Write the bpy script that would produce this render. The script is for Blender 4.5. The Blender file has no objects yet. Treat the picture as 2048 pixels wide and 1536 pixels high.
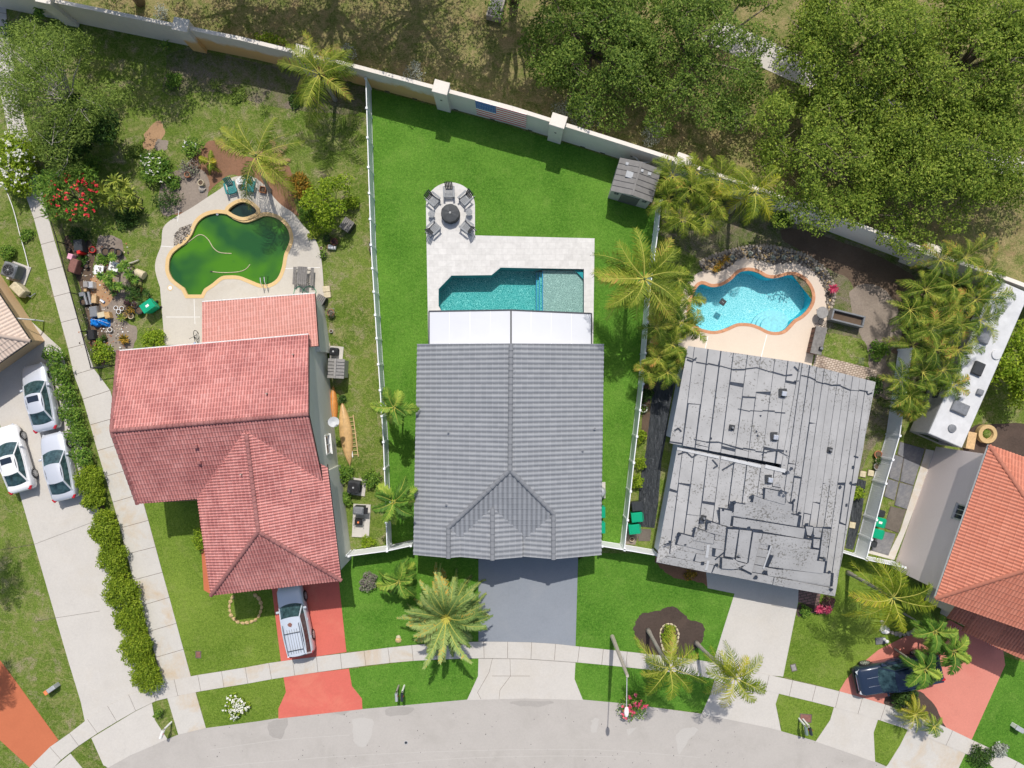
import bpy, bmesh, math, random
import numpy as np
from mathutils import Vector, Matrix
from mathutils.geometry import tessellate_polygon
R = math.radians
random.seed(7)
scn = bpy.context.scene
COL = scn.collection

# ---------------------------------------------------------------- camera, sky, sun
H = 50.0            # camera height above the ground
S = 28.0            # photo pixels per metre on the ground
cam_d = bpy.data.cameras.new('camera')
cam = bpy.data.objects.new('camera', cam_d); COL.objects.link(cam)
cam.location = (0, 0, H); cam.rotation_euler = (0, 0, 0)
cam_d.sensor_width = 36.0
cam_d.lens = 36.0 * (H * S) / 2048.0
cam_d.clip_end = 2000
scn.camera = cam
scn.view_settings.view_transform = 'Standard'
scn.view_settings.look = 'None'
scn.view_settings.exposure = 0.0
scn.view_settings.gamma = 1.0
SUN_EL = 56.0
wd = bpy.data.worlds.new('World'); scn.world = wd; wd.use_nodes = True
nt = wd.node_tree
bg = nt.nodes['Background']
sky = nt.nodes.new('ShaderNodeTexSky'); sky.sky_type = 'NISHITA'; sky.sun_disc = False
sky.sun_elevation = R(SUN_EL); sky.sun_rotation = R(0); sky.dust_density = 2.5; sky.ozone_density = 0.6
nt.links.new(sky.outputs[0], bg.inputs[0]); bg.inputs[1].default_value = 0.125
sd = bpy.data.lights.new('sun', 'SUN'); sd.energy = 3.75; sd.angle = R(0.5); sd.color = (1.0, 0.945, 0.87)
so = bpy.data.objects.new('sun', sd); COL.objects.link(so)
so.rotation_euler = (R(-(90 - SUN_EL)), 0, R(-3)); so.location = (0, 30, 60)

# ---------------------------------------------------------------- measuring helpers
def W(px, py, z=0.0):
    """world point that the photo shows at pixel (px, py) when it is z metres high"""
    k = (1 - z / H) / S
    return Vector(((px - 1024) * k, (768 - py) * k, z))
def WP(pts, z=0.0): return [W(x, y, z) for x, y in pts]
def ZP(o, s, pts): return [(o[0] + x / s, o[1] + y / s) for x, y in pts]
def smooth(pts, n=4, closed=True):
    out = []; N = len(pts)
    rng = range(N) if closed else range(N - 1)
    for i in rng:
        if closed: p0, p1, p2, p3 = pts[i-1], pts[i], pts[(i+1) % N], pts[(i+2) % N]
        else: p0, p1, p2, p3 = pts[max(i-1,0)], pts[i], pts[i+1], pts[min(i+2,N-1)]
        for k in range(n):
            t = k / n
            out.append(tuple(0.5*((2*b)+(-a+c)*t+(2*a-5*b+4*c-d)*t*t+(-a+3*b-3*c+d)*t**3) for a,b,c,d in zip(p0,p1,p2,p3)))
    if not closed: out.append(tuple(pts[-1]))
    return out

# ---------------------------------------------------------------- materials
MATS = {}
def lin(c):
    f = lambda v: v/12.92 if v <= 0.04045 else ((v+0.055)/1.055)**2.4
    return tuple(f(v/255.0) for v in c) + (1.0,)
def L4(c, m=1.0): return (c[0]*m, c[1]*m, c[2]*m, 1.0)
class NT:
    def __init__(s, name):
        s.m = bpy.data.materials.new(name); s.m.use_nodes = True
        s.t = s.m.node_tree; s.n = s.t.nodes; s.b = s.n['Principled BSDF']
        s.out = s.n['Material Output']
        s.tc = s.n.new('ShaderNodeTexCoord')
    def link(s, a, b): s.t.links.new(a, b)
    def noise(s, scale, detail=4, rough=0.6, vec=None, dist=0.0):
        n = s.n.new('ShaderNodeTexNoise'); n.inputs['Scale'].default_value = scale
        n.inputs['Detail'].default_value = detail; n.inputs['Roughness'].default_value = rough
        n.inputs['Distortion'].default_value = dist
        s.link(vec or s.tc.outputs['Object'], n.inputs['Vector']); return n.outputs['Fac']
    def vor(s, scale, feature='F1', out='Distance', vec=None, rand=1.0):
        n = s.n.new('ShaderNodeTexVoronoi'); n.feature = feature; n.inputs['Scale'].default_value = scale
        n.inputs['Randomness'].default_value = rand
        s.link(vec or s.tc.outputs['Object'], n.inputs['Vector']); return n.outputs[out]
    def ramp(s, fac, stops, interp='LINEAR'):
        n = s.n.new('ShaderNodeValToRGB'); n.color_ramp.interpolation = interp
        e = n.color_ramp.elements
        while len(e) < len(stops): e.new(0.5)
        for el, (p, c) in zip(e, stops):
            el.position = p; el.color = c if len(c) == 4 else tuple(c) + (1,)
        s.link(fac, n.inputs[0]); return n.outputs[0]
    def mix(s, fac, a, b, mode='MIX'):
        n = s.n.new('ShaderNodeMix'); n.data_type = 'RGBA'; n.blend_type = mode
        for v, i in ((fac, 0), (a, 6), (b, 7)):
            if isinstance(v, (int, float)): n.inputs[i].default_value = v
            elif isinstance(v, tuple): n.inputs[i].default_value = v if len(v) == 4 else v + (1,)
            else: s.link(v, n.inputs[i])
        return n.outputs[2]
    def math(s, op, a, b=0.0):
        n = s.n.new('ShaderNodeMath'); n.operation = op
        for v, i in ((a, 0), (b, 1)):
            if isinstance(v, (int, float)): n.inputs[i].default_value = v
            else: s.link(v, n.inputs[i])
        return n.outputs[0]
    def attr(s, name):
        n = s.n.new('ShaderNodeAttribute'); n.attribute_name = name; return n.outputs['Fac']
    def mapping(s, vec, scale=(1,1,1), rot=(0,0,0), loc=(0,0,0)):
        n = s.n.new('ShaderNodeMapping'); n.inputs['Scale'].default_value = scale
        n.inputs['Rotation'].default_value = rot; n.inputs['Location'].default_value = loc
        s.link(vec, n.inputs[0]); return n.outputs[0]
    def bump(s, h, strength=0.5, dist=0.02):
        n = s.n.new('ShaderNodeBump'); n.inputs['Strength'].default_value = strength
        n.inputs['Distance'].default_value = dist
        s.link(h, n.inputs['Height']); s.link(n.outputs[0], s.b.inputs['Normal'])
    def fin(s, col=None, rough=0.8, metal=0.0, spec=0.4, coat=0.0):
        if col is not None:
            if isinstance(col, tuple): s.b.inputs['Base Color'].default_value = col
            else: s.link(col, s.b.inputs['Base Color'])
        s.b.inputs['Roughness'].default_value = rough
        s.b.inputs['Metallic'].default_value = metal
        s.b.inputs['Specular IOR Level'].default_value = spec
        s.b.inputs['Coat Weight'].default_value = coat
        return s.m

def plain(name, c, rough=0.7, metal=0.0, spec=0.4, coat=0.0, var=0.18, scale=6.0, bump=0.0):
    """slightly mottled surface of albedo c (linear rgb)"""
    if name in MATS: return MATS[name]
    t = NT(name)
    f = t.noise(scale, 5, 0.65)
    lo = L4(c, 1 - var); hi = L4(c, 1 + var)
    col = t.ramp(f, [(0.3, lo), (0.7, hi)])
    if bump: t.bump(t.noise(scale*6, 3), bump, 0.02)
    MATS[name] = t.fin(col, rough, metal, spec, coat); return MATS[name]

def grass(name, g1, g2, g3, dry, dirt_shade, dry_lo=0.55, dry_hi=0.75, dirt_lo=0.68, dirt_hi=0.8, sc=1.0, grain=1.0):
    t = NT(name)
    big = t.noise(0.22*sc, 4, 0.6)
    mid = t.noise(1.3*sc, 6, 0.7, dist=0.6)
    fine = t.noise(5.5, 5, 0.85)
    tiny = t.noise(13.0, 4, 0.9)
    c = t.ramp(fine, [(0.36, L4(g1)), (0.5, L4(g2)), (0.64, L4(g3))])
    c = t.mix(t.ramp(big, [(0.35, (0,0,0)), (0.65, (1,1,1))]), t.mix(1.0, c, (0.80,0.84,0.8,1), 'MULTIPLY'), t.mix(0.45, c, L4(g3)))
    pt = t.noise(0.9*sc, 5, 0.7, vec=t.mapping(t.tc.outputs['Object'], loc=(5, 41, 0)))
    c = t.mix(t.ramp(pt, [(0.52, (0,0,0)), (0.70, (0.7,)*3)]), c, t.mix(0.5, c, L4(dry)))
    f2 = t.math('ADD', t.math('MULTIPLY', mid, 0.6), t.math('MULTIPLY', fine, 0.4))
    c = t.mix(t.ramp(f2, [(dry_lo, (0,0,0)), (dry_hi, (1,1,1))]), c, L4(dry))
    mid2 = t.noise(0.8*sc, 7, 0.75, vec=t.mapping(t.tc.outputs['Object'], loc=(31, 17, 0)), dist=0.4)
    f3 = t.math('ADD', t.math('MULTIPLY', mid2, 0.75), t.math('MULTIPLY', tiny, 0.25))
    c = t.mix(t.ramp(f3, [(dirt_lo, (0,0,0)), (dirt_hi, (1,1,1))]), c, L4(dirt_shade))
    k = t.ramp(tiny, [(0.38, (1-0.50*grain,)*3), (0.62, (1.0+0.12*grain,)*3)])
    c = t.mix(1.0, c, k, 'MULTIPLY')
    t.bump(t.math('ADD', tiny, fine), 0.9, 0.05)
    MATS[name] = t.fin(c, 0.95, 0, 0.1); return MATS[name]

def concrete(name, c, stain=None, stain_amt=0.5, var=0.12, joint=0.0):
    t = NT(name)
    a = t.noise(0.5, 6, 0.65); b = t.noise(7, 5, 0.7); s3 = t.noise(60, 2, 0.5)
    col = t.ramp(a, [(0.3, L4(c, 1-var)), (0.7, L4(c, 1+var*0.7))])
    col = t.mix(0.5, col, t.ramp(b, [(0.3, L4(c, 1-var)), (0.7, L4(c, 1+var))]))
    if stain:
        st = t.noise(0.35, 6, 0.7, vec=t.mapping(t.tc.outputs['Object'], loc=(9, 3, 0)), dist=0.5)
        col = t.mix(t.math('MULTIPLY', t.ramp(st, [(0.5, (0,0,0)), (0.72, (1,1,1))]), stain_amt), col, L4(stain))
    col = t.mix(0.25, col, t.ramp(s3, [(0.35, L4(c, 0.7)), (0.65, L4(c, 1.15))]))
    wr = t.noise(1.1, 7, 0.8, vec=t.mapping(t.tc.outputs['Object'], loc=(2, 7, 0)), dist=1.0)
    col = t.mix(t.math('MULTIPLY', t.ramp(wr, [(0.54, (0,0,0)), (0.66, (1,1,1))]), min(0.5, var*2.2)), col, L4(c, 0.78))
    t.bump(s3, 0.25, 0.01)
    MATS[name] = t.fin(col, 0.9, 0, 0.2); return MATS[name]

def roof_tile(name, c1, c2, c3, streak, amt=0.5, patch=None, trough=0.5):
    t = NT(name)
    uv = t.tc.outputs['UV']
    wn = t.n.new('ShaderNodeTexWhiteNoise'); wn.noise_dimensions = '2D'
    fl = t.n.new('ShaderNodeVectorMath'); fl.operation = 'FLOOR'; t.link(uv, fl.inputs[0]); t.link(fl.outputs[0], wn.inputs['Vector'])
    per = t.mix(0.45, L4(c2), t.ramp(wn.outputs[0], [(0.0, L4(c1)), (0.5, L4(c2)), (1.0, L4(c3))]))
    st = t.noise(0.55, 6, 0.7, dist=0.3); st2 = t.noise(6, 4, 0.75)
    f = t.math('ADD', t.math('MULTIPLY', st, 0.6), t.math('MULTIPLY', st2, 0.4))
    col = t.mix(t.math('MULTIPLY', t.ramp(f, [(0.42, (0,0,0)), (0.62, (1,1,1))]), amt), per, L4(streak))
    if patch:
        bt = t.vor(0.13, 'F1', 'Distance')
        col = t.mix(t.math('MULTIPLY', t.ramp(bt, [(0.07, (1,1,1)), (0.11, (0,0,0))]), 0.6), col, L4(patch))
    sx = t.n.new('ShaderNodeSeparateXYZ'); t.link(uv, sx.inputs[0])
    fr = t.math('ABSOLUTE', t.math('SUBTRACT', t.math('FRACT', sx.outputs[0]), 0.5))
    dirt_shade = t.math('MULTIPLY', t.ramp(fr, [(0.17, (0,0,0)), (0.40, (1,1,1))]), trough)  # valley shade between the barrels, put into the tile colour
    col = t.mix(dirt_shade, col, t.mix(1.0, col, (0.35,0.35,0.37,1), 'MULTIPLY'))
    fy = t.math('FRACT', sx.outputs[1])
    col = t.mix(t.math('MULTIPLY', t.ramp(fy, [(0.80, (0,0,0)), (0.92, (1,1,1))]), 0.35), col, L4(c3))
    t.bump(st2, 0.3, 0.01)
    MATS[name] = t.fin(col, 0.8, 0, 0.25); return MATS[name]

def foliage(name, c1, c2, c3, trans=0.35, dead=None, dead_amt=0.06):
    t = NT(name)
    r = t.attr('rnd')
    big = t.noise(0.6, 3, 0.6)
    f = t.math('ADD', t.math('MULTIPLY', r, 0.6), t.math('MULTIPLY', big, 0.4))
    stops = [(0.2, L4(c1)), (0.5, L4(c2)), (0.8, L4(c3))]
    col = t.ramp(f, stops)
    if dead:
        col = t.mix(t.ramp(r, [(1-dead_amt, (0,0,0)), (min(0.999,1-dead_amt+0.01), (1,1,1))]), col, L4(dead))
    t.fin(col, 0.6, 0, 0.2)
    tr = t.n.new('ShaderNodeBsdfTranslucent'); t.link(t.mix(0.5, col, t.mix(1.0, col, (1.0, 1.0, 0.3, 1), 'MULTIPLY')), tr.inputs[0])
    mx = t.n.new('ShaderNodeMixShader'); mx.inputs[0].default_value = trans
    t.link(t.b.outputs[0], mx.inputs[1]); t.link(tr.outputs[0], mx.inputs[2]); t.link(mx.outputs[0], t.out.inputs[0])
    MATS[name] = t.m; return t.m

def water(name, tint, gloss=0.08, bump=0.35, scale=5.0):
    t = NT(name); t.n.remove(t.b)
    tr = t.n.new('ShaderNodeBsdfTransparent'); tr.inputs[0].default_value = tint
    gl = t.n.new('ShaderNodeBsdfGlossy'); gl.inputs['Roughness'].default_value = gloss
    bp = t.n.new('ShaderNodeBump'); bp.inputs['Strength'].default_value = bump; bp.inputs['Distance'].default_value = 0.05
    t.link(t.noise(scale, 3, 0.5), bp.inputs['Height']); t.link(bp.outputs[0], gl.inputs['Normal'])
    fr = t.n.new('ShaderNodeFresnel'); fr.inputs[0].default_value = 1.33; t.link(bp.outputs[0], fr.inputs['Normal'])
    mx = t.n.new('ShaderNodeMixShader'); t.link(fr.outputs[0], mx.inputs[0])
    t.link(tr.outputs[0], mx.inputs[1]); t.link(gl.outputs[0], mx.inputs[2]); t.link(mx.outputs[0], t.out.inputs[0])
    MATS[name] = t.m; return t.m

def pebble_caustics(name, dark, mid, light, scale=9.0):
    t = NT(name)
    w = t.noise(2.2, 3, 0.6)
    v = t.n.new('ShaderNodeTexVoronoi'); v.feature = 'DISTANCE_TO_EDGE'; v.inputs['Scale'].default_value = scale
    vm = t.n.new('ShaderNodeVectorMath'); vm.operation = 'ADD'
    nn = t.n.new('ShaderNodeTexNoise'); nn.inputs['Scale'].default_value = 3.0
    t.link(t.tc.outputs['Object'], nn.inputs['Vector'])
    sc = t.n.new('ShaderNodeVectorMath'); sc.operation = 'SCALE'; sc.inputs['Scale'].default_value = 0.25
    t.link(nn.outputs['Color'], sc.inputs[0]); t.link(t.tc.outputs['Object'], vm.inputs[0]); t.link(sc.outputs[0], vm.inputs[1])
    t.link(vm.outputs[0], v.inputs['Vector'])
    c = t.ramp(v.outputs['Distance'], [(0.0, L4(light)), (0.07, L4(mid)), (0.25, L4(dark))])  # light web of water caustics painted into the pebble floor colour
    c = t.mix(t.ramp(w, [(0.35, (0,0,0)), (0.7, (1,1,1))]), c, t.mix(0.5, c, L4(mid)))
    MATS[name] = t.fin(c, 0.8, 0, 0.2); return MATS[name]

def pavers(name, c1, c2, mortar, bw, bh, rot=0.0, msize=0.012, var=None, offset=0.5):
    t = NT(name)
    b = t.n.new('ShaderNodeTexBrick')
    t.link(t.mapping(t.tc.outputs['Object'], rot=(0, 0, rot)), b.inputs['Vector'])
    b.inputs['Color1'].default_value = L4(c1); b.inputs['Color2'].default_value = L4(c2); b.inputs['Mortar'].default_value = L4(mortar)
    b.inputs['Scale'].default_value = 1.0; b.inputs['Mortar Size'].default_value = msize
    b.inputs['Brick Width'].default_value = bw; b.inputs['Row Height'].default_value = bh; b.offset = offset
    col = t.mix(0.5, b.outputs['Color'], t.mix(1.0, b.outputs['Color'], t.ramp(t.noise(2.5, 5, 0.7), [(0.3, (0.75,)*3), (0.7, (1.15,)*3)]), 'MULTIPLY'))
    if var:
        col = t.mix(t.ramp(t.noise(0.8, 5, 0.7), [(0.5, (0,0,0)), (0.65, (0.8,)*3)]), col, L4(var))
    t.bump(b.outputs['Fac'], -0.4, 0.01)
    MATS[name] = t.fin(col, 0.85, 0, 0.2); return MATS[name]

# ---------------------------------------------------------------- mesh builder
class MB:
    def __init__(s): s.v = []; s.f = []; s.m = []; s.mats = []; s.cur = 0; s.sm = []; s.smooth = False
    def mat(s, m):
        if m not in s.mats: s.mats.append(m)
        s.cur = s.mats.index(m); return s
    def add(s, vs, fs):
        o = len(s.v); s.v.extend(tuple(v) for v in vs)
        for f in fs: s.f.append(tuple(i + o for i in f)); s.m.append(s.cur); s.sm.append(s.smooth)
        return s
    def poly(s, pts): return s.add(pts, [tuple(range(len(pts)))])
    def box(s, c, d, rz=0.0, bevel=0.0, M=None):
        x, y, z = d[0]/2, d[1]/2, d[2]/2
        if bevel > 0:
            b = min(bevel, x*0.9, y*0.9, z*0.9)
            prof = []
            for zz, ins in ((-z, b), (-z+b, 0), (z-b, 0), (z, b)):
                xx, yy = x-ins, y-ins; cc = b*0.6
                prof.append([(-xx+cc,-yy,zz),(xx-cc,-yy,zz),(xx,-yy+cc,zz),(xx,yy-cc,zz),(xx-cc,yy,zz),(-xx+cc,yy,zz),(-xx,yy-cc,zz),(-xx,-yy+cc,zz)])
            vs = [p for r in prof for p in r]; fs = [tuple(range(7,-1,-1)), tuple(range(24,32))]
            for k in range(3):
                for i in range(8): fs.append((k*8+i, k*8+(i+1)%8, k*8+8+(i+1)%8, k*8+8+i))
        else:
            vs = [(-x,-y,-z),(x,-y,-z),(x,y,-z),(-x,y,-z),(-x,-y,z),(x,-y,z),(x,y,z),(-x,y,z)]
            fs = [(3,2,1,0),(4,5,6,7),(0,1,5,4),(1,2,6,5),(2,3,7,6),(3,0,4,7)]
        T = M if M is not None else Matrix.Translation(c) @ Matrix.Rotation(rz, 4, 'Z')
        if M is not None: T = M @ Matrix.Translation(c) @ Matrix.Rotation(rz, 4, 'Z')
        return s.add([T @ Vector(v) for v in vs], fs)
    def bar(s, a, b, w, h, up=(0,0,1)):
        a = Vector(a); b = Vector(b); d = (b-a); L = d.length
        if L < 1e-6: return s
        d /= L; u = Vector(up)
        if abs(d.dot(u)) > 0.98: u = Vector((0,1,0))
        sx = d.cross(u).normalized(); sz = sx.cross(d)
        vs = []
        for p in (a, b):
            for i, j in ((-1,-1),(1,-1),(1,1),(-1,1)): vs.append(p + sx*(i*w/2) + sz*(j*h/2))
        return s.add(vs, [(0,3,2,1),(4,5,6,7),(0,1,5,4),(1,2,6,5),(2,3,7,6),(3,0,4,7)])
    def tube(s, pts, r, n=8, cap=True):
        pts = [Vector(p) for p in pts]
        rs = r if isinstance(r, (list, tuple)) else [r]*len(pts)
        vs = []; fs = []; N = len(pts); px = None
        for i, p in enumerate(pts):
            d = (pts[min(i+1,N-1)] - pts[max(i-1,0)]).normalized()
            u = Vector((0,0,1)) if abs(d.z) < 0.9 else Vector((1,0,0))
            a = d.cross(u).normalized()
            if px is not None:
                a = (px - d*px.dot(d)); a = a.normalized() if a.length > 1e-4 else d.cross(u).normalized()
            px = a; b = d.cross(a)
            for k in range(n):
                t = 2*math.pi*k/n; vs.append(p + (a*math.cos(t) + b*math.sin(t))*rs[i])
        for i in range(N-1):
            for k in range(n): fs.append((i*n+k, i*n+(k+1)%n, (i+1)*n+(k+1)%n, (i+1)*n+k))
        if cap: fs.append(tuple(range(n-1,-1,-1))); fs.append(tuple((N-1)*n+k for k in range(n)))
        return s.add(vs, fs)
    def lathe(s, c, prof, n=20, sx=1.0, sy=1.0, rz=0.0, cap=True):
        c = Vector(c); vs = []; fs = []
        for r, z in prof:
            for k in range(n):
                t = 2*math.pi*k/n; x = math.cos(t)*r*sx; y = math.sin(t)*r*sy
                vs.append(c + Vector((x*math.cos(rz)-y*math.sin(rz), x*math.sin(rz)+y*math.cos(rz), z)))
        for i in range(len(prof)-1):
            for k in range(n): fs.append((i*n+k, i*n+(k+1)%n, (i+1)*n+(k+1)%n, (i+1)*n+k))
        if cap:
            fs.append(tuple(range(n-1,-1,-1))); fs.append(tuple((len(prof)-1)*n+k for k in range(n)))
        return s.add(vs, fs)
    def prism(s, pts, z0, z1, top=True, bot=False):
        """pts: xy polygon (any orientation, may be concave)"""
        pts = [Vector((p[0], p[1])) for p in pts]
        ar = sum(pts[i].x*pts[(i+1)%len(pts)].y - pts[(i+1)%len(pts)].x*pts[i].y for i in range(len(pts)))
        if ar < 0: pts.reverse()
        n = len(pts); vs = [(p.x,p.y,z0) for p in pts] + [(p.x,p.y,z1) for p in pts]
        fs = [(i,(i+1)%n,n+(i+1)%n,n+i) for i in range(n)]
        if top or bot:
            tri = tessellate_polygon([[Vector((p.x,p.y,0)) for p in pts]])
            for t in tri:
                a, b, c = (pts[i] for i in t)
                if (b-a).cross(c-a) < 0: t = (t[0],t[2],t[1])
                if top: fs.append(tuple(n+i for i in t))
                if bot: fs.append((t[0],t[2],t[1]))
        return s.add(vs, fs)
    def sheet(s, outer, z, holes=()):
        loops = [[Vector((p[0],p[1],0)) for p in outer]] + [[Vector((p[0],p[1],0)) for p in h] for h in holes]
        flat = [p for l in loops for p in l]; fs = []
        for t in tessellate_polygon(loops):
            a, b, c = (flat[i] for i in t)
            if ((b-a).cross(c-a)).z < 0: t = (t[0],t[2],t[1])
            fs.append(tuple(t))
        return s.add([(p.x,p.y,z) for p in flat], fs)
    def ball(s, c, r, seed=None, n=8, m=6, jit=0.0, rz=0.0):
        rr = r if isinstance(r, (tuple, list)) else (r,r,r); rng = random.Random(seed)
        vs = []; fs = []; c = Vector(c)
        for j in range(1, m):
            ph = math.pi*j/m
            for k in range(n):
                t = 2*math.pi*k/n; q = 1 + rng.uniform(-jit, jit)
                x = math.sin(ph)*math.cos(t)*rr[0]*q; y = math.sin(ph)*math.sin(t)*rr[1]*q
                vs.append(c + Vector((x*math.cos(rz)-y*math.sin(rz), x*math.sin(rz)+y*math.cos(rz), math.cos(ph)*rr[2]*q)))
        vs.append(c+Vector((0,0,rr[2]))); vs.append(c-Vector((0,0,rr[2]))); T = len(vs)-2
        for j in range(m-2):
            for k in range(n): fs.append((j*n+k, (j+1)*n+k, (j+1)*n+(k+1)%n, j*n+(k+1)%n))
        for k in range(n): fs.append((T, k, (k+1)%n)); fs.append((T+1, (m-2)*n+(k+1)%n, (m-2)*n+k))
        return s.add(vs, fs)
    def build(s, name, parent=None, root=None, M=None):
        me = bpy.data.meshes.new(name)
        off = Vector((0,0,0))
        if root is not None: off = root.location
        vs = s.v
        if M is not None: vs = [tuple(M @ Vector(v)) for v in vs]
        if off.length > 0: vs = [(v[0]-off.x, v[1]-off.y, v[2]-off.z) for v in vs]
        me.from_pydata(vs, [], s.f)
        for m in s.mats: me.materials.append(m)
        me.polygons.foreach_set('material_index', s.m)
        me.polygons.foreach_set('use_smooth', s.sm)
        me.update()
        o = bpy.data.objects.new(name, me); COL.objects.link(o)
        if parent is not None: o.parent = parent
        return o

def tag(o, label, cat, group=None):
    o['label'] = label; o['category'] = cat
    if group: o['group'] = group
    return o
def structure(o): o['kind'] = 'structure'; return o
def thing(name, label, cat, loc=(0,0,0), rz=0.0, group=None):
    o = bpy.data.objects.new(name, None); COL.objects.link(o); o.empty_display_size = 0.3
    o.location = loc; o.rotation_euler = (0,0,rz); return tag(o, label, cat, group)
def copy_tree(o, parent=None):
    c = o.copy(); COL.objects.link(c)
    if parent: c.parent = parent
    for ch in [x for x in ALLCH.get(o.name, [])]: ALLCH.setdefault(c.name, []).append(copy_tree(ch, c))
    return c
ALLCH = {}
def index_children():
    ALLCH.clear()
    for o in COL.objects:
        if o.parent: ALLCH.setdefault(o.parent.name, []).append(o)
def dup(src, loc, rz, label, group=None):
    index_children()
    c = copy_tree(src); c.location = loc; c.rotation_euler = (0,0,rz); c['label'] = label
    if group: c['group'] = group; src['group'] = group
    return c

# ---------------------------------------------------------------- tiled roofs
def tiled_roof(name, planes, mat, parent, root, pitch, amp, course, rise=0.03, samples=5):
    """planes: list of (convex 3d polygon, downslope xy direction, origin point shared by one slope)"""
    bm = bmesh.new(); uvl = bm.loops.layers.uv.new('UVMap')
    for poly, down, origin in planes:
        poly = [Vector(p) for p in poly]; org = Vector(origin)
        n = Vector((0,0,0))
        for i in range(len(poly)):
            a, b = poly[i], poly[(i+1)%len(poly)]
            n += Vector(((a.y-b.y)*(a.z+b.z), (a.z-b.z)*(a.x+b.x), (a.x-b.x)*(a.y+b.y)))
        n.normalize()
        if n.z < 0: n = -n
        d = Vector((down[0], down[1], 0)).normalized()
        v = (d - n*d.dot(n)).normalized(); u = v.cross(n).normalized()
        loc = [((p-org).dot(u), (p-org).dot(v)) for p in poly]
        u0 = min(p[0] for p in loc); u1 = max(p[0] for p in loc); v0 = min(p[1] for p in loc); v1 = max(p[1] for p in loc)
        i0 = math.floor(u0/pitch); i1 = math.ceil(u1/pitch); j0 = math.floor(v0/course); j1 = math.ceil(v1/course)
        b2 = bmesh.new(); us = []
        for i in range(i0, i1+1):
            for k in range(samples):
                t = k/samples; us.append(((i+t)*pitch, amp*(0.5+0.5*math.cos(2*math.pi*t))**0.7))
        rows = []
        for j in range(j0, j1+1):
            for vv, hh in ((j*course, 0.0), ((j+1)*course-1e-4, rise)):
                rows.append([b2.verts.new((uu, vv, h+hh)) for uu, h in us])
        for a, b in zip(rows[:-1], rows[1:]):
            for k in range(len(us)-1): b2.faces.new((a[k], a[k+1], b[k+1], b[k]))
        ar = sum(loc[i][0]*loc[(i+1)%len(loc)][1]-loc[(i+1)%len(loc)][0]*loc[i][1] for i in range(len(loc)))
        for i in range(len(loc)):
            a = loc[i]; b = loc[(i+1)%len(loc)]
            e = Vector((b[0]-a[0], b[1]-a[1], 0))
            if e.length < 1e-5: continue
            nn = Vector((e.y, -e.x, 0)).normalized() * (1 if ar > 0 else -1)
            bmesh.ops.bisect_plane(b2, geom=b2.verts[:]+b2.edges[:]+b2.faces[:], plane_co=(a[0],a[1],0), plane_no=nn, clear_outer=True, dist=1e-5)
        vm = {}
        for x in b2.verts: vm[x] = bm.verts.new(org + u*x.co.x + v*x.co.y + n*(x.co.z+0.01))
        for f in b2.faces:
            try: nf = bm.faces.new([vm[x] for x in f.verts])
            except ValueError: continue
            c = f.calc_center_median()
            for lp, x in zip(nf.loops, f.verts):
                # one tile per floor(uv)
                lp[uvl].uv = (x.co.x/pitch+0.5, math.floor(c.y/course)+min(0.999, max(0.001, x.co.y/course-math.floor(c.y/course))))
        b2.free()
        # deck below the tiles
        vs = [bm.verts.new(p - n*0.06) for p in poly]; bm.faces.new(vs)
        top = [bm.verts.new(p + n*0.012) for p in poly]
        for i in range(len(poly)):
            k = (i+1)%len(poly)
            try: bm.faces.new((vs[i], vs[k], top[k], top[i]))
            except ValueError: pass
    me = bpy.data.meshes.new(name); bm.to_mesh(me); bm.free(); me.materials.append(mat)
    if root is not None: me.transform(Matrix.Translation(-root.location))
    o = bpy.data.objects.new(name, me); COL.objects.link(o); o.parent = parent; return o

def ridge_caps(name, segs, mat, parent, root, r=0.13, step=0.38):
    for a, b in segs:
        mb = MB().mat(mat)
        a = Vector(a); b = Vector(b); d = b-a; L = d.length; d.normalize(); n = max(1, round(L/step))
        side = d.cross(Vector((0,0,1))).normalized(); up = side.cross(d).normalized()
        for i in range(n):
            p = a + d*(L*i/n); q = a + d*(L*(i+1)/n + 0.03)
            vs = []
            for pt, rr, lift in ((p, r*0.92, 0.0), (q, r*1.05, 0.03)):
                for k in range(7):
                    t = math.pi*k/6; vs.append(pt + side*(math.cos(t)*rr) + up*(math.sin(t)*rr*0.8+lift))
            fs = [(k, k+1, 8+k, 7+k) for k in range(6)] + [tuple(range(6,-1,-1)), tuple(range(7,14))]
            mb.add(vs, fs)
        mb.build(name, parent, root)
    return None

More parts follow.
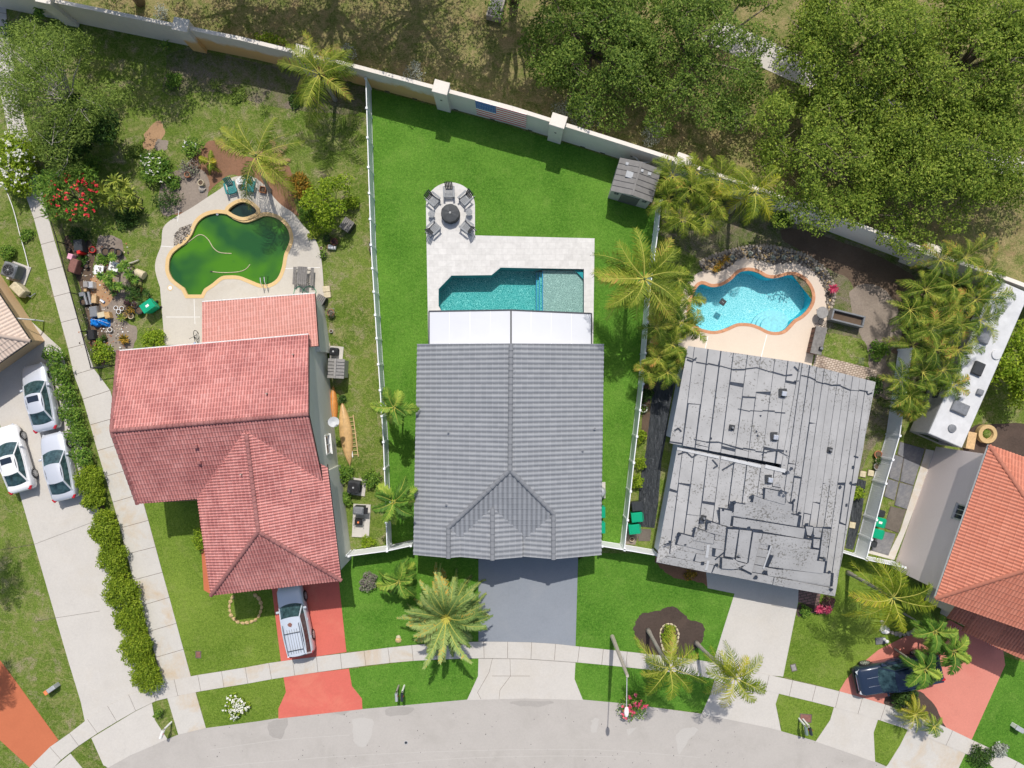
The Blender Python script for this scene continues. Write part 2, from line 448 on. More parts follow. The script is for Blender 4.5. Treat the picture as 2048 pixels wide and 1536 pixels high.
# ---------------------------------------------------------------- foliage
def leaf_obj(name, P, size, mat, parent, root=None, up=0.6, aspect=0.45, seed=0, nrm=None, jit=0.35):
    rg = np.random.default_rng(seed); N = len(P)
    P = np.asarray(P, dtype=np.float64)
    n = rg.normal(size=(N,3)); n /= np.linalg.norm(n, axis=1, keepdims=True)+1e-9
    n[:,2] = np.abs(n[:,2])
    n[:,2] += up
    if nrm is not None: n += nrm
    n /= np.linalg.norm(n, axis=1, keepdims=True)
    t = rg.normal(size=(N,3)); t -= n*np.sum(t*n, axis=1, keepdims=True); t /= np.linalg.norm(t, axis=1, keepdims=True)+1e-9
    b = np.cross(n, t)
    s = (size*(1+rg.uniform(-jit, jit, N)))[:,None]
    V = np.empty((N,4,3)); V[:,0] = P-t*s; V[:,1] = P-b*s*aspect; V[:,2] = P+t*s; V[:,3] = P+b*s*aspect
    V = V.reshape(-1,3)
    if root is not None: V -= np.array(root.location)
    me = bpy.data.meshes.new(name)
    me.vertices.add(N*4); me.vertices.foreach_set('co', V.ravel())
    me.loops.add(N*4); me.loops.foreach_set('vertex_index', np.arange(N*4, dtype=np.int32))
    me.polygons.add(N); me.polygons.foreach_set('loop_start', np.arange(0, N*4, 4, dtype=np.int32))
    me.update(calc_edges=True)
    a = me.attributes.new('rnd', 'FLOAT', 'FACE'); a.data.foreach_set('value', rg.uniform(0,1,N).astype(np.float32))
    me.materials.append(mat)
    o = bpy.data.objects.new(name, me); COL.objects.link(o); o.parent = parent; return o

def blob_points(rg, centers, radii, per, flat=0.75, shell=0.55):
    """points through a set of leaf clumps, denser towards their outside"""
    out = []
    for c, r in zip(centers, radii):
        n = max(4, int(per*r*r)); d = rg.normal(size=(n,3)); d /= np.linalg.norm(d, axis=1, keepdims=True)
        q = shell + (1-shell)*rg.uniform(0,1,n)**0.7
        q *= 1 + 0.22*np.sin(d[:,0]*5+c[0])*np.cos(d[:,1]*4+c[1])
        p = d*(q*r)[:,None]; p[:,2] *= flat; out.append(p + np.array(c))
    return np.vstack(out)

def tree(px, py, z, rx, ry, rz, mat, label, name='broadleaf_tree', seed=1, nclump=70, cr=1.2, per=260, leaf=0.16, trunk_h=2.5, tr=0.28, trunk_mat=None, limbs=14, gaps=0.0, group=None, cat='tree', aspect=0.5, up=0.5, rot=0.0):
    rg = np.random.default_rng(seed); rnd = random.Random(seed)
    C = W(px, py, z); base = Vector((C.x, C.y, 0))
    t = thing(name, label, cat, base, 0, group)
    cs = []; rs = []
    for i in range(nclump):
        a = rnd.uniform(0, 2*math.pi); q = math.sqrt(rnd.random())
        wob = 1 + 0.16*math.sin(a*3+seed) + 0.1*math.sin(a*5+seed*2)
        x = math.cos(a)*q*rx*wob; y = math.sin(a)*q*ry*wob
        x, y = x*math.cos(rot)-y*math.sin(rot), x*math.sin(rot)+y*math.cos(rot)
        zz = math.sqrt(max(0, 1-q*q))*rz*rnd.uniform(0.12, 1.05) - rz*0.5*q*q
        if gaps and math.sin(x*0.9+seed)*math.sin(y*0.8+seed*1.7) > 1-gaps: continue
        cs.append((C.x+x, C.y+y, C.z+zz)); rs.append(cr*rnd.uniform(0.6, 1.35))
    P = blob_points(rg, cs, rs, per)
    leaf_obj('crown', P, leaf, mat, t, t, up=up, aspect=aspect, seed=seed)
    tm = trunk_mat or MATS['bark']
    mb = MB().mat(tm); mb.smooth = True
    top = Vector((C.x, C.y, max(0.6, z*0.45)))
    mb.tube([base+Vector((0,0,-0.1)), base.lerp(top, 0.5)+Vector((rnd.uniform(-.1,.1), rnd.uniform(-.1,.1), 0)), top], [tr*1.25, tr, tr*0.85], 10)
    for i in range(limbs):
        c = Vector(cs[(i*7) % len(cs)]); m = top.lerp(c, 0.5) + Vector((rnd.uniform(-.4,.4), rnd.uniform(-.4,.4), rnd.uniform(0,.5)))
        mb.tube([top, m, c], [tr*0.55, tr*0.3, tr*0.1], 6, cap=False)
        for k in range(3):
            e = c + Vector((rnd.uniform(-1,1), rnd.uniform(-1,1), rnd.uniform(-.1,.6)))*cr*1.1
            mb.tube([c.lerp(m, 0.3*k/3), c.lerp(e, 0.5), e], [tr*0.12, tr*0.08, 0.012], 4, cap=False)
    mb.build('trunk', t, t)
    return t

def shrub(px, py, r, h, mat, label, name='shrub', seed=1, leaf=0.09, per=420, nclump=9, ry=None, flowers=None, nflow=0, fsize=0.06, group=None, cat='shrub', rot=0.0, up=0.7, aspect=0.45, z0=0.0, stems=6, cr=0.45):
    rg = np.random.default_rng(seed); rnd = random.Random(seed); ry = ry or r
    C = W(px, py, z0 + h*0.6); base = Vector((C.x, C.y, z0)); t = thing(name, label, cat, base, 0, group)
    cs = []; rs = []; m = min(r, ry)
    for i in range(nclump):
        a = 2.399*i + rnd.uniform(-.4,.4); q = math.sqrt((i+0.5)/nclump)*0.72
        x = math.cos(a)*q*r; y = math.sin(a)*q*ry
        x, y = x*math.cos(rot)-y*math.sin(rot), x*math.sin(rot)+y*math.cos(rot)
        cs.append((C.x+x, C.y+y, z0+h*(0.62-0.25*q)*rnd.uniform(0.85,1.12))); rs.append(max(0.1, m*cr*rnd.uniform(0.75,1.25)))
    P = blob_points(rg, cs, rs, per/ max(0.25, m*cr)**0.6, flat=min(1.2, h/(2*m+0.01)+0.25))
    P[:,2] = np.maximum(P[:,2], z0+0.03)
    leaf_obj('leaves', P, leaf, mat, t, t, up=up, aspect=aspect, seed=seed)
    mb = MB().mat(MATS['bark'])
    for i in range(stems):
        c = Vector(cs[i % len(cs)]); mb.tube([base, base.lerp(c, 0.5)+Vector((0,0,.08)), c], [0.03, 0.02, 0.008], 5, cap=False)
    mb.build('stem', t, t)
    if flowers and nflow:
        top = P[P[:,2] > z0+h*0.45]
        idx = rg.integers(0, len(top), nflow); F = []
        for q in top[idx]:
            for k in range(5): F.append(q + rg.normal(size=3)*fsize*0.7 + np.array([0,0,h*0.12]))
        leaf_obj('blossoms', np.array(F), fsize, flowers, t, t, up=1.2, aspect=0.8, seed=seed+5)
    return t

def frond(V, F, O, az, L, rise, droop, nl, lw, ll, rg, curl=0.0, rach=0.03, vshape=0.35, keel=None, tipdroop=0.5, z_min=0.08):
    """one feather frond appended to V,F; O origin"""
    d = Vector((math.cos(az), math.sin(az), 0)); side = Vector((-d.y, d.x, 0))
    def at(t):
        r = L*(t - 0.12*t*t*droop)
        z = L*(rise*t - droop*(t**2.1))
        return O + d*r + side*(curl*L*t*t) + Vector((0,0,z))
    pts = [at(i/10) for i in range(11)]
    for p in pts:
        if p.z < z_min: p.z = z_min
    # rachis
    for i in range(10):
        p, q = pts[i], pts[i+1]; w0 = rach*(1-0.85*i/10); w1 = rach*(1-0.85*(i+1)/10); o = len(V)
        V.extend([p-side*w0, p+side*w0, q+side*w1, q-side*w1, p+Vector((0,0,w0*0.9)), q+Vector((0,0,w1*0.9))])
        F.extend([((o,o+3,o+5,o+4),1), ((o+4,o+5,o+2,o+1),1)])
    for i in range(nl):
        t = 0.13 + 0.87*(i+0.5)/nl
        a = int(t*10); a = min(a, 9); fr = t*10-a; p = pts[a].lerp(pts[a+1], fr); tang = (pts[a+1]-pts[a]).normalized()
        ln = ll*(math.sin(math.pi*min(1, 0.16+0.84*t))**0.55)*(1.0 if t < 0.8 else 1.0)*rg.uniform(0.85,1.12)
        ln = max(ln, ll*0.35)
        for sgn in (-1, 1):
            sd = side*sgn
            dr = (sd*1.0 + tang*(0.45+0.75*t) + Vector((0,0,vshape + rg.uniform(-.12,.12)))).normalized()
            if rg.random() < 0.05: continue
            dr = (dr + tang*rg.uniform(-.22,.22)).normalized()
            mid = p + dr*ln*0.5; tip = p + dr*ln*0.93 + tang*ln*rg.uniform(-.06,.16) + Vector((0,0,-ln*tipdroop*rg.uniform(0.5,1.5)))
            if mid.z < z_min: mid.z = z_min
            if tip.z < z_min*0.7: tip.z = z_min*0.7
            w = (tang + side*sgn*0.0)*lw*rg.uniform(0.7,1.15); o = len(V)
            V.extend([p-w*0.5, p+w*0.5, mid+w*0.6, mid-w*0.6, tip])
            F.extend([((o,o+1,o+2,o+3),0), ((o+3,o+2,o+4),0)])

def fronds_obj(name, specs, mats, parent, root, seed):
    V = []; F = []; rg = random.Random(seed); fi = []
    for sp in specs:
        n0 = len(F); frond(V, F, rg=rg, **sp); fi.append((n0, len(F)))
    me = bpy.data.meshes.new(name); off = root.location if root else Vector((0,0,0))
    me.from_pydata([tuple(v-off) for v in V], [], [f for f, _ in F])
    me.polygons.foreach_set('material_index', [m for _, m in F])
    a = me.attributes.new('rnd', 'FLOAT', 'FACE'); vals = np.zeros(len(F), dtype=np.float32)
    for (x, y) in fi:
        b = rg.random(); n = y-x; vals[x:y] = np.clip(b*0.8 + 0.08 + np.array([rg.gauss(0,.13) for _ in range(n)]) + 0.10*np.linspace(-1,1,n), 0, 0.995)
    a.data.foreach_set('value', vals)
    for m in mats: me.materials.append(m)
    o = bpy.data.objects.new(name, me); COL.objects.link(o); o.parent = parent; return o

LF = 1.18; WF = 0.85
def palm(px, py, h, L, nf, label, base=None, seed=1, leafm='coco', rise=0.55, droop=0.75, nl=42, lw=0.045, ll=0.6, tr=0.14, name='palm_tree', group=None, cat='palm', vshape=0.15, tipdroop=0.5, skirt=0, trunkm='palm_trunk', core=True, lean=0.0, rach=0.035, spread=(0.25,1.25), biasaz=None):
    rnd = random.Random(seed); C = W(px, py, h)
    B = W(base[0], base[1], 0) if base else Vector((C.x, C.y, 0))
    t = thing(name, label, cat, B, 0, group)
    mb = MB().mat(MATS[trunkm]); mb.smooth = True
    n = 14; pts = []
    for i in range(n+1):
        k = i/n; pts.append(B.lerp(Vector((C.x, C.y, 0)), k**1.3) + Vector((0,0,-0.05+(h+0.0)*k)))
    mb.tube(pts, [tr*(1.35-0.5*min(1,i/3) if i < 3 else 0.9-0.1*(i/n) + 0.05*(i%2)) for i in range(n+1)], 10)
    mb.build('trunk', t, t)
    specs = []
    for i in range(nf):
        az = 2.39996*i + rnd.uniform(-.4,.4); k = i/nf           # young upright inner fronds first
        rs = rise*(1.7-1.9*k)*rnd.uniform(.8,1.2); dp = droop*(0.55+0.6*k)*rnd.uniform(.8,1.25)
        specs.append(dict(O=C+Vector((0,0,0.1*(1-k))), az=az, L=L*rnd.uniform(0.78,1.12)*(0.75+0.25*min(1,k*3)), rise=rs, droop=dp, nl=nl, lw=lw*WF, ll=ll*LF*rnd.uniform(0.85,1.1), curl=rnd.uniform(-.34,.34), rach=rach, vshape=vshape*(1.2-1.8*k), tipdroop=tipdroop))
    fronds_obj('crown', specs, [MATS[leafm], MATS['rachis']], t, t, seed)
    if skirt:
        sp = [dict(O=C+Vector((0,0,-0.25)), az=rnd.uniform(0,6.28), L=L*0.7, rise=-0.2, droop=1.0, nl=int(nl*0.6), lw=lw, ll=ll*0.8, curl=rnd.uniform(-.2,.2), rach=rach, vshape=-0.2, tipdroop=1.0) for _ in range(skirt)]
        fronds_obj('dead_fronds', sp, [MATS['dead_frond'], MATS['dead_frond']], t, t, seed+9)
    if core:
        mc = MB().mat(MATS['palm_shaft']); mc.smooth = True
        mc.tube([C+Vector((0,0,-0.5)), C+Vector((0,0,0.0)), C+Vector((0,0,0.35))], [tr*0.95, tr*0.9, tr*0.25], 8)
        mc.build('crownshaft', t, t)
    return t

def clump_palm(pts, hs, L, label, seed=1, leafm='areca', name='palm_clump', nf=8, nl=26, lw=0.05, ll=0.42, group=None, cat='palm', rise=0.8, droop=0.85, tr=0.05):
    """several thin stems with arching crowns growing from one clump"""
    rnd = random.Random(seed); Cs = [W(x, y, h) for (x, y), h in zip(pts, hs)]
    cx = sum(c.x for c in Cs)/len(Cs); cy = sum(c.y for c in Cs)/len(Cs); B = Vector((cx, cy, 0))
    t = thing(name, label, cat, B, 0, group); specs = []
    mb = MB().mat(MATS['palm_shaft']); mb.smooth = True
    for C in Cs:
        b = B.lerp(Vector((C.x, C.y, 0)), 0.75)
        mb.tube([b, b.lerp(C, 0.5)+Vector((0,0,0.15)), C], [tr, tr*0.8, tr*0.7], 6)
        a0 = rnd.uniform(0, 6.28)
        for i in range(nf):
            k = i/nf
            specs.append(dict(O=C, az=a0+2.39996*i+rnd.uniform(-.3,.3), L=L*rnd.uniform(0.7,1.15), rise=rise*(1.5-1.2*k)*rnd.uniform(.8,1.2), droop=droop*rnd.uniform(0.8,1.2), nl=nl, lw=lw*0.75, ll=ll*1.15*rnd.uniform(.85,1.15), curl=rnd.uniform(-.2,.2), rach=0.022, vshape=0.45, tipdroop=0.35))
    mb.build('trunk', t, t)
    fronds_obj('crown', specs, [MATS[leafm], MATS['rachis']], t, t, seed)
    return t

def rosette(px, py, z, r, n, mat, label, name='agave', cat='plant', seed=1, heads=None, wid=0.06, up=0.6, group=None):
    rnd = random.Random(seed); hs = heads or [(px, py, z)]
    C0 = W(px, py, 0.0); t = thing(name, label, cat, Vector((C0.x, C0.y, 0)), 0, group)
    V = []; F = []; mb = MB().mat(MATS['bark'])
    for hx, hy, hz in hs:
        C = W(hx, hy, hz)
        if hz > 0.25: mb.tube([Vector((C.x, C.y, 0)), C], [0.06, 0.05], 6)
        for i in range(n):
            az = 2.39996*i + rnd.uniform(-.2,.2); e = up*(1.3-1.2*i/n); L = r*rnd.uniform(.8,1.1)
            d = Vector((math.cos(az), math.sin(az), 0)); s = Vector((-d.y, d.x, 0))*wid
            m = C + d*L*0.55 + Vector((0,0,L*e*0.8)); tip = C + d*L + Vector((0,0,L*e*0.55))
            for q in (m, tip): q.z = max(q.z, 0.06)
            o = len(V); V.extend([C-s*0.5, C+s*0.5, m+s, m-s, tip]); F.extend([(o,o+1,o+2,o+3),(o+3,o+2,o+4)])
    me = bpy.data.meshes.new('leaves'); me.from_pydata([tuple(v-t.location) for v in V], [], F)
    a = me.attributes.new('rnd', 'FLOAT', 'FACE'); a.data.foreach_set('value', [rnd.random() for _ in F]); me.materials.append(mat)
    o = bpy.data.objects.new('leaves', me); COL.objects.link(o); o.parent = t
    if mb.v: mb.build('stem', t, t)
    return t

# ================================================================ materials
grass('lawn_bright', (0.060,0.185,0.018), (0.105,0.265,0.028), (0.18,0.36,0.05), (0.22,0.36,0.07), (0.16,0.3,0.05), 0.70, 0.9, 0.9, 0.99, grain=0.75)
grass('lawn_left', (0.10,0.18,0.018), (0.175,0.28,0.034), (0.26,0.36,0.06), (0.33,0.37,0.11), (0.31,0.32,0.15), 0.6, 0.8, 0.8, 0.95, grain=0.8)
grass('grass_yard', (0.075,0.14,0.018), (0.15,0.235,0.032), (0.24,0.32,0.065), (0.33,0.32,0.13), (0.40,0.33,0.22), 0.49, 0.63, 0.53, 0.65)
grass('grass_dry', (0.08,0.125,0.022), (0.16,0.205,0.05), (0.27,0.29,0.09), (0.42,0.34,0.17), (0.34,0.24,0.13), 0.44, 0.60, 0.52, 0.66)
grass('grass_worn', (0.06,0.11,0.02), (0.12,0.18,0.035), (0.19,0.24,0.06), (0.27,0.23,0.15), (0.26,0.215,0.17), 0.45, 0.60, 0.48, 0.62)
concrete('concrete', (0.545,0.52,0.48), (0.45,0.38,0.27), 0.25)
concrete('concrete_rust', (0.54,0.52,0.48), (0.50,0.33,0.14), 0.75)
concrete('concrete_deck', (0.54,0.505,0.445), (0.42,0.36,0.27), 0.5)
concrete('asphalt', (0.44,0.415,0.385), (0.35,0.33,0.30), 0.75, var=0.10)
concrete('drive_grey', (0.245,0.27,0.305), (0.29,0.305,0.325), 0.7, var=0.11)
concrete('drive_red', (0.60,0.145,0.110), (0.66,0.24,0.16), 0.8, var=0.13)
concrete('drive_salmon', (0.62,0.235,0.18), (0.56,0.17,0.13), 0.7, var=0.12)
concrete('drive_orange', (0.50,0.155,0.075), (0.42,0.12,0.06), 0.5, var=0.10)
concrete('deck_cream', (0.66,0.56,0.46), (0.62,0.50,0.40), 0.4, var=0.05)
concrete('wall_stucco', (0.76,0.71,0.64), (0.62,0.56,0.48), 0.35, var=0.08)
concrete('stucco_green', (0.62,0.63,0.56), (0.56,0.57,0.50), 0.4, var=0.04)
concrete('stucco_pink', (0.78,0.68,0.64), (0.74,0.63,0.59), 0.4, var=0.04)
concrete('stucco_tan', (0.70,0.49,0.29), (0.64,0.44,0.25), 0.4, var=0.05)
concrete('stucco_white', (0.62,0.68,0.74), (0.56,0.61,0.67), 0.4, var=0.05)
concrete('stucco_grey', (0.45,0.46,0.47), (0.40,0.41,0.42), 0.4, var=0.05)
concrete('soil', (0.12,0.085,0.06), (0.20,0.15,0.11), 0.6, var=0.4)
concrete('sand_soil', (0.27,0.225,0.185), (0.12,0.09,0.07), 0.8, var=0.4)
concrete('mulch', (0.075,0.055,0.045), (0.13,0.09,0.07), 0.6, var=0.5)
concrete('mulch_red', (0.25,0.135,0.08), (0.16,0.10,0.07), 0.6, var=0.4)
concrete('straw', (0.40,0.25,0.14), (0.33,0.21,0.12), 0.5, var=0.3)
concrete('rock', (0.42,0.38,0.33), (0.22,0.19,0.16), 0.7, var=0.3)
concrete('rock_grey', (0.38,0.33,0.27), (0.12,0.11,0.09), 0.7, var=0.3)
concrete('rock_dark', (0.15,0.13,0.11), (0.07,0.06,0.05), 0.7, var=0.4)
concrete('rock_tan', (0.55,0.40,0.20), (0.45,0.32,0.18), 0.7, var=0.3)
concrete('slate_slab', (0.16,0.165,0.18), (0.42,0.39,0.35), 0.7, var=0.4)
pavers('travertine', (0.66,0.65,0.63), (0.60,0.59,0.57), (0.55,0.54,0.52), 0.62, 0.42, 0, 0.010)
pavers('brick_paver', (0.55,0.46,0.38), (0.45,0.36,0.29), (0.22,0.17,0.13), 0.22, 0.16, R(-13), 0.022, var=(0.13,0.09,0.07))
pavers('brick_entry', (0.30,0.17,0.15), (0.20,0.13,0.12), (0.10,0.08,0.07), 0.42, 0.20, R(-12), 0.03, var=(0.12,0.09,0.08))
pavers('brick_bar', (0.22,0.13,0.10), (0.17,0.10,0.08), (0.10,0.07,0.06), 0.24, 0.12, R(-20), 0.02)
pavers('coping_brick', (0.60,0.30,0.17), (0.50,0.24,0.13), (0.42,0.22,0.14), 0.3, 0.3, 0.4, 0.01)
concrete('coping_yellow', (0.66,0.47,0.23), (0.62,0.50,0.33), 0.8, var=0.08)
plain('bark', (0.20,0.16,0.12), var=0.3, scale=9, bump=0.5)
plain('bark_pale', (0.45,0.42,0.36), var=0.25, scale=9)
plain('palm_trunk', (0.34,0.31,0.27), var=0.35, scale=14, bump=0.5)
plain('palm_shaft', (0.13,0.18,0.05), var=0.4, scale=8)
plain('rachis', (0.44,0.42,0.08), var=0.15)
plain('dead_frond', (0.34,0.22,0.11), var=0.3, scale=10)
plain('white_vinyl', (0.80,0.82,0.84), 0.45, var=0.03)
plain('white_metal', (0.78,0.79,0.80), 0.45, var=0.03)
plain('patio_panel', (0.60,0.62,0.66), 0.4, var=0.02, scale=0.7)
plain('dark_trim', (0.05,0.055,0.065), 0.5)
plain('black_metal', (0.018,0.018,0.02), 0.45)
plain('grey_metal', (0.22,0.23,0.245), 0.5, 0.3)
plain('light_metal', (0.55,0.56,0.57), 0.4, 0.5)
plain('galvanised', (0.80,0.82,0.85), 0.3, 0.7)
plain('charcoal', (0.035,0.038,0.042), 0.6)
plain('grey_plastic', (0.24,0.255,0.27), 0.5)
plain('pale_plastic', (0.36,0.38,0.40), 0.5)
plain('fire_cover', (0.055,0.06,0.065), 0.7, var=0.25, scale=3)
plain('bin_green', (0.0,0.33,0.17), 0.4, var=0.08)
plain('bin_dark', (0.03,0.035,0.04), 0.5)
plain('blue_tarp', (0.01,0.20,0.60), 0.4, var=0.3, scale=8)
plain('teal_plastic', (0.02,0.20,0.20), 0.5)
plain('wood_grey', (0.19,0.18,0.17), 0.8, var=0.25, scale=5)
plain('wood_weathered', (0.33,0.30,0.26), 0.9, var=0.3, scale=6)
plain('canoe_yellow', (0.56,0.36,0.16), 0.35, var=0.22, scale=2.5)
plain('canoe_orange', (0.62,0.25,0.06), 0.35, var=0.25, scale=2.5)
plain('terracotta', (0.42,0.17,0.08), 0.8, var=0.25)
plain('pot_black', (0.02,0.02,0.022), 0.5)
plain('pot_cream', (0.55,0.48,0.33), 0.8, var=0.2)
plain('pot_grey', (0.28,0.27,0.26), 0.8, var=0.2)
plain('white_paint', (0.78,0.78,0.76), 0.5, var=0.06)
plain('red_paint', (0.60,0.02,0.02), 0.5)
plain('flag_red', (0.80,0.13,0.17), 0.8, var=0.1)
plain('flag_white', (0.92,0.90,0.88), 0.8, var=0.05)
plain('flag_blue', (0.08,0.18,0.48), 0.8, var=0.1)
plain('pink_plastic', (0.70,0.35,0.45), 0.5)
plain('brown_wood', (0.22,0.10,0.08), 0.7, var=0.2)
plain('cardboard', (0.50,0.34,0.17), 0.8, var=0.2)
plain('rubber', (0.02,0.02,0.02), 0.85)
plain('shed_roof', (0.19,0.185,0.18), 0.7, var=0.12, scale=3)
plain('shed_wall', (0.45,0.44,0.42), 0.7, var=0.05)
plain('shed_door', (0.12,0.12,0.12), 0.7)
plain('rv_roof', (0.58,0.59,0.60), 0.5, var=0.10, scale=1.6)
plain('rv_side', (0.30,0.30,0.29), 0.4, var=0.1)
plain('light_wood', (0.55,0.38,0.20), 0.7, var=0.2)
plain('fascia_dark', (0.06,0.03,0.03), 0.7)
plain('fascia_white', (0.70,0.70,0.68), 0.6)
plain('patio_wood', (0.55,0.34,0.17), 0.6, var=0.15)
plain('flashing', (0.50,0.51,0.52), 0.5, var=0.12)
plain('membrane', (0.475,0.475,0.47), 0.85, var=0.04, scale=1.5)
plain('tar', (0.035,0.045,0.065), 0.7, var=0.4, scale=4)
plain('orange_plastic', (0.75,0.22,0.08), 0.5)
plain('mailbox_black', (0.03,0.035,0.045), 0.4)
plain('mailbox_green', (0.17,0.23,0.22), 0.5)
plain('pole_concrete', (0.42,0.38,0.32), 0.85, var=0.2, scale=8)
def paint(name, c, metal=0.0, rough=0.25):
    t = NT(name); t.fin(L4(c), rough, metal, 0.5, 0.6); MATS[name] = t.m
paint('paint_white', (0.80,0.81,0.82)); paint('paint_silver', (0.66,0.69,0.75), 0.35, 0.35); paint('paint_silver_van', (0.60,0.66,0.74), 0.2, 0.35)
paint('paint_navy', (0.022,0.036,0.07), 0.1, 0.2); paint('paint_champagne', (0.40,0.33,0.30), 0.2, 0.35)
paint('lamp_red', (0.45,0.01,0.02)); paint('lamp_clear', (0.7,0.72,0.75), 0.3, 0.1)
paint('chrome', (0.7,0.7,0.7), 1.0, 0.12)
t = NT('glass_car'); t.fin(t.ramp(t.noise(3.0, 4), [(0.35, (0.012,0.03,0.035,1)), (0.7, (0.06,0.12,0.13,1))]), 0.06, 0, 0.6, 0.5); MATS['glass_car'] = t.m
t = NT('glass_dark'); t.fin((0.02,0.03,0.05,1), 0.08, 0, 0.6); MATS['glass_dark'] = t.m
t = NT('glass_window'); t.fin((0.10,0.14,0.19,1), 0.08, 0, 0.6); MATS['glass_window'] = t.m
t = NT('landscape_fabric')
n = t.noise(3.0, 5, 0.7, vec=t.mapping(t.tc.outputs['Object'], scale=(2.2,0.5,1), rot=(0,0,R(-10))), dist=1.2)
t.bump(n, 1.0, 0.25); t.fin(t.ramp(n, [(0.35, (0.025,0.03,0.036,1)), (0.65, (0.08,0.09,0.10,1))]), 0.38, 0, 0.6); MATS['landscape_fabric'] = t.m
# stained flag wall, stains where sprinklers hit it
t = NT('wall_rust')
base = t.ramp(t.noise(1.2, 5, 0.7), [(0.3, (0.64,0.60,0.54,1)), (0.7, (0.76,0.71,0.64,1))])
sep = t.n.new('ShaderNodeSeparateXYZ'); t.link(t.tc.outputs['Object'], sep.inputs[0])
hgt = t.math('ADD', sep.outputs[2], t.math('MULTIPLY', t.noise(0.7, 6, 0.7), -2.7))
f = t.ramp(hgt, [(0.0, (1,1,1)), (0.55, (0,0,0))])
t.bump(t.noise(30, 2), 0.15, 0.01)
t.fin(t.mix(t.math('MULTIPLY', f, 0.85), base, (0.72,0.42,0.12,1)), 0.9, 0, 0.2); MATS['wall_rust'] = t.m
# roofs
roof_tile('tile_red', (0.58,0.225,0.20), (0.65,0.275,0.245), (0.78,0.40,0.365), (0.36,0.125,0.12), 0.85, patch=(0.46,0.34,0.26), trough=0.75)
roof_tile('tile_faded', (0.60,0.27,0.22), (0.67,0.32,0.27), (0.76,0.42,0.37), (0.48,0.24,0.19), 0.5, patch=(0.52,0.42,0.32), trough=0.55)
roof_tile('tile_grey', (0.250,0.265,0.287), (0.290,0.306,0.328), (0.345,0.36,0.38), (0.235,0.25,0.27), 0.45)
roof_tile('tile_orange', (0.50,0.165,0.10), (0.58,0.215,0.14), (0.66,0.27,0.18), (0.46,0.17,0.12), 0.45)
roof_tile('tile_cream', (0.58,0.46,0.37), (0.66,0.53,0.44), (0.70,0.58,0.48), (0.60,0.47,0.38), 0.3)
# torn underlayment: pale membrane with dark speckles
t = NT('membrane_worn')
c = t.ramp(t.noise(0.8, 4, 0.6), [(0.3, (0.34,0.34,0.34,1)), (0.7, (0.42,0.42,0.42,1))])
sp = t.math('MULTIPLY', t.noise(7.5, 4, 0.65), t.math('ADD', t.noise(0.45, 3, 0.6), 0.5))
c = t.mix(t.ramp(sp, [(0.575, (0,0,0)), (0.66, (0.8,0.8,0.8))]), c, (0.14,0.135,0.12,1))
t.fin(c, 0.85, 0, 0.2); t.bump(t.noise(5, 4), 0.35, 0.03); MATS['membrane_worn'] = t.m
# waters
water('water_clear', (0.80,0.97,0.98,1), 0.05, 0.5, 5.0)
pebble_caustics('pool_floor_teal', (0.02,0.25,0.25), (0.06,0.38,0.37), (0.50,0.85,0.80), 8.5)
pebble_caustics('pool_shelf', (0.22,0.27,0.25), (0.30,0.36,0.33), (0.75,0.78,0.73), 9.5)
pebble_caustics('pool_floor_blue', (0.20,0.55,0.60), (0.33,0.66,0.71), (0.80,0.93,0.95), 7.0)
plain('pool_wall_teal', (0.02,0.30,0.33), 0.7); plain('pool_wall_blue', (0.03,0.52,0.64), 0.7)
plain('pool_step', (0.40,0.66,0.72), 0.7); plain('step_edge', (0.03,0.25,0.50), 0.6)
t = NT('water_green')
g = t.noise(0.30, 2, 0.45, dist=0.3); d = t.noise(1.3, 3, 0.5, vec=t.mapping(t.tc.outputs['Object'], loc=(3,8,0)))
c = t.ramp(g, [(0.40, (0.015,0.085,0.02,1)), (0.58, (0.06,0.20,0.008,1))])
c = t.mix(t.ramp(d, [(0.58, (0,0,0)), (0.74, (0.45,0.45,0.45))]), c, (0.02,0.10,0.02,1))
t.bump(t.noise(9, 2), 0.03, 0.02); t.fin(c, 0.12, 0, 0.4); MATS['water_green'] = t.m
t = NT('water_dark'); t.fin((0.008,0.03,0.022,1), 0.06, 0, 0.5); MATS['water_dark'] = t.m
# leaves
foliage('oak', (0.055,0.11,0.016), (0.13,0.215,0.03), (0.28,0.37,0.07), 0.35)
foliage('oak_yellow', (0.075,0.135,0.014), (0.19,0.28,0.03), (0.38,0.46,0.075), 0.35)
foliage('coco', (0.055,0.11,0.010), (0.19,0.26,0.022), (0.46,0.48,0.07), 0.3, dead=(0.5,0.33,0.08), dead_amt=0.03)
foliage('coco_bright', (0.07,0.13,0.010), (0.23,0.30,0.02), (0.60,0.54,0.045), 0.35, dead=(0.6,0.40,0.08), dead_amt=0.03)
foliage('areca', (0.04,0.09,0.012), (0.16,0.25,0.025), (0.46,0.46,0.07), 0.35, dead=(0.55,0.30,0.08), dead_amt=0.04)
foliage('adonidia', (0.05,0.13,0.018), (0.14,0.28,0.035), (0.42,0.52,0.08), 0.3)
foliage('phoenix', (0.09,0.17,0.04), (0.22,0.33,0.09), (0.42,0.50,0.18), 0.25, dead=(0.60,0.36,0.06), dead_amt=0.08)
foliage('shrub_green', (0.05,0.13,0.02), (0.13,0.25,0.03), (0.27,0.40,0.06), 0.3)
foliage('shrub_lime', (0.11,0.20,0.012), (0.24,0.36,0.02), (0.42,0.52,0.05), 0.35)
foliage('shrub_dark', (0.02,0.055,0.01), (0.045,0.10,0.016), (0.09,0.16,0.03), 0.2)
foliage('hedge_leaf', (0.09,0.15,0.008), (0.20,0.30,0.018), (0.36,0.45,0.04), 0.35)
foliage('silver_leaf', (0.20,0.22,0.18), (0.36,0.39,0.33), (0.55,0.58,0.52), 0.2)
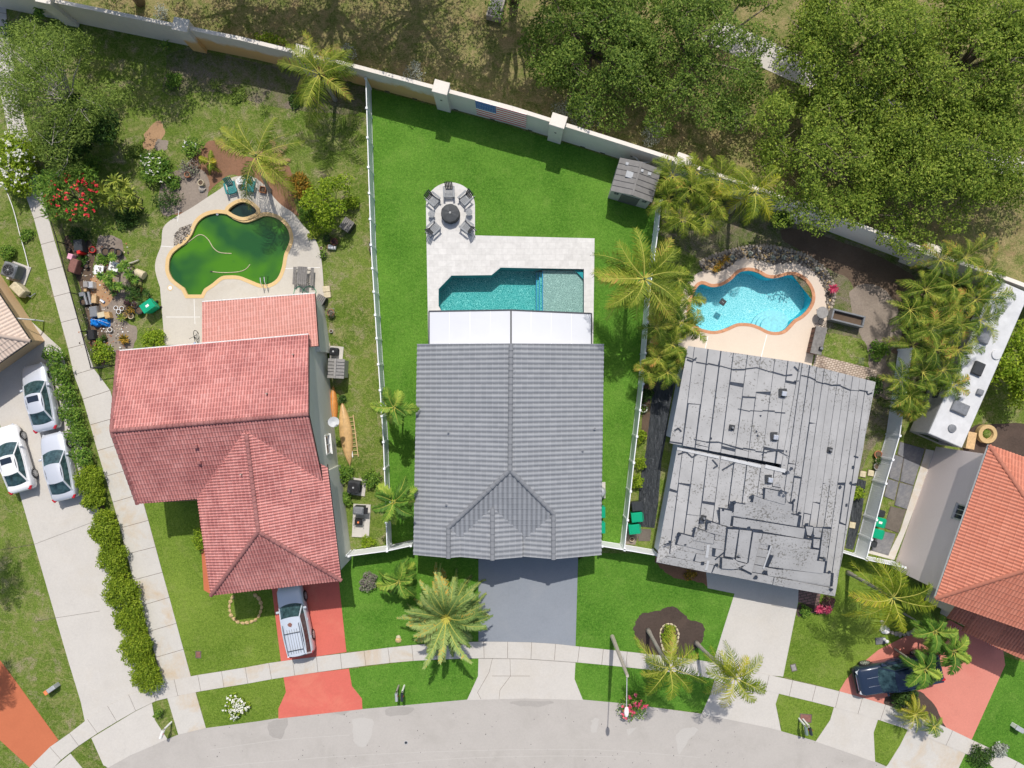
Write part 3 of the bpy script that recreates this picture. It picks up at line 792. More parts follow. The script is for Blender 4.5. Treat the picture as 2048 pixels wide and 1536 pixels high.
foliage('feather_leaf', (0.09,0.15,0.03), (0.19,0.28,0.05), (0.34,0.45,0.09), 0.35)
foliage('dry_shrub', (0.13,0.11,0.10), (0.24,0.21,0.19), (0.20,0.26,0.13), 0.1)
foliage('croton', (0.08,0.10,0.01), (0.30,0.16,0.02), (0.50,0.30,0.04), 0.2)
foliage('purple_leaf', (0.05,0.02,0.03), (0.10,0.04,0.05), (0.10,0.12,0.04), 0.2)
foliage('ti_pink', (0.35,0.03,0.08), (0.55,0.06,0.14), (0.70,0.20,0.25), 0.2)
foliage('yucca', (0.10,0.16,0.02), (0.24,0.30,0.04), (0.46,0.50,0.09), 0.25)
foliage('flower_red', (0.55,0.01,0.03), (0.75,0.03,0.06), (0.85,0.12,0.10), 0.2)
foliage('flower_white', (0.72,0.70,0.60), (0.85,0.85,0.80), (0.85,0.85,0.85), 0.2)
foliage('flower_pink', (0.65,0.05,0.12), (0.80,0.12,0.20), (0.85,0.3,0.35), 0.2)
foliage('flower_magenta', (0.45,0.02,0.35), (0.6,0.03,0.45), (0.7,0.1,0.5), 0.2)
M_ = MATS

# ================================================================ ground
def in_poly(x, y, poly):
    c = False; n = len(poly)
    for i in range(n):
        x1, y1 = poly[i][:2]; x2, y2 = poly[i-1][:2]
        if (y1 > y) != (y2 > y) and x < (x2-x1)*(y-y1)/(y2-y1)+x1: c = not c
    return c
z5 = lambda pts: ZP((240,260), 4.096, pts)
GP = smooth(z5([(405,1060),(400,1150),(430,1220),(490,1270),(540,1305)]), 3, False)[:-1] + z5([(555,1352),(670,1352),(690,1310)]) + \
     smooth(z5([(700,1300),(760,1260),(830,1205),(900,1195),(980,1200),(1060,1230),(1150,1265),(1220,1265),(1290,1220),(1330,1130),(1350,1020),(1385,940),(1395,880),(1370,800),(1300,730),(1200,700),(1130,722),(1060,750),(1000,752),(930,725),(880,690),(800,680),(720,695),(660,730),(620,780),(590,850),(540,920),(480,965),(430,1010),(405,1060)]), 3, False)[:-1]
GSPA = smooth(z5([(888,662),(940,612),(1010,590),(1080,615),(1127,668),(1080,702),(1010,720),(940,698)]), 4)
GDECK = smooth(z5([(330,1290),(290,1150),(300,1050),(340,940),(350,820),(390,760),(480,700),(600,630),(720,550),(840,470),(900,405),(960,380),(1080,380),(1160,430),(1220,490),(1260,550),(1330,620),(1420,680),(1500,780),(1590,880),(1640,1000),(1660,1150),(1670,1300)]), 3, False) + [(652,690),(330,690)]
GROCK = z5([(443,950),(450,850),(500,800),(592,768),(570,860),(520,915)])
z4 = lambda pts: ZP((1360,470), 5.12, pts)
BP = smooth(z4([(100,750),(150,570),(220,500),(320,530),(430,515),(520,460),(600,385),(700,362),(800,385),(880,430),(960,440),(1040,425),(1100,408),(1180,410),(1260,450),(1320,520),(1352,600),(1350,680),(1310,760),(1240,830),(1170,870),(1120,925),(1060,980),(980,997),(900,985),(820,945),(740,915),(660,905),(580,910),(500,945),(420,975),(340,987),(260,975),(200,955),(110,880)]), 3)
BDECK = smooth(z4([(20,620),(90,470),(220,372),(340,390),(440,360),(540,290),(640,235),(760,240),(860,280),(960,295),(1060,285),(1200,285),(1300,330),(1380,385),(1440,470),(1480,560),(1495,700),(1500,850),(1500,1000)]), 3, False) + [(1632,680),(1622,735),(1640,770),(1360,720),(1352,660)]
MP = [(877,578),(903,551),(983,550),(1001,535),(1168,538),(1168,634),(890,634),(877,612)]
def off(poly, d):
    """offset an xy polygon outwards by d (pixels)"""
    n = len(poly); ar = sum(poly[i][0]*poly[(i+1)%n][1]-poly[(i+1)%n][0]*poly[i][1] for i in range(n)); s = 1 if ar > 0 else -1
    out = []
    for i in range(n):
        a = Vector(poly[i-1][:2]); b = Vector(poly[i][:2]); c = Vector(poly[(i+1)%n][:2])
        e1 = (b-a).normalized(); e2 = (c-b).normalized(); n1 = Vector((e1.y,-e1.x)); n2 = Vector((e2.y,-e2.x)); m = n1+n2
        m = m.normalized() if m.length > 1e-4 else n1; k = min(2.0, 1/max(0.35, m.dot(n1)))
        out.append(tuple(b + m*d*k*s))
    return out
g = MB().mat(M_['grass_yard'])
outer = [(-400,-400),(400,-400),(400,400),(-400,400)]
holes = [WP(GP), WP(MP), WP(BP), WP(off(GSPA, 0))]
g.sheet(outer, 0.0, holes); structure(g.build('ground'))
def sheet(name, pts, z, mat, holes=(), thick=0.0, sm=False):
    if sm:
        pts = smooth(pts, 8); rq = random.Random(int(pts[0][0])); ph = rq.uniform(0, 9)
        pts = off(pts, 0); n_ = len(pts); am = 1.7
        pts = [(x + am*(math.sin(i*1.31+ph)*0.5+math.sin(i*0.47+ph)+rq.uniform(-.5,.5)), y + am*(math.cos(i*1.13+ph)*0.5+math.sin(i*0.39+ph*2)+rq.uniform(-.5,.5))) for i, (x, y) in enumerate(pts)]
    mb = MB().mat(M_[mat]); P = WP(pts); mb.sheet(P, z, [WP(h) for h in holes])
    if thick: mb.prism(P, z-thick, z-0.0005, top=False)
    return structure(mb.build(name))
# regions of grass and soil
sheet('verge_dry_grass', [(-900,-900),(3000,-900),(3000,760),(2048,590),(1963,574),(1828,524),(1628,449),(1340,349),(1024,248),(735,170),(512,118),(10,17),(-900,-120)], 0.004, 'grass_dry')
sheet('bare_soil', [(360,100),(560,135),(735,178),(740,205),(700,230),(560,215),(440,185),(340,190),(330,150)], 0.006, 'grass_worn', sm=True)
sheet('bare_soil', [(1340,352),(1628,455),(1828,530),(1900,560),(1880,760),(1740,900),(1700,1000),(1640,760),(1640,620),(1560,520),(1400,520),(1320,470)], 0.006, 'grass_worn')
sheet('leaf_litter', [(1560,470),(1620,462),(1800,535),(1850,600),(1840,700),(1770,700),(1720,640),(1700,560),(1640,530)], 0.009, 'soil', sm=True)
sheet('sandy_patch', [(1700,590),(1740,570),(1790,600),(1800,680),(1770,720),(1800,760),(1790,800),(1750,780),(1730,700)], 0.011, 'sand_soil', sm=True)
sheet('mulch_bed', [(395,300),(430,280),(470,300),(520,320),(575,330),(590,380),(592,420),(610,435),(560,420),(470,350),(400,400),(350,430),(330,400),(370,350)], 0.007, 'mulch_red', sm=True)
sheet('mulch_bed', [(340,345),(400,340),(420,380),(380,420),(330,430),(318,400)], 0.010, 'sand_soil', sm=True)
sheet('straw_patch', [(290,270),(318,240),(330,262),(318,285),(300,300),(288,295)], 0.008, 'straw', sm=True)
sheet('sand_patch', [(308,290),(322,278),(337,284),(334,296),(315,300)], 0.010, 'sand_soil', sm=True)
sheet('bare_soil', [(200,560),(240,545),(262,580),(250,640),(275,660),(262,700),(212,700),(200,640)], 0.008, 'sand_soil', sm=True)
sheet('straw_patch', [(180,560),(215,545),(235,580),(215,612),(190,600)], 0.011, 'straw', sm=True)
sheet('garden_soil', [(128,478),(160,470),(190,500),(186,560),(205,620),(214,700),(206,734),(188,690),(165,600),(140,520)], 0.009, 'soil', sm=True)
sheet('garden_soil', [(205,470),(240,480),(250,510),(262,545),(240,560),(205,540),(190,500)], 0.0095, 'sand_soil', sm=True)
sheet('lawn', [(742,178),(1024,254),(1253,325),(1225,392),(1311,412),(1318,440),(1285,640),(1276,768),(1241,1086),(1204,1086),(1157,1120),(957,1120),(826,1078),(783,1088),(776,880),(752,500)], 0.012, 'lawn_bright', holes=[MP])
sheet('lawn', [(682,1105),(826,1085),(957,1110),(957,1283),(880,1285),(802,1292),(722,1302),(693,1303),(678,1164)], 0.012, 'lawn_bright')
sheet('lawn', [(1157,1105),(1311,1108),(1330,1140),(1380,1160),(1418,1160),(1469,1187),(1455,1250),(1436,1328),(1291,1307),(1151,1292)], 0.012, 'lawn_bright')
sheet('lawn', [(698,1338),(829,1321),(957,1316),(956,1352),(934,1399),(724,1418),(724,1397),(704,1372)], 0.012, 'lawn_bright')
sheet('lawn', [(1151,1324),(1299,1339),(1430,1357),(1420,1390),(1403,1426),(1241,1406),(1166,1399),(1149,1358)], 0.012, 'lawn_bright')
sheet('lawn', [(287,1000),(400,985),(430,1190),(544,1175),(562,1322),(512,1331),(432,1344),(382,1352),(327,1152)], 0.010, 'lawn_left')
sheet('lawn', [(395,1384),(512,1364),(567,1354),(572,1384),(557,1417),(557,1436),(512,1443),(412,1456)], 0.010, 'lawn_left')
sheet('lawn', [(1600,1180),(1690,1110),(1790,1135),(1880,1200),(1811,1272),(1756,1300),(1711,1337),(1678,1382),(1566,1352)], 0.010, 'lawn_left')
for q in ([(1558,1387),(1668,1414),(1660,1440),(1631,1482),(1562,1462),(1561,1440),(1551,1408)], [(1756,1439),(1816,1459),(1800,1490),(1775,1530),(1750,1522),(1747,1465)], [(1931,1507),(1986,1534),(2060,1590),(1900,1590),(1915,1536)], [(2006,1312),(2100,1340),(2100,1600),(2048,1530),(1943,1479)]):
    sheet('grass_verge', q, 0.010, 'lawn_bright' if q[0][0] > 1900 else 'lawn_left')
# road, pavement, paths
road = [(150,1560),(217,1534),(260,1509),(357,1469),(412,1456),(512,1443),(557,1436),(724,1418),(840,1406),(934,1399),(1050,1396),(1166,1399),(1241,1406),(1401,1427),(1536,1454),(1631,1482),(1748,1522),(1800,1545),(2000,1650),(2600,2100),(-500,2100),(0,1640)]
sheet('road', road, 0.006, 'asphalt')
up = [(-100,1700),(0,1600),(60,1534),(117,1479),(160,1456),(167,1444),(215,1412),(260,1388),(327,1364),(382,1352),(432,1344),(512,1331),(562,1322),(722,1302),(802,1292),(880,1286),(957,1283),(1050,1284),(1106,1287),(1151,1292),(1291,1307),(1426,1324),(1536,1349),(1678,1382),(1771,1409),(1860,1440),(1943,1479),(2048,1530),(2200,1620)]
lo = [(-60,1740),(40,1620),(105,1536),(175,1479),(270,1422),(310,1402),(390,1384),(512,1364),(567,1354),(722,1332),(829,1321),(957,1316),(1050,1317),(1151,1324),(1299,1339),(1430,1357),(1558,1387),(1668,1414),(1756,1439),(1816,1459),(1931,1507),(1986,1534),(2150,1640)]
# pavement laid in flags with joints
def strip(name, A, B, z, mat, joint=1.75, jw=0.025, n_over=None, thick=0.06):
    A = [W(*p) for p in A]; B = [W(*p) for p in B]
    def rs(P, n):
        L = [0]
        for i in range(1, len(P)): L.append(L[-1] + (P[i]-P[i-1]).length)
        out = []
        for k in range(n+1):
            d = L[-1]*k/n; j = max(i for i in range(len(L)) if L[i] <= d+1e-9); j = min(j, len(P)-2)
            out.append(P[j].lerp(P[j+1], (d-L[j])/max(1e-9, L[j+1]-L[j])))
        return out, L[-1]
    _, LL = rs(A, 2); n = n_over or max(1, round(LL/joint)); a, _ = rs(A, n); fine, _ = rs(B, 1500)
    b = []
    for i in range(n+1):
        if i == 0: b.append(B[0]); continue
        if i == n: b.append(B[-1]); continue
        d = (a[min(i+1,n)]-a[i-1]).normalized(); b.append(min(fine, key=lambda p: abs((p-a[i]).dot(d)) + 0.15*(p-a[i]).length))
    mb = MB().mat(M_['soil']); mb.prism(a + b[::-1], z-thick-0.02, z-0.012)
    mb.mat(M_[mat]) if isinstance(mat, str) else None
    for i in range(n):
        mm = mat if isinstance(mat, str) else mat(i, n); mb.mat(M_[mm])
        d1 = (a[i+1]-a[i]); d2 = (b[i+1]-b[i]); e1 = d1.normalized()*jw/2; e2 = d2.normalized()*jw/2
        mb.prism([a[i]+e1, a[i+1]-e1, b[i+1]-e2, b[i]+e2], z-0.012, z)
    return structure(mb.build(name))
strip('pavement', smooth(up, 3, False), smooth(lo, 3, False), 0.045, lambda i, n: 'concrete_rust' if 0.26*n < i < 0.42*n else 'concrete', joint=1.7)
strip('concrete_path', [(-10,-30),(-30,60),(0,180),(30,330),(75,456),(85,501),(110,599),(140,709),(152,768),(160,775),(200,918),(237,1040),(265,1152),(327,1366)],
      [(10,-30),(15,60),(38,190),(60,280),(102,456),(160,649),(185,734),(215,768),(217,768),(255,900),(290,1015),(327,1152),(335,1180),(382,1353)], 0.030, lambda i, n: 'concrete_rust' if i > n*0.62 else 'concrete', n_over=27, jw=0.03)
sheet('path_apron', [(335,1396),(391,1383),(412,1456),(357,1469)], 0.030, 'concrete_rust', thick=0.05)
drive_l = [(-300,760),(-300,900),(0,848),(25,930),(40,988),(87,1150),(137,1322),(162,1404),(170,1442),(215,1413),(262,1388),(302,1371),(210,1060),(165,900),(125,700),(60,640)]
sheet('driveway_left', drive_l, 0.022, 'concrete', thick=0.04)
sheet('driveway_apron', [(183,1476),(270,1423),(304,1406),(310,1440),(335,1478),(300,1494),(260,1511),(217,1535),(207,1530)], 0.022, 'concrete', thick=0.04)
sheet('driveway_apron', [(105,1537),(141,1507),(160,1530),(185,1560),(60,1620)], 0.022, 'concrete', thick=0.04)
sheet('driveway_orange', [(-200,1100),(0,1320),(30,1360),(117,1480),(60,1535),(0,1480),(-200,1280)], 0.020, 'drive_orange', thick=0.04)
sheet('driveway_red', [(535,1120),(672,1105),(678,1164),(693,1304),(562,1323),(544,1179)], 0.020, 'drive_red', thick=0.03)
sheet('driveway_apron', [(567,1353),(698,1337),(704,1372),(724,1397),(725,1418),(557,1437),(557,1417),(572,1384)], 0.020, 'drive_red', thick=0.03)
sheet('driveway_grey', [(957,1080),(1157,1080),(1151,1293),(1106,1288),(1050,1285),(957,1284)], 0.022, 'drive_grey', thick=0.03)
sheet('driveway_apron', [(957,1315),(1050,1316),(1151,1323),(1149,1358),(1166,1400),(1050,1397),(934,1400),(956,1352)], 0.022, 'concrete', thick=0.03)
sheet('driveway_right', [(1410,1120),(1600,1140),(1640,1160),(1637,1211),(1596,1204),(1566,1353),(1536,1350),(1426,1325),(1449,1250),(1469,1187),(1415,1176)], 0.024, 'concrete', thick=0.03)
sheet('driveway_apron', [(1430,1356),(1558,1386),(1551,1408),(1562,1462),(1536,1455),(1403,1428),(1420,1390)], 0.022, 'concrete', thick=0.03)
sheet('driveway_apron', [(1668,1413),(1756,1438),(1747,1465),(1750,1524),(1631,1483),(1660,1440)], 0.022, 'concrete', thick=0.03)
sheet('driveway_apron', [(1816,1458),(1931,1506),(1915,1540),(1895,1600),(1760,1545),(1775,1530),(1800,1490)], 0.022, 'concrete_rust', thick=0.03)
sheet('driveway_circular', [(1678,1382),(1691,1360),(1711,1337),(1756,1300),(1811,1272),(1850,1255),(1900,1240),(2006,1300),(2010,1330),(1943,1479),(1860,1440),(1800,1418),(1771,1409)], 0.022, 'drive_salmon', thick=0.03)
sheet('entry_path', [(396,985),(408,985),(425,1190),(408,1180)], 0.030, 'drive_orange', thick=0.03)
sheet('far_path', [(1440,40),(1536,80),(1600,112),(1700,160),(1900,250),(2200,380),(2200,430),(1890,300),(1700,210),(1578,160),(1500,125),(1400,80)], 0.030, 'concrete', thick=0.03)
sheet('brick_entry_path', [(1597,1168),(1642,1178),(1637,1212),(1596,1204)], 0.032, 'brick_entry', thick=0.03)
sheet('paver_patch', z4([(1385,1225),(2018,1380),(1990,1520),(1350,1400)]), 0.034, 'brick_paver', thick=0.05)
sheet('weed_patch', [(1648,668),(1725,680),(1735,720),(1728,738),(1650,712)], 0.013, 'grass_yard', sm=True)
concrete('asphalt_patch', (0.475,0.455,0.425), (0.44,0.42,0.39), 0.5, var=0.06)
concrete('asphalt_dark', (0.36,0.34,0.315), (0.40,0.38,0.35), 0.5, var=0.12)
z6 = lambda pts: ZP((512,1152), 4, pts); z7 = lambda pts: ZP((1024,1152), 4, pts)
for q in (z6([(780,1140),(940,1150),(915,1280),(870,1370),(830,1365),(775,1285)]), z7([(640,1160),(690,1150),(680,1240),(640,1250)]), z7([(915,1225),(1000,1210),(930,1280)]), z7([(1330,1250),(1480,1210),(1430,1300),(1330,1420)])):
    sheet('road_patch', q, 0.0095, 'asphalt_patch', sm=len(q) > 3)
for q in (z6([(100,1165),(260,1145),(200,1290),(110,1260)]), z6([(640,1085),(760,1075),(700,1110)]), z7([(0,995),(330,1010),(200,1040),(20,1035)]), z6([(1060,1060),(1260,1050),(1180,1120),(1040,1110)])):
    sheet('road_stain', q, 0.0085, 'asphalt_dark', sm=True)
for ln in ([(217,1600),(360,1545),(560,1522),(760,1508),(1000,1500),(1200,1500),(1400,1515)], [(700,1536),(900,1518),(1100,1512),(1250,1514)], [(420,1500),(560,1480),(700,1470)]):
    mb = MB().mat(M_['asphalt_patch']); pts = [W(x, y, 0.0105) for x, y in smooth(ln, 6, False)]
    for a, b in zip(pts[:-1], pts[1:]): mb.bar(a, b, 0.05, 0.002)
    structure(mb.build('road_seam'))
mb = MB(); rq = random.Random(31)
for k in range(260):
    x = rq.uniform(380, 1900); y = rq.uniform(1420, 1536)
    if in_poly(x, y, road): p = W(x, y); r = rq.uniform(.012,.035); mb.mat(M_['charcoal' if rq.random() < .75 else 'asphalt_patch']); mb.ball((p.x,p.y,0.008), (r,r*rq.uniform(.6,2),r*.4), seed=k, n=5, m=3)
structure(mb.build('road_grit'))
# crack lines and patches on the street side
for i, ln in enumerate(([(985,1316),(978,1345),(955,1385),(962,1398)], [(1020,1318),(1021,1352),(1000,1380),(998,1398)], [(984,1352),(1021,1352)], [(1021,1352),(1060,1352)])):
    mb = MB().mat(M_['soil']); pts = [W(x, y, 0.025) for x, y in ln]
    for a, b in zip(pts[:-1], pts[1:]): mb.bar(a, b, 0.02, 0.004)
    structure(mb.build('concrete_joint'))
for ln, zz in (([(0,1100),(70,1088),(183,1045)], 0.0245), ([(70,1242),(136,1232),(200,1222)], 0.0245), ([(957,1317),(1050,1318),(1151,1325)], 0.0265), ([(1543,1210),(1567,1215)], 0.0265)):
    mb = MB().mat(M_['rock_dark']); pts = [W(x, y, zz) for x, y in ln]
    for a, b in zip(pts[:-1], pts[1:]): mb.bar(a, b, 0.022, 0.004)
    structure(mb.build('concrete_joint'))
# black weed fabric strips beside the right house
sheet('weed_fabric', [(1310,755),(1350,760),(1342,800),(1331,880),(1323,920),(1316,1010),(1309,1056),(1273,1052),(1280,960),(1292,900),(1300,820)], 0.016, 'landscape_fabric')
sheet('weed_fabric', [(1708,955),(1732,962),(1722,1040),(1706,1100),(1690,1096),(1700,1040)], 0.016, 'landscape_fabric')
sheet('dark_gravel', [(1288,768),(1302,770),(1300,830),(1294,880),(1282,875)], 0.017, 'soil')
for i, (a, b) in enumerate((((1268,1068),(0,0)),)):
    pass
sheet('soil_bed', [(1244,1050),(1282,1056),(1270,1090),(1240,1086)], 0.014, 'sand_soil')
sheet('stone_slab', [(1277,1058),(1302,1058),(1300,1082),(1276,1082)], 0.030, 'rock_dark')
# mulch bed with palms in the front lawn
sheet('mulch_bed', ZP((1024,1152), 4, [(1000,330),(1060,300),(1190,262),(1300,255),(1420,340),(1520,390),(1540,470),(1500,550),(1420,620),(1340,660),(1180,650),(1080,620),(1010,510),(975,420)]), 0.018, 'mulch', sm=True)
sheet('mulch_bed', [(1311,1108),(1330,1095),(1420,1130),(1418,1170),(1395,1162),(1360,1160),(1335,1145),(1318,1135)], 0.019, 'mulch_red', sm=True)
sheet('mulch_bed', [(1597,1206),(1637,1210),(1668,1195),(1668,1215),(1650,1225),(1608,1228),(1597,1232)], 0.016, 'mulch', sm=True)
sheet('mulch_bed', [(1770,1410),(1775,1390),(1800,1375),(1850,1390),(1890,1450),(1880,1470),(1800,1440)], 0.030, 'mulch', sm=True)
sheet('mulch_bed', [(1925,900),(1960,850),(2100,860),(2100,960),(1990,920)], 0.016, 'mulch', sm=True)
sheet('hedge_bed', [(95,690),(112,690),(150,800),(200,980),(222,1060),(325,1390),(280,1385),(190,1040),(140,880)], 0.014, 'soil')
# ---------------- pools
def pool(name, label, outline, depth, wl, wallm, floorm, waterm, copm=None, copw=6.0, cop_z=0.05, opaque=False):
    c = W(sum(p[0] for p in outline)/len(outline), sum(p[1] for p in outline)/len(outline), 0)
    t = thing(name, label, 'swimming pool', c)
    P = WP(outline)
    mb = MB().mat(M_[wallm]); n = len(P)
    for i in range(n):
        a, b = P[i], P[(i+1)%n]; mb.poly([(a.x,a.y,0.0),(b.x,b.y,0.0),(b.x,b.y,-depth),(a.x,a.y,-depth)])
    mb.build('basin_wall', t, t)
    mb = MB().mat(M_[floorm]); mb.sheet(P, -depth+0.002); mb.build('floor', t, t)
    Q = WP(off(outline, 1.0)); mb = MB().mat(M_[waterm]); mb.sheet(P, wl); mb.build('water', t, t)
    if copm:
        o1 = WP(off(outline, copw)); i1 = WP(off(outline, -0.8)); mb = MB().mat(M_[copm]); m = len(o1)
        for i in range(m):
            a, b, c2, d = i1[i], i1[(i+1)%m], o1[(i+1)%m], o1[i]
            mb.poly([(v.x,v.y,cop_z) for v in (a,b,c2,d)]); mb.poly([(a.x,a.y,cop_z),(b.x,b.y,cop_z),(b.x,b.y,-0.10),(a.x,a.y,-0.10)])
            mb.poly([(d.x,d.y,cop_z),(c2.x,c2.y,cop_z),(c2.x,c2.y,0),(d.x,d.y,0)])
        mb.build('coping', t, t)
    return t
gp = pool('swimming_pool', 'neglected kidney shaped pool full of green algae water with yellow coping', GP, 1.2, -0.12, 'pool_wall_teal', 'pool_wall_teal', 'water_green', 'coping_yellow', 6.5, 0.055)
spa = pool('hot_tub', 'small eye shaped spa of dark water at the north edge of the green pool', GSPA, 0.9, -0.15, 'pool_wall_teal', 'pool_wall_teal', 'water_dark', 'coping_yellow', 6.0, 0.12); spa['category'] = 'hot tub'
tp = pool('swimming_pool', 'angular teal pool with a shallow shelf set in pale paving', MP, 1.45, -0.16, 'pool_wall_teal', 'pool_floor_teal', 'water_clear')
bp = pool('swimming_pool', 'curved turquoise pool with orange brick edge in a cream deck', BP, 1.35, -0.14, 'pool_wall_blue', 'pool_floor_blue', 'water_clear', 'coping_brick', 5.5, 0.055)
mb = MB().mat(M_['pool_shelf']); sh = WP([(1088,534),(1170,537),(1170,636),(1088,636)]); mb.prism(WP([(1085,538.5),(1167,539),(1167,633),(1085,633)]), -1.44, -0.42); mb.build('shelf', tp, tp)
mb = MB().mat(M_['pool_shelf'])
for i, (x0, x1, zz) in enumerate(((1079,1085,-0.72),(1073,1079,-1.0))):
    mb.mat(M_['pool_floor_teal']); mb.prism(WP([(x0,541),(x1,541),(x1,633),(x0,633)]), -1.44, zz)
    mb.mat(M_['step_edge']); mb.prism(WP([(x0,541),(x0+1.6,541),(x0+1.6,633),(x0,633)]), zz, zz+0.01)
mb.mat(M_['step_edge']); mb.prism(WP([(1085,541),(1086.6,541),(1086.6,633),(1085,633)]), -0.42, -0.41)
mb.build('step', tp, tp)
mb = MB().mat(M_['pool_wall_teal']); mb.prism(WP([(1150,539),(1167,539),(1167,557)]), -0.42, -0.22); mb.build('corner_seat', tp, tp)
# steps of the turquoise pool
cx, cy = z4([(990,905)])[0]
mb = MB().mat(M_['pool_step'])
mb2 = MB().mat(M_['step_edge'])
def inside_clip(pts, poly):
    out = []
    for p in pts:
        out.append(p)
    return out
for r, zz in ((40,-1.0),(34,-0.72),(27,-0.42)):
    ring = []
    for k in range(40):
        a = 2*math.pi*k/40; rr = r
        while rr > 2 and not in_poly(cx+math.cos(a)*rr*1.05, cy+8+math.sin(a)*rr*0.95, BP): rr -= 0.5
        ring.append((cx+math.cos(a)*(rr-0.3)*1.05, cy+8+math.sin(a)*(rr-0.3)*0.95))
    mb.prism(WP(ring), -1.34, zz)
mb.build('step', bp, bp)
# decks
ring_g = off(GP, 6.0)
mb = MB().mat(M_['concrete_deck']); mb.sheet(WP(GDECK), 0.04, [WP(off(GP, 2.0)), WP(off(GSPA, 2.0)), WP(GROCK)]); mb.prism(WP(GDECK), -0.02, 0.039, top=False); structure(mb.build('pool_deck_left'))
sheet('gravel_bed', off(GROCK, 1), 0.022, 'rock_dark')
MD = [(852,412)] + [(901-49*math.cos(math.pi*k/18), 412-47*math.sin(math.pi*k/18)) for k in range(1,18)] + [(950,412),(950,471),(1189,477),(1186,700),(857,700)]
mb = MB().mat(M_['travertine']); mb.sheet(WP(MD), 0.05, [WP(off(MP, -0.3))]); mb.prism(WP(MD), 0, 0.049, top=False); structure(mb.build('travertine_deck'))
mb = MB().mat(M_['travertine'])
P = WP(off(MP, -0.3))
for i in range(len(P)):
    a, b = P[i], P[(i+1)%len(P)]; mb.poly([(a.x,a.y,0.05),(b.x,b.y,0.05),(b.x,b.y,-0.05),(a.x,a.y,-0.05)])
mb.build('coping', tp, tp)
mb = MB().mat(M_['deck_cream']); mb.sheet(WP(BDECK), 0.04, [WP(off(BP, 2.0))]); mb.prism(WP(BDECK), -0.02, 0.039, top=False); structure(mb.build('pool_deck_right'))
for x0,y0,x1,y1 in ((1534,669,1522,715),(1416,672,1410,700)):
    mb = MB().mat(M_['white_paint']); mb.bar(W(x0,y0,0.0415), W(x1,y1,0.0415), 0.05, 0.004); structure(mb.build('deck_joint'))
for pts in ([(355,443),(358,420)], [(322,492),(346,494)], [(640,535),(567,537)], [(388,598),(390,648)], [(332,634),(400,634)], [(486,385),(486,398)]):
    mb = MB().mat(M_['white_paint']); mb.bar(W(*pts[0],0.0415), W(*pts[1],0.0415), 0.035, 0.004); structure(mb.build('deck_joint'))

# ================================================================ boundary wall
def wall_run(name, label, pts, h, th, mat, copm, group=None, cat='wall'):
    c = pts[0]; t = thing(name, label, cat, (c.x, c.y, 0), 0, group)
    mb = MB().mat(M_[mat]); mc = MB().mat(M_[copm])
    for a, b in zip(pts[:-1], pts[1:]):
        d = (b-a); d.z = 0; d.normalize(); n = Vector((-d.y, d.x, 0))      # n points north
        if n.y < 0: n = -n
        mb.prism([a, b, b+n*th, a+n*th], -0.05, h)
        mc.prism([a-n*0.03, b-n*0.03, b+n*(th+0.03), a+n*(th+0.03)], h, h+0.06)
    mb.build('panel', t, t); mc.build('coping', t, t); return t
base = [(-140,-25),(10,17),(512,119),(735,173),(1024,250),(1253,322),(1340,350),(1628,452),(1828,527),(1963,574),(2048,606),(2300,700)]
bw = [W(*p) for p in base]
def on_base(x):
    for (x0,y0),(x1,y1) in zip(base[:-1], base[1:]):
        if x0 <= x <= x1: return (x, y0+(y1-y0)*(x-x0)/(x1-x0))
pill_x = [146, 402, 630, 890, 1110, 1345, 1585, 1812, 2060]
cuts = [-140] + pill_x + [2300]
wl = ['pale boundary wall section at the top left corner above the dark shade', 'plain pale wall section left of the rust stained one', 'wall section with heavy orange sprinkler stains behind the left palm', 'lightly stained wall section where the white fence meets it',
      'pale wall section carrying the striped flag', 'pale wall section behind the grey garden shed', 'wall section mostly hidden behind the bright yellow palm', 'long wall section above the turquoise pool garden', 'wall section behind the dense palm row at the right', 'wall section ending beyond the motorhome']
for i in range(len(cuts)-1):
    xs = [cuts[i]] + [p[0] for p in base if cuts[i] < p[0] < cuts[i+1]] + [cuts[i+1]]
    pts = [W(*on_base(x)) for x in xs]
    wall_run('boundary_wall', wl[i], pts, 2.78, 0.2, 'wall_rust' if i in (2, 3) else 'wall_stucco', 'wall_stucco', 'sections of the long boundary wall')
pl = ['wall pillar near the top left corner', 'wall pillar beside the orange stained wall section', 'wall pillar half hidden by the tall coconut palm', 'wall pillar above the lawn left of the flag', 'wall pillar right of the flag under silvery twigs', 'wall pillar behind the shed and palms', 'wall pillar right of the bright yellow palm', 'wall pillar above the bare soil left of the palm row', 'wall pillar beyond the motorhome']
for x, lab in zip(pill_x, pl):
    p = W(*on_base(x)); q = W(*on_base(x+5)); a = math.atan2((q-p).y, (q-p).x)
    t = thing('wall_pillar', lab, 'pillar', p, a, 'pillars of the boundary wall')
    mb = MB().mat(M_['wall_rust' if x == 402 else 'wall_stucco']); mb.box((0,0.1,1.52), (0.98,0.78,3.04), bevel=0.01); mb.mat(M_['charcoal'])
    mb.build('shaft', t)
    mb = MB().mat(M_['wall_stucco']); mb.box((0,0.1,3.10), (1.06,0.86,0.12), bevel=0.02); mb.build('cap', t)
    if x in (890, 1110):
        mb = MB().mat(M_['charcoal']); mb.box((0,-0.295,1.9), (0.14,0.02,0.12)); mb.build('vent', t)
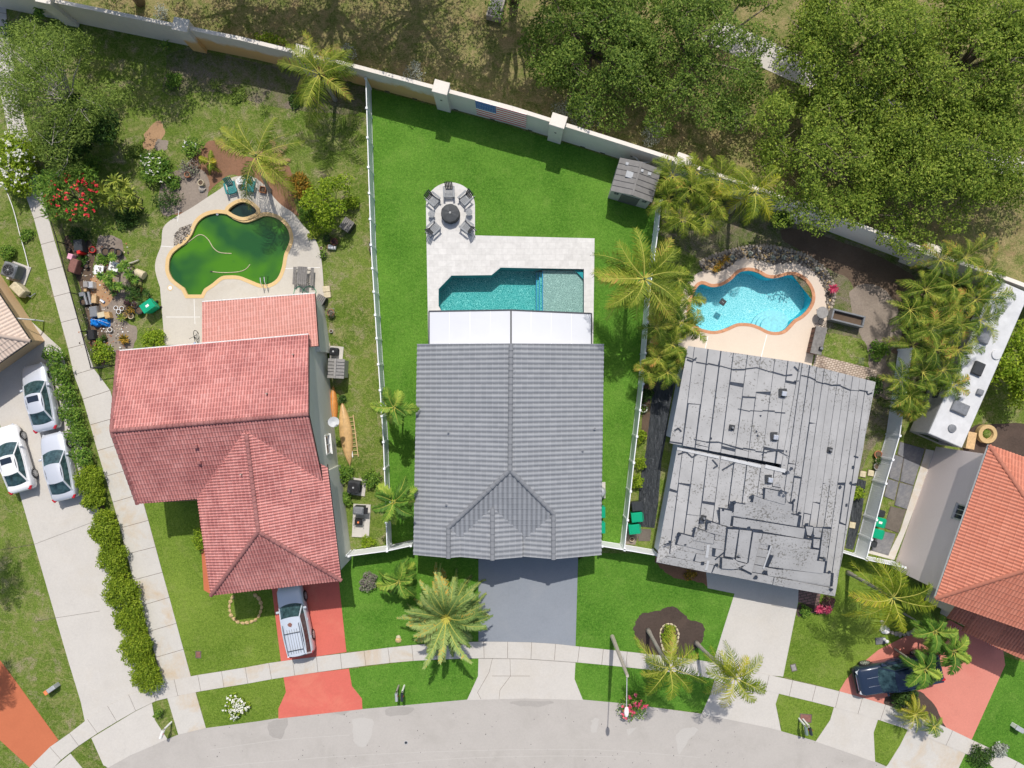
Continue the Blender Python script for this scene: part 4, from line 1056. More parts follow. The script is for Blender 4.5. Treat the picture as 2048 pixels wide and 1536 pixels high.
for i, x in enumerate((775, 830, 912, 985, 1060, 1165, 1205, 700)):
    p = W(*on_base(x)); q = W(*on_base(x+5)); d = (q-p).normalized(); n = Vector((-d.y,d.x,0))
    mb = MB().mat(M_['charcoal']); mb.bar(p-d*0.17-n*0.012+Vector((0,0,0.1)), p+d*0.17-n*0.012+Vector((0,0,0.1)), 0.02, 0.09)
    o = mb.build('drain_slot'); tag(o, 'dark drain slot at the boundary wall foot near %s' % ('the fence corner','the lawn corner','the left pillar','below the flag','right of the flag','the right pillar','the shed','the stained wall')[i], 'drain slot', 'drain slots along the foot of the wall')
# striped flag hanging on the wall
p0 = W(*on_base(955)); p1 = W(*on_base(1052)); d = (p1-p0); Lf = d.length; d.normalize(); n = Vector((-d.y, d.x, 0))
z0, z1 = 0.50, 2.88
ft = thing('flag', 'faded stars and stripes flag hung flat on the pale boundary wall', 'flag', p0 + Vector((0,0,z0)))
def fq(mb, u0, u1, v0, v1, off_):
    a = p0 + d*(Lf*u0) - n*(off_+0.03); b = p0 + d*(Lf*u1) - n*(off_+0.03); za = z0+(z1-z0)*v0; zb = z0+(z1-z0)*v1
    mb.add([(a.x,a.y,za),(b.x,b.y,za),(b.x,b.y,zb),(a.x,a.y,zb)], [(0,1,2,3)])
mb = MB().mat(M_['flag_white']); mb.bar(p0+d*0.0-n*0.048+Vector((0,0,(z0+z1)/2)), p1-n*0.048+Vector((0,0,(z0+z1)/2)), 0.03, z1-z0)
for k in range(13):
    mb.mat(M_['flag_red' if k % 2 == 0 else 'flag_white']); fq(mb, 0, 1, 1-(k+1)/13, 1-k/13, 0.038)
mb.build('cloth', ft, ft)
mb = MB().mat(M_['flag_blue']); fq(mb, 0, 0.4, 1-7/13, 1, 0.041); mb.mat(M_['flag_white'])
for r in range(9):
    for c in range(6 if r % 2 == 0 else 5):
        u = 0.4*((c*2+1+(r % 2))/12); v = 1-7/13*((r+1)/10); P = p0 + d*(Lf*u) - n*0.073; z = z0+(z1-z0)*v; vs = []
        for k in range(10):
            rr = 0.042 if k % 2 == 0 else 0.018; an = math.pi/2+math.pi*k/5; vs.append((P.x+d.x*math.cos(an)*rr, P.y+d.y*math.cos(an)*rr, z+math.sin(an)*rr))
        mb.add(vs, [tuple(range(10))])
mb.build('canton', ft, ft)

# ================================================================ vinyl fences
def vinyl(label, pts, h=1.75, spacing=1.83, group='white vinyl fences', ribs=True):
    P = [W(*p) for p in pts]; t = thing('vinyl_fence', label, 'fence', P[0], 0, group)
    mp = MB().mat(M_['white_vinyl']); mr = MB().mat(M_['white_vinyl']); posts = []
    for a, b in zip(P[:-1], P[1:]):
        d = b-a; L = d.length; d.normalize(); n = max(1, round(L/spacing))
        mp.bar(a+Vector((0,0,h/2+0.02)), b+Vector((0,0,h/2+0.02)), 0.03, h-0.16)
        s = Vector((-d.y,d.x,0))
        k = 0.08
        while ribs and k < L:
            for sg in (-1, 1): mp.bar(a+d*k+s*sg*0.016+Vector((0,0,0.12)), a+d*k+s*sg*0.016+Vector((0,0,h-0.1)), 0.012, 0.012)
            k += 0.16
        for z in (h-0.03, 0.12): MB().mat(M_['white_vinyl']).bar(a+Vector((0,0,z)), b+Vector((0,0,z)), 0.06, 0.10).build('rail', t, t)
        for i in range(n+1): posts.append((a+d*(L*i/n), d))
    mp.build('panel', t, t)
    seen = []
    for p, d in posts:
        if any((p-q).length < 0.2 for q in seen): continue
        seen.append(p); mb = MB().mat(M_['white_vinyl']); r = math.atan2(d.y, d.x)
        mb.box((p.x,p.y,h/2+0.03), (0.125,0.125,h+0.06), r); mb.box((p.x,p.y,h+0.085), (0.16,0.16,0.05), r, bevel=0.015); mb.build('post', t, t)
    return t
vinyl('long white vinyl fence between the weedy left yard and the bright lawn', [(742,179),(747,350),(752,500),(763,680),(776,880),(783,1086)])
vinyl('short white vinyl fence closing the gap between the red and grey houses', [(709,1100),(783,1090),(829,1080)])
vinyl('white vinyl fence between the bright lawn and the black weed fabric', [(1312,415),(1306,470),(1290,590),(1277,768),(1259,920),(1241,1086)])
vinyl('short white vinyl fence running from the grey house to the torn roof house', [(1198,1081),(1241,1088),(1305,1099)])
vinyl('white vinyl fence beside the green bins and dark slabs at the right', [(1796,700),(1772,868),(1745,960),(1727,1030),(1708,1106)])
vinyl('white vinyl fence facing the shaded lawn below the right side yard', [(1660,1092),(1708,1107),(1782,1122)])
# metal gate at the corner of the red house
t = thing('garden_gate', 'white slatted garden gate standing open beside the red tiled house', 'gate', W(700,1098))
mb = MB().mat(M_['white_vinyl']); a, b = W(704,1098), W(690,1124)
for z in (0.25, 1.5): mb.bar(a+Vector((0,0,z)), b+Vector((0,0,z)), 0.05, 0.09)
for k in range(9):
    p = a.lerp(b, (k+0.5)/9); mb.bar(p+Vector((0,0,0.1)), p+Vector((0,0,1.6)), 0.09, 0.02)
mb.build('leaf', t, t)
mb = MB().mat(M_['black_metal']); p = a.lerp(b, 0.9); mb.box((p.x,p.y,1.0), (0.1,0.1,0.16)); mb.build('latch', t, t)

# ---------------- chain link fence at the left garden
def chain(label, pts, h=1.25):
    P = [W(*p) for p in pts]; t = thing('chain_link_fence', label, 'fence', P[0], 0)
    mm = MB().mat(M_['black_metal']); rail = MB().mat(M_['black_metal']); seen = []
    for a, b in zip(P[:-1], P[1:]):
        d = b-a; L = d.length; d.normalize(); st = 0.14; k = 0
        while k < L:      # real woven wires, crossing diagonally
            e = min(L, k+h); mm.bar(a+d*k+Vector((0,0,0.05)), a+d*e+Vector((0,0,0.05+(e-k))), 0.012, 0.012)
            s = max(0, k-h); mm.bar(a+d*k+Vector((0,0,0.05)), a+d*s+Vector((0,0,0.05+(k-s))), 0.012, 0.012); k += st
        MB().mat(M_['black_metal']).bar(a+Vector((0,0,h)), b+Vector((0,0,h)), 0.05, 0.05).build('rail', t, t)
        n = max(1, round(L/2.6))
        for i in range(n+1):
            p = a+d*(L*i/n)
            if any((p-q).length < 0.3 for q in seen): continue
            seen.append(p); mb = MB().mat(M_['black_metal']); mb.tube([p, p+Vector((0,0,h+0.06))], 0.035, 8); mb.build('post', t, t)
    mm.build('mesh', t, t)
chain('black chain link fence between the concrete path and the cluttered garden', [(118,430),(137,490),(163,590),(184,665),(203,737),(236,731)])

# ================================================================ plane helpers
class Plane:
    def __init__(s, a, b, c):
        s.p = Vector(a); s.n = (Vector(b)-s.p).cross(Vector(c)-s.p).normalized()
        if s.n.z < 0: s.n = -s.n
    def ray(s, px, py, lift=0.0):
        o = Vector((0,0,H)); d = W(px, py, 0) - o; p = s.p + s.n*lift
        return o + d*((p-o).dot(s.n)/d.dot(s.n))
    def z(s, v): return s.p.z - (s.n.x*(v[0]-s.p.x)+s.n.y*(v[1]-s.p.y))/s.n.z
def xy(v, z=None): return Vector((v[0], v[1], v[2] if z is None else z))
def house(name, label, c): return thing(name, label, 'house', (c.x, c.y, 0))
def window(parent, root, c, along, nrm, w, h, frame='white_paint', glass='glass_window', bars=1):
    along = Vector(along).normalized(); nrm = Vector(nrm).normalized(); c = Vector(c); up = Vector((0,0,1))
    mb = MB().mat(M_[frame])
    for s in (-1, 1):
        mb.bar(c+along*s*w/2-up*(h/2+.04)+nrm*.03, c+along*s*w/2+up*(h/2+.04)+nrm*.03, 0.08, 0.08); mb.bar(c-along*w/2+up*s*h/2+nrm*.03, c+along*w/2+up*s*h/2+nrm*.03, 0.08, 0.08)
    for k in range(bars): mb.bar(c+along*w*((k+1)/(bars+1)-0.5)-up*h/2+nrm*.03, c+along*w*((k+1)/(bars+1)-0.5)+up*h/2+nrm*.03, 0.04, 0.05)
    o = mb.build('window', parent, root)
    mg = MB().mat(M_[glass]); q = [c-along*w/2-up*h/2, c+along*w/2-up*h/2, c+along*w/2+up*h/2, c-along*w/2+up*h/2]; mg.poly([v+nrm*.015 for v in q]); mg.build('pane', o, root)
    mb = MB().mat(M_[frame]); mb.bar(c-along*(w/2+.08)-up*(h/2+.06)+nrm*.07, c+along*(w/2+.08)-up*(h/2+.06)+nrm*.07, 0.14, 0.06); mb.build('sill', o, root)
    return o
def fascia(name, segs, mat, parent, root, h=0.16, w=0.03, out=0.02):
    mb = MB().mat(M_[mat])
    for a, b in segs: mb.bar(Vector(a)-Vector((0,0,h*0.55)), Vector(b)-Vector((0,0,h*0.55)), w, h)
    return mb.build(name, parent, root)

# ================================================================ red tiled house
hz = 4.6; rz_ = 7.0
NL, NR = W(237,703,hz), W(617,670,hz); RL, RR = W(223,862,rz_), W(617,828,rz_); SL = W(275,1007,hz); SR = RR + (SL-RL)
h1 = house('house', 'large house with faded red barrel tile roof and green algae pool behind', W(560,900))
dn = (NL-RL); dn = Vector((dn.x, dn.y)); ax = (RR-RL).normalized()
dnp = Vector((-ax.y, ax.x))                       # north side
root = h1
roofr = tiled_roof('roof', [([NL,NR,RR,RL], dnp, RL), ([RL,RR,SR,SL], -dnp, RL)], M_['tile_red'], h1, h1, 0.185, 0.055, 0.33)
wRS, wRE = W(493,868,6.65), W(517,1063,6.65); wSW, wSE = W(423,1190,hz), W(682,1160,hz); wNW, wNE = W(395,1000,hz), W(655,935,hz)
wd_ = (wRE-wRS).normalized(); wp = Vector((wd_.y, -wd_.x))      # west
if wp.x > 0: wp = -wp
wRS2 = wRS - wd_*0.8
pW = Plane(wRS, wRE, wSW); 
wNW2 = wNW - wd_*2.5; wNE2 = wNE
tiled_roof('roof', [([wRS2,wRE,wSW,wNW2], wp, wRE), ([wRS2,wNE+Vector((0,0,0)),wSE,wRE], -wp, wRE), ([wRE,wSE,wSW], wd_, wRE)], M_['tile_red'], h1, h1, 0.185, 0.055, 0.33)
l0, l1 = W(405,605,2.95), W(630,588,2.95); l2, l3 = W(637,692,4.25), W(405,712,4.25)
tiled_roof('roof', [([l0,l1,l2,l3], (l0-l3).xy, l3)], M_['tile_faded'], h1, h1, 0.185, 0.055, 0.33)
up02 = Vector((0,0,0.03))
ridge_caps('ridge_tiles', [(RL+up02, RR+up02), (wRS+up02, wRE+up02), (wRE+up02, wSW+up02), (wRE+up02, wSE+up02), (RL, NL), (RL, SL)], M_['tile_red'], h1, h1, 0.13)
fascia('fascia', [(wNE-wd_*0.2, wSE), (wSW, wSE), (wNW, wSW), (SL, wNW), (l1, l2), (RR, NR), (RR, SR)], 'fascia_dark', h1, h1)
ov = Vector((0,0.06,0.07))
for a, b in ((NL+ov, NR+ov), (l0+ov, l1+ov)): MB().mat(M_['fascia_white']).bar(a-Vector((0,0,.06)), b-Vector((0,0,.06)), 0.07, 0.11).build('gutter', h1, h1)
mb = MB().mat(M_['stucco_green'])
foot = off([NL.xy, NR.xy, SR.xy, SL.xy], -0.35); cy_ = 0.12
def lerp2(a, b, t): return (a[0]+(b[0]-a[0])*t, a[1]+(b[1]-a[1])*t)
# keep the gable ends nearly flush with the roof edge
q = [Vector((NL.x,NL.y)), Vector((NR.x,NR.y)), Vector((SR.x,SR.y)), Vector((SL.x,SL.y))]
ew = (q[1]-q[0]).normalized(); ns = (q[0]-q[3]).normalized()
q = [q[0]+ew*.12-ns*.35, q[1]-ew*.12-ns*.35, q[2]-ew*.12+ns*.35, q[3]+ew*.12+ns*.35]
mb.prism(q, 0, hz+0.10)
for i, (u, v, r) in enumerate(((q[1], q[2], RR), (q[0], q[3], RL))):
    rr = Vector((r.x, r.y)) + ew*(-.12 if i == 0 else .12); inn = -ew if i == 0 else ew
    A = [(u.x,u.y,hz+.1),(v.x,v.y,hz+.1),(rr.x,rr.y,rz_-0.08)]; B = [(p[0]+inn.x*.2,p[1]+inn.y*.2,p[2]) for p in A]
    mb.add(A+B, [(0,1,2),(5,4,3),(0,2,5,3),(1,4,5,2)])
mb.prism(off([Vector(p.xy) for p in (wNW-wd_*1, wNE, wSE, wSW)], -0.32), 0, hz-0.1)
mb.prism(off([Vector(p.xy) for p in (l0, l1, l2+Vector((0,-0.5,0)), l3+Vector((0,-0.5,0)))], -0.25), 0, 2.75)
mb.build('wall', h1, h1)
ev = Vector((q[1].x-q[2].x, q[1].y-q[2].y, 0)).normalized(); en = Vector((ev.y, -ev.x, 0))
if en.x < 0: en = -en
# upper window and satellite dish in the east wall
ww = Vector((wSE.x-wNE.x, wSE.y-wNE.y, 0)).normalized(); wn_ = Vector((-ww.y, ww.x, 0)); wn_ = wn_ if wn_.x > 0 else -wn_
def on_wall(px, py, a, nrm):
    o = Vector((0,0,H)); dd = W(px,py,0)-o; return o + dd*((Vector(a)-o).dot(nrm)/dd.dot(nrm))
ea = Vector((q[1].x, q[1].y, 0))
wc = on_wall(655, 889, ea, en)
window(h1, h1, wc+en*0.0, ev, en, 1.25, 1.05)
# dark screened side of the rear extension
sa = on_wall(638, 615, Vector((off([Vector(p.xy) for p in (l0,l1,l2,l3)], -0.25)[1][0],0,0)), Vector((1,0,0)))
xx = off([Vector(p.xy) for p in (l0, l1, l2, l3)], -0.25)[1][0]
mb = MB().mat(M_['glass_dark']); mb.box((xx+0.06, (l1.y+l2.y)/2-0.1, 1.35), (0.06, abs(l1.y-l2.y)*0.86, 2.1), rz=R(5)); o = mb.build('window', h1, h1)
mb = MB().mat(M_['light_metal'])
for z in (0.3, 1.35, 2.4): mb.box((xx+0.10, (l1.y+l2.y)/2-0.1, z), (0.05, abs(l1.y-l2.y)*0.88, 0.06), rz=R(5))
mb.build('window_frame', o, h1)
for k, (px, py) in enumerate(((393,893),(400,925),(484,948),(582,979),(535,787),(588,709))):
    P_ = Plane(RL, RR, SL) if py > 860 else Plane(RL, RR, NL)
    if k in (2, 3): P_ = Plane(wRE, wRS, wSW if k == 2 else wSE)
    v = P_.ray(px, py, 0.05); mb = MB().mat(M_['tile_red' if k < 2 else 'rock']); mb.box((v.x,v.y,v.z+0.09), (0.22,0.22,0.2), 0.1, bevel=0.02) if k < 2 else mb.tube([v, v+Vector((0,0,0.28))], 0.045, 8)
    mb.build('vent', h1, h1)
# dish
dc = on_wall(667, 843, ea+en*0.6, en)
t = thing('satellite_dish', 'pale grey satellite dish on the side wall of the red tiled house', 'satellite dish', dc)
mb = MB().mat(M_['white_metal']); nrm = Vector((0.30,-0.35,0.88)).normalized(); rot = nrm.to_track_quat('Z','Y').to_matrix().to_4x4()
vs = []; prof = [(0.0,0.0),(0.15,0.012),(0.30,0.045),(0.38,0.075)]
b2 = MB().mat(M_['white_metal']); b2.lathe((0,0,0), prof+[(0.38,0.09),(0.0,0.02)], 22); b2.build('reflector', t, None, Matrix.Identity(4) @ rot)
mb = MB().mat(M_['grey_metal']); mb.tube([(-0.05,0,-0.05),(-0.35,0,-0.3),(-0.6,0,-0.45)], 0.03, 6); mb.build('bracket', t)
mb = MB().mat(M_['grey_metal']); mb.tube([(0.05,-0.32,-0.08),(0.3,-0.25,0.28)], 0.02, 6); mb.box((0.3,-0.25,0.3),(0.1,0.12,0.12)); mb.build('receiver', t)

# ================================================================ grey tiled house
h2 = house('house', 'central house with neat grey tiled roof and white patio cover', W(1020,900))
eN, rN, ap = W(835,688,3.0), W(1022,687,5.2), W(1020,940,5.2); eS = W(827,1109,3.0)
eNE, eSE = W(1207,688,3.0), W(1202,1109,3.0)
PW = Plane(eN, eS, rN); PE = Plane(eNE, eSE, rN)
ap = PW.ray(1020,940); A0 = PW.ray(897,1055); C0 = PE.ray(1107,1027)
PS = Plane(ap, A0, C0)
ys = eS.y                                          # front eave line
A1 = Vector((A0.x, ys, A0.z)); C1 = Vector((C0.x, ys, C0.z)); B0 = PS.ray(985,1015); B1 = Vector((B0.x, ys, B0.z))
sl = (rN.z-eN.z)/abs(rN.x-eN.x)
def xyz(x, y, P): return Vector((x, y, P.z((x, y))))
def slope(x, P0, s):   # drop s per metre from a ridge at P0.x
    return P0.z - abs(x-P0.x)*s
gw = []
gw.append(([eN, rN, ap, A0, Vector((eN.x+(eS.x-eN.x)*0.85, A0.y, PW.z((eN.x+(eS.x-eN.x)*0.85, A0.y))))], (-1,0), ap))
gw.append(([Vector((eN.x+(eS.x-eN.x)*0.85, A0.y, PW.z((eN.x+(eS.x-eN.x)*0.85, A0.y)))), A0, xyz(A1.x, ys, PW), xyz(eS.x, ys, PW)], (-1,0), ap))
gw.append(([rN, eNE, Vector((eSE.x, C0.y, PE.z((eSE.x, C0.y)))), C0, ap], (1,0), ap))
gw.append(([C0, Vector((eSE.x, C0.y, PE.z((eSE.x, C0.y)))), xyz(eSE.x, ys, PE), xyz(C1.x, ys, PE)], (1,0), ap))
gw.append(([ap, C0, Vector((C0.x, ys+0.3, PS.z((C0.x, ys+0.3)))), Vector((A0.x, ys+0.3, PS.z((A0.x, ys+0.3)))), A0], (0,-1), ap))
yb = ys - 0.0
for P0, x0, x1 in ((A0, 0, 1.35), (B0, -2.1, 0), (B0, 0, 1.95), (C0, -2.35, 0)):
    xa = P0.x + (x1 if x0 == 0 else x0); zz = slope(xa, P0, sl)
    yin = P0.y + (0.0)
    # inner edge follows the valley with the hip slope
    yv = P0.y; 
    sS = math.hypot(PS.n.x, PS.n.y)/PS.n.z
    drop = P0.z - zz; yval = P0.y - drop/sS
    gw.append(([Vector((P0.x, P0.y, P0.z)), Vector((xa, yval+0.15, zz)), Vector((xa, yb, zz)), Vector((P0.x, yb, P0.z))], ((1 if x0 == 0 else -1), 0), Vector((P0.x, ap.y, P0.z))))
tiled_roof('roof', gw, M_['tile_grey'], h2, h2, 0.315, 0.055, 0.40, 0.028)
ridge_caps('ridge_tiles', [(rN+up02, ap+up02), (ap+up02, A0+up02), (ap+up02, C0+up02), (A0+up02, A1+up02), (B0+up02, B1+up02), (C0+up02, C1+up02)], M_['tile_grey'], h2, h2, 0.15, 0.42)
mb = MB().mat(M_['stucco_grey']); x0, x1, y0, y1 = eN.x+0.45, eNE.x-0.45, eN.y-0.1, ys+0.5
mb.prism([(x0,y0),(x1,y0),(x1,y1),(x0,y1)], 0, 2.95)
mb.add([(x0,y0,2.95),(x1,y0,2.95),(0,y0,5.0),(x0,y0-.2,2.95),(x1,y0-.2,2.95),(0,y0-.2,5.0)], [(0,1,2),(5,4,3),(0,2,5,3),(1,4,5,2)])
mb.build('wall', h2, h2)
fascia('fascia', [(xyz(eS.x,ys,PW), Vector((A1.x,ys,A1.z-0.05))), (Vector((C1.x,ys,C1.z-0.05)), xyz(eSE.x,ys,PE)), (eN, eS), (eNE, eSE)], 'charcoal', h2, h2)
mb = MB().mat(M_['white_paint']); mb.box(((W(957,1080).x+W(1157,1080).x)/2, y1-0.03, 1.15), (4.9,0.06,2.2)); o = mb.build('garage_door', h2, h2)
mb = MB().mat(M_['light_metal'])
for px, py in ((897,864),(893,1008),(1189,857),(1165,900)):
    P_ = PW if px < 1020 else PE; v = P_.ray(px, py, 0.03); m2 = MB().mat(M_['white_metal']); m2.tube([v, v+Vector((0,0,0.22))], 0.055, 8); m2.mat(M_['grey_metal']); m2.tube([v+Vector((0,0,0.2)), v+Vector((0,0,0.235))], 0.075, 8); m2.build('vent', h2, h2)
# white patio cover
pc = thing('patio_cover', 'white insulated panel patio roof behind the grey house with dark gutters', 'patio cover', W(1020,660))
zc = 2.75
mb = MB().mat(M_['patio_panel']); pa, pb, pc_, pd = W(858,622.5,zc), W(1022,620,zc+0.12), W(1022,704,zc+0.2), W(858,704,zc+0.08)
pe, pf = W(1183,627,zc), W(1183,704,zc+0.08)
for Q in ((pa,pb,pc_,pd), (pb,pe,pf,pc_)):
    mb.add([tuple(v) for v in Q]+[(v.x,v.y,v.z-0.1) for v in Q], [(3,2,1,0),(4,5,6,7),(0,1,5,4),(1,2,6,5),(2,3,7,6),(3,0,4,7)])
mb.build('panel', pc, pc)
mb = MB().mat(M_['white_vinyl'])
for k in range(1, 8):
    if k == 4: continue
    f = (k % 4)/4; Q = (pa,pb,pc_,pd) if k < 4 else (pb,pe,pf,pc_); mb.bar(Q[0].lerp(Q[1],f)+Vector((0,0,0.003)), Q[3].lerp(Q[2],f)+Vector((0,0,0.003)), 0.025, 0.006)
mb.build('seam', pc, pc)
mb = MB().mat(M_['dark_trim'])
for a, b in ((pa,pb),(pb,pe),(pa,pd),(pe,pf)): mb.bar(a-Vector((0,0,0.04)), b-Vector((0,0,0.04)), 0.09, 0.15)
mb.bar(pb+Vector((0,0,0.02)), pc_+Vector((0,0,0.02)), 0.10, 0.06); mb.build('gutter', pc, pc)
for p in (pa, pb, pe):
    mb = MB().mat(M_['white_metal']); mb.box((p.x, p.y-0.25, zc/2), (0.1,0.1,zc-0.1)); mb.build('post', pc, pc)

# ================================================================ house with torn roof
h3 = house('house', 'house with a patched pale grey underlayment roof beside the turquoise pool', W(1500,930))
z2 = lambda pts: ZP((1300,680), 2.844, pts)
NE3, SE3, rN3 = W(1751,764,3.05), W(1669,1193,3.05), W(1600,725,5.0)
QE = Plane(NE3, SE3, rN3); ap3 = QE.ray(1556,965)
SW3 = W(1312,1125,3.05); QS = Plane(ap3, SE3, SW3); w3 = W(1355,893,3.05); QWl = Plane(ap3, SW3, w3)
NW3, st3 = W(1376,692,3.24), W(1339,886,3.24); QWu = Plane(NW3, st3, W(1600,725,4.94))
rS3 = QWu.ray(1570,930)
def clip2(poly, a, b):
    """keep the part of polygon left of line a->b"""
    out = []; n = len(poly)
    f = lambda p: (b[0]-a[0])*(p[1]-a[1])-(b[1]-a[1])*(p[0]-a[0])
    for i in range(n):
        p, q_ = poly[i], poly[(i+1)%n]; fp, fq_ = f(p), f(q_)
        if fp >= 0: out.append(p)
        if (fp >= 0) != (fq_ >= 0):
            t = fp/(fp-fq_); out.append((p[0]+(q_[0]-p[0])*t, p[1]+(q_[1]-p[1])*t))
    return out
def membrane_roof(poly, along, width, seed, lens=(2.5,7), mat='membrane_worn', gap=0.034, lift=0.02):
    rg = random.Random(seed); poly = [Vector(p) for p in poly]; P_ = Plane(poly[0], poly[1], poly[2])
    u = Vector((along[0], along[1], 0)); u = (u - P_.n*u.dot(P_.n)).normalized(); v = P_.n.cross(u); o = poly[0]
    L2 = [((p-o).dot(u), (p-o).dot(v)) for p in poly]
    if sum(L2[i][0]*L2[(i+1)%len(L2)][1]-L2[(i+1)%len(L2)][0]*L2[i][1] for i in range(len(L2))) < 0: L2.reverse()
    tar = MB().mat(M_['tar']); tar.poly([p for p in poly]); tar.poly([p-P_.n*0.12 for p in poly][::-1])
    for i in range(len(poly)): a, b = poly[i], poly[(i+1)%len(poly)]; tar.poly([a, a-P_.n*.12, b-P_.n*.12, b])
    top = MB().mat(M_[mat])
    v0 = min(p[1] for p in L2); v1 = max(p[1] for p in L2); u0 = min(p[0] for p in L2); u1 = max(p[0] for p in L2); k = v0
    while k < v1:
        w = width*rg.uniform(0.93,1.07); s = u0 - rg.uniform(0, 2)
        while s < u1:
            e = s + rg.uniform(*lens); g1, g2 = gap*rg.uniform(0.3,1.6), gap*rg.uniform(0.3,1.6); sk = rg.uniform(-.03,.03)
            r = [(s+g1, k+g2+sk), (e-g1*rg.uniform(1,4), k+g2-sk), (e-g1*rg.uniform(1,4)+rg.uniform(-.12,.12), k+w-g2+sk*0.5), (s+g1+rg.uniform(-.1,.1), k+w-g2)]
            for i in range(len(L2)): 
                r = clip2(r, L2[i], L2[(i+1)%len(L2)])
                if len(r) < 3: break
            if len(r) >= 3:
                lf = lift*rg.uniform(0.6,1.5); tl = rg.uniform(0, 0.025)
                tp_ = [o+u*a+v*b+P_.n*(lf + tl*((b-k)/w)) for a, b in r]; bt = [o+u*a+v*b+P_.n*0.002 for a, b in r]; n = len(r)
                top.add(tp_+bt, [tuple(range(n))]+[(i, n+i, n+(i+1)%n, (i+1)%n) for i in range(n)])
            s = e
        k += w
    return tar, top
PAIRS = []
def put(pair): PAIRS.append(pair)
rd = (QE.ray(1571,940)-rN3); rd = rd.xy
put(membrane_roof([rN3, NE3, SE3, ap3], rd, 0.58, 3, (5,14)))
put(membrane_roof([ap3, SE3, SW3], (SE3-SW3).xy, 0.62, 5, (2.5,6), gap=0.035, lift=0.035))
put(membrane_roof([ap3+Vector((0,0,.004)), SW3, w3, QWl.ray(1568,938)], rd, 0.82, 8, (4,11)))
put(membrane_roof([NW3, W(1600,725,4.94), rS3, st3], rd, 0.84, 11, (3,8)))
mb = MB().mat(M_['stucco_white'])
mb.prism(off([Vector(p.xy) for p in (NW3, NE3, SE3, SW3, w3, st3)], -0.42), 0, 2.92)
# upstand between the upper and the lower roof
a, b = st3 + Vector((0.15,0.1,-0.05)), rS3 + Vector((-0.1,0.12,-0.08)); mb.mat(M_['stucco_white'])
mb.add([(a.x,a.y,2.9),(b.x,b.y,4.3),(b.x,b.y,b.z),(a.x,a.y,a.z)], [(0,1,2,3)])
a2 = W(1600,725,4.9); mb.add([(NW3.x+.3,NW3.y-.45,2.9),(NE3.x-.3,NE3.y-.45,2.9),(a2.x,a2.y-.4,4.75)], [(0,1,2)])
mb.build('wall', h3, h3)
mb = MB().mat(M_['white_metal'])
fl = z2([(152,612),(395,668),(398,690),(390,672)])
for (x0,y0),(x1,y1),w in (((155,617),(392,668),0.17),((405,668),(632,720),0.2),((655,718),(770,745),0.24)):
    p_ = QWl.ray(1300+x0/2.844, 680+y0/2.844, 0.07); q_ = QWl.ray(1300+x1/2.844, 680+y1/2.844, 0.07); MB().mat(M_['flashing']).bar(p_, q_, w, 0.02, up=QWl.n).build('flashing', h3, h3)
for (x0,y0),(x1,y1),w in (((332,1165),(322,1238),0.24),((332,1255),(318,1310),0.2),((690,1170),(645,1300),0.12)):
    p_ = QS.ray(1300+x0/2.844, 680+y0/2.844, 0.08); q_ = QS.ray(1300+x1/2.844, 680+y1/2.844, 0.08); MB().mat(M_['flashing']).bar(p_, q_, w*0.8, 0.02, up=QS.n).build('flashing', h3, h3)
# porch gable in the middle of the front slope: patches laid up and down the slope
mb = MB().mat(M_['membrane_worn']); mt = MB().mat(M_['tar'])
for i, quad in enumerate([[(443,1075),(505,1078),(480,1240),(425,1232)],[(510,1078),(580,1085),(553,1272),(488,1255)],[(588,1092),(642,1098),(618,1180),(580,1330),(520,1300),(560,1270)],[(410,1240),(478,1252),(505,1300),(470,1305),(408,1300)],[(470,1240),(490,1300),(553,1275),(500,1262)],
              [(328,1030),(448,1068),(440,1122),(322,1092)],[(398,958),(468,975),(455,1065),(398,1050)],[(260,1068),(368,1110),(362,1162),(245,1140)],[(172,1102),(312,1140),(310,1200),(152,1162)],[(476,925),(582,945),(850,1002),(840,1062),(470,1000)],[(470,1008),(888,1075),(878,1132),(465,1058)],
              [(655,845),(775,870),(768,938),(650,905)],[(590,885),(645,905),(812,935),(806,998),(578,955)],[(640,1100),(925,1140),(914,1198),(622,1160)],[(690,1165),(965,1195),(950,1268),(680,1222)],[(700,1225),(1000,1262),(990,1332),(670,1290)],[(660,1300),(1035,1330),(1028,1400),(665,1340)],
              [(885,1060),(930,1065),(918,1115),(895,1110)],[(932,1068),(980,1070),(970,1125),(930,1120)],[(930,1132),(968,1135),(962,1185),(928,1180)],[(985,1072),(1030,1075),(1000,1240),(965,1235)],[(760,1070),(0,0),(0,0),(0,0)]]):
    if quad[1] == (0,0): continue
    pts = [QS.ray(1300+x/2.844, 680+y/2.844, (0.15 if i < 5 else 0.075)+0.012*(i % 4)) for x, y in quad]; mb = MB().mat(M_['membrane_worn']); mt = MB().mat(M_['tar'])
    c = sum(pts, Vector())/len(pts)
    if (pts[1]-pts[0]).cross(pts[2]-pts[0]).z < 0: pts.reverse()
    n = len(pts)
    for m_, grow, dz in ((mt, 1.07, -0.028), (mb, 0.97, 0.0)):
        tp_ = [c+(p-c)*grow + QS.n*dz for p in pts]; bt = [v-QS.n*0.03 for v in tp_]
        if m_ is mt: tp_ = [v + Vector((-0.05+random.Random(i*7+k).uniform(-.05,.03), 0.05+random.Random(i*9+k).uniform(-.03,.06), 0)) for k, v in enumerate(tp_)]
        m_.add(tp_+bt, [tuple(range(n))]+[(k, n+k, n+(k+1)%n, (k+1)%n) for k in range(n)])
    mb.mat(M_['tar']); mb.add(mt.v, mt.f); mb.build('patch', h3, h3)
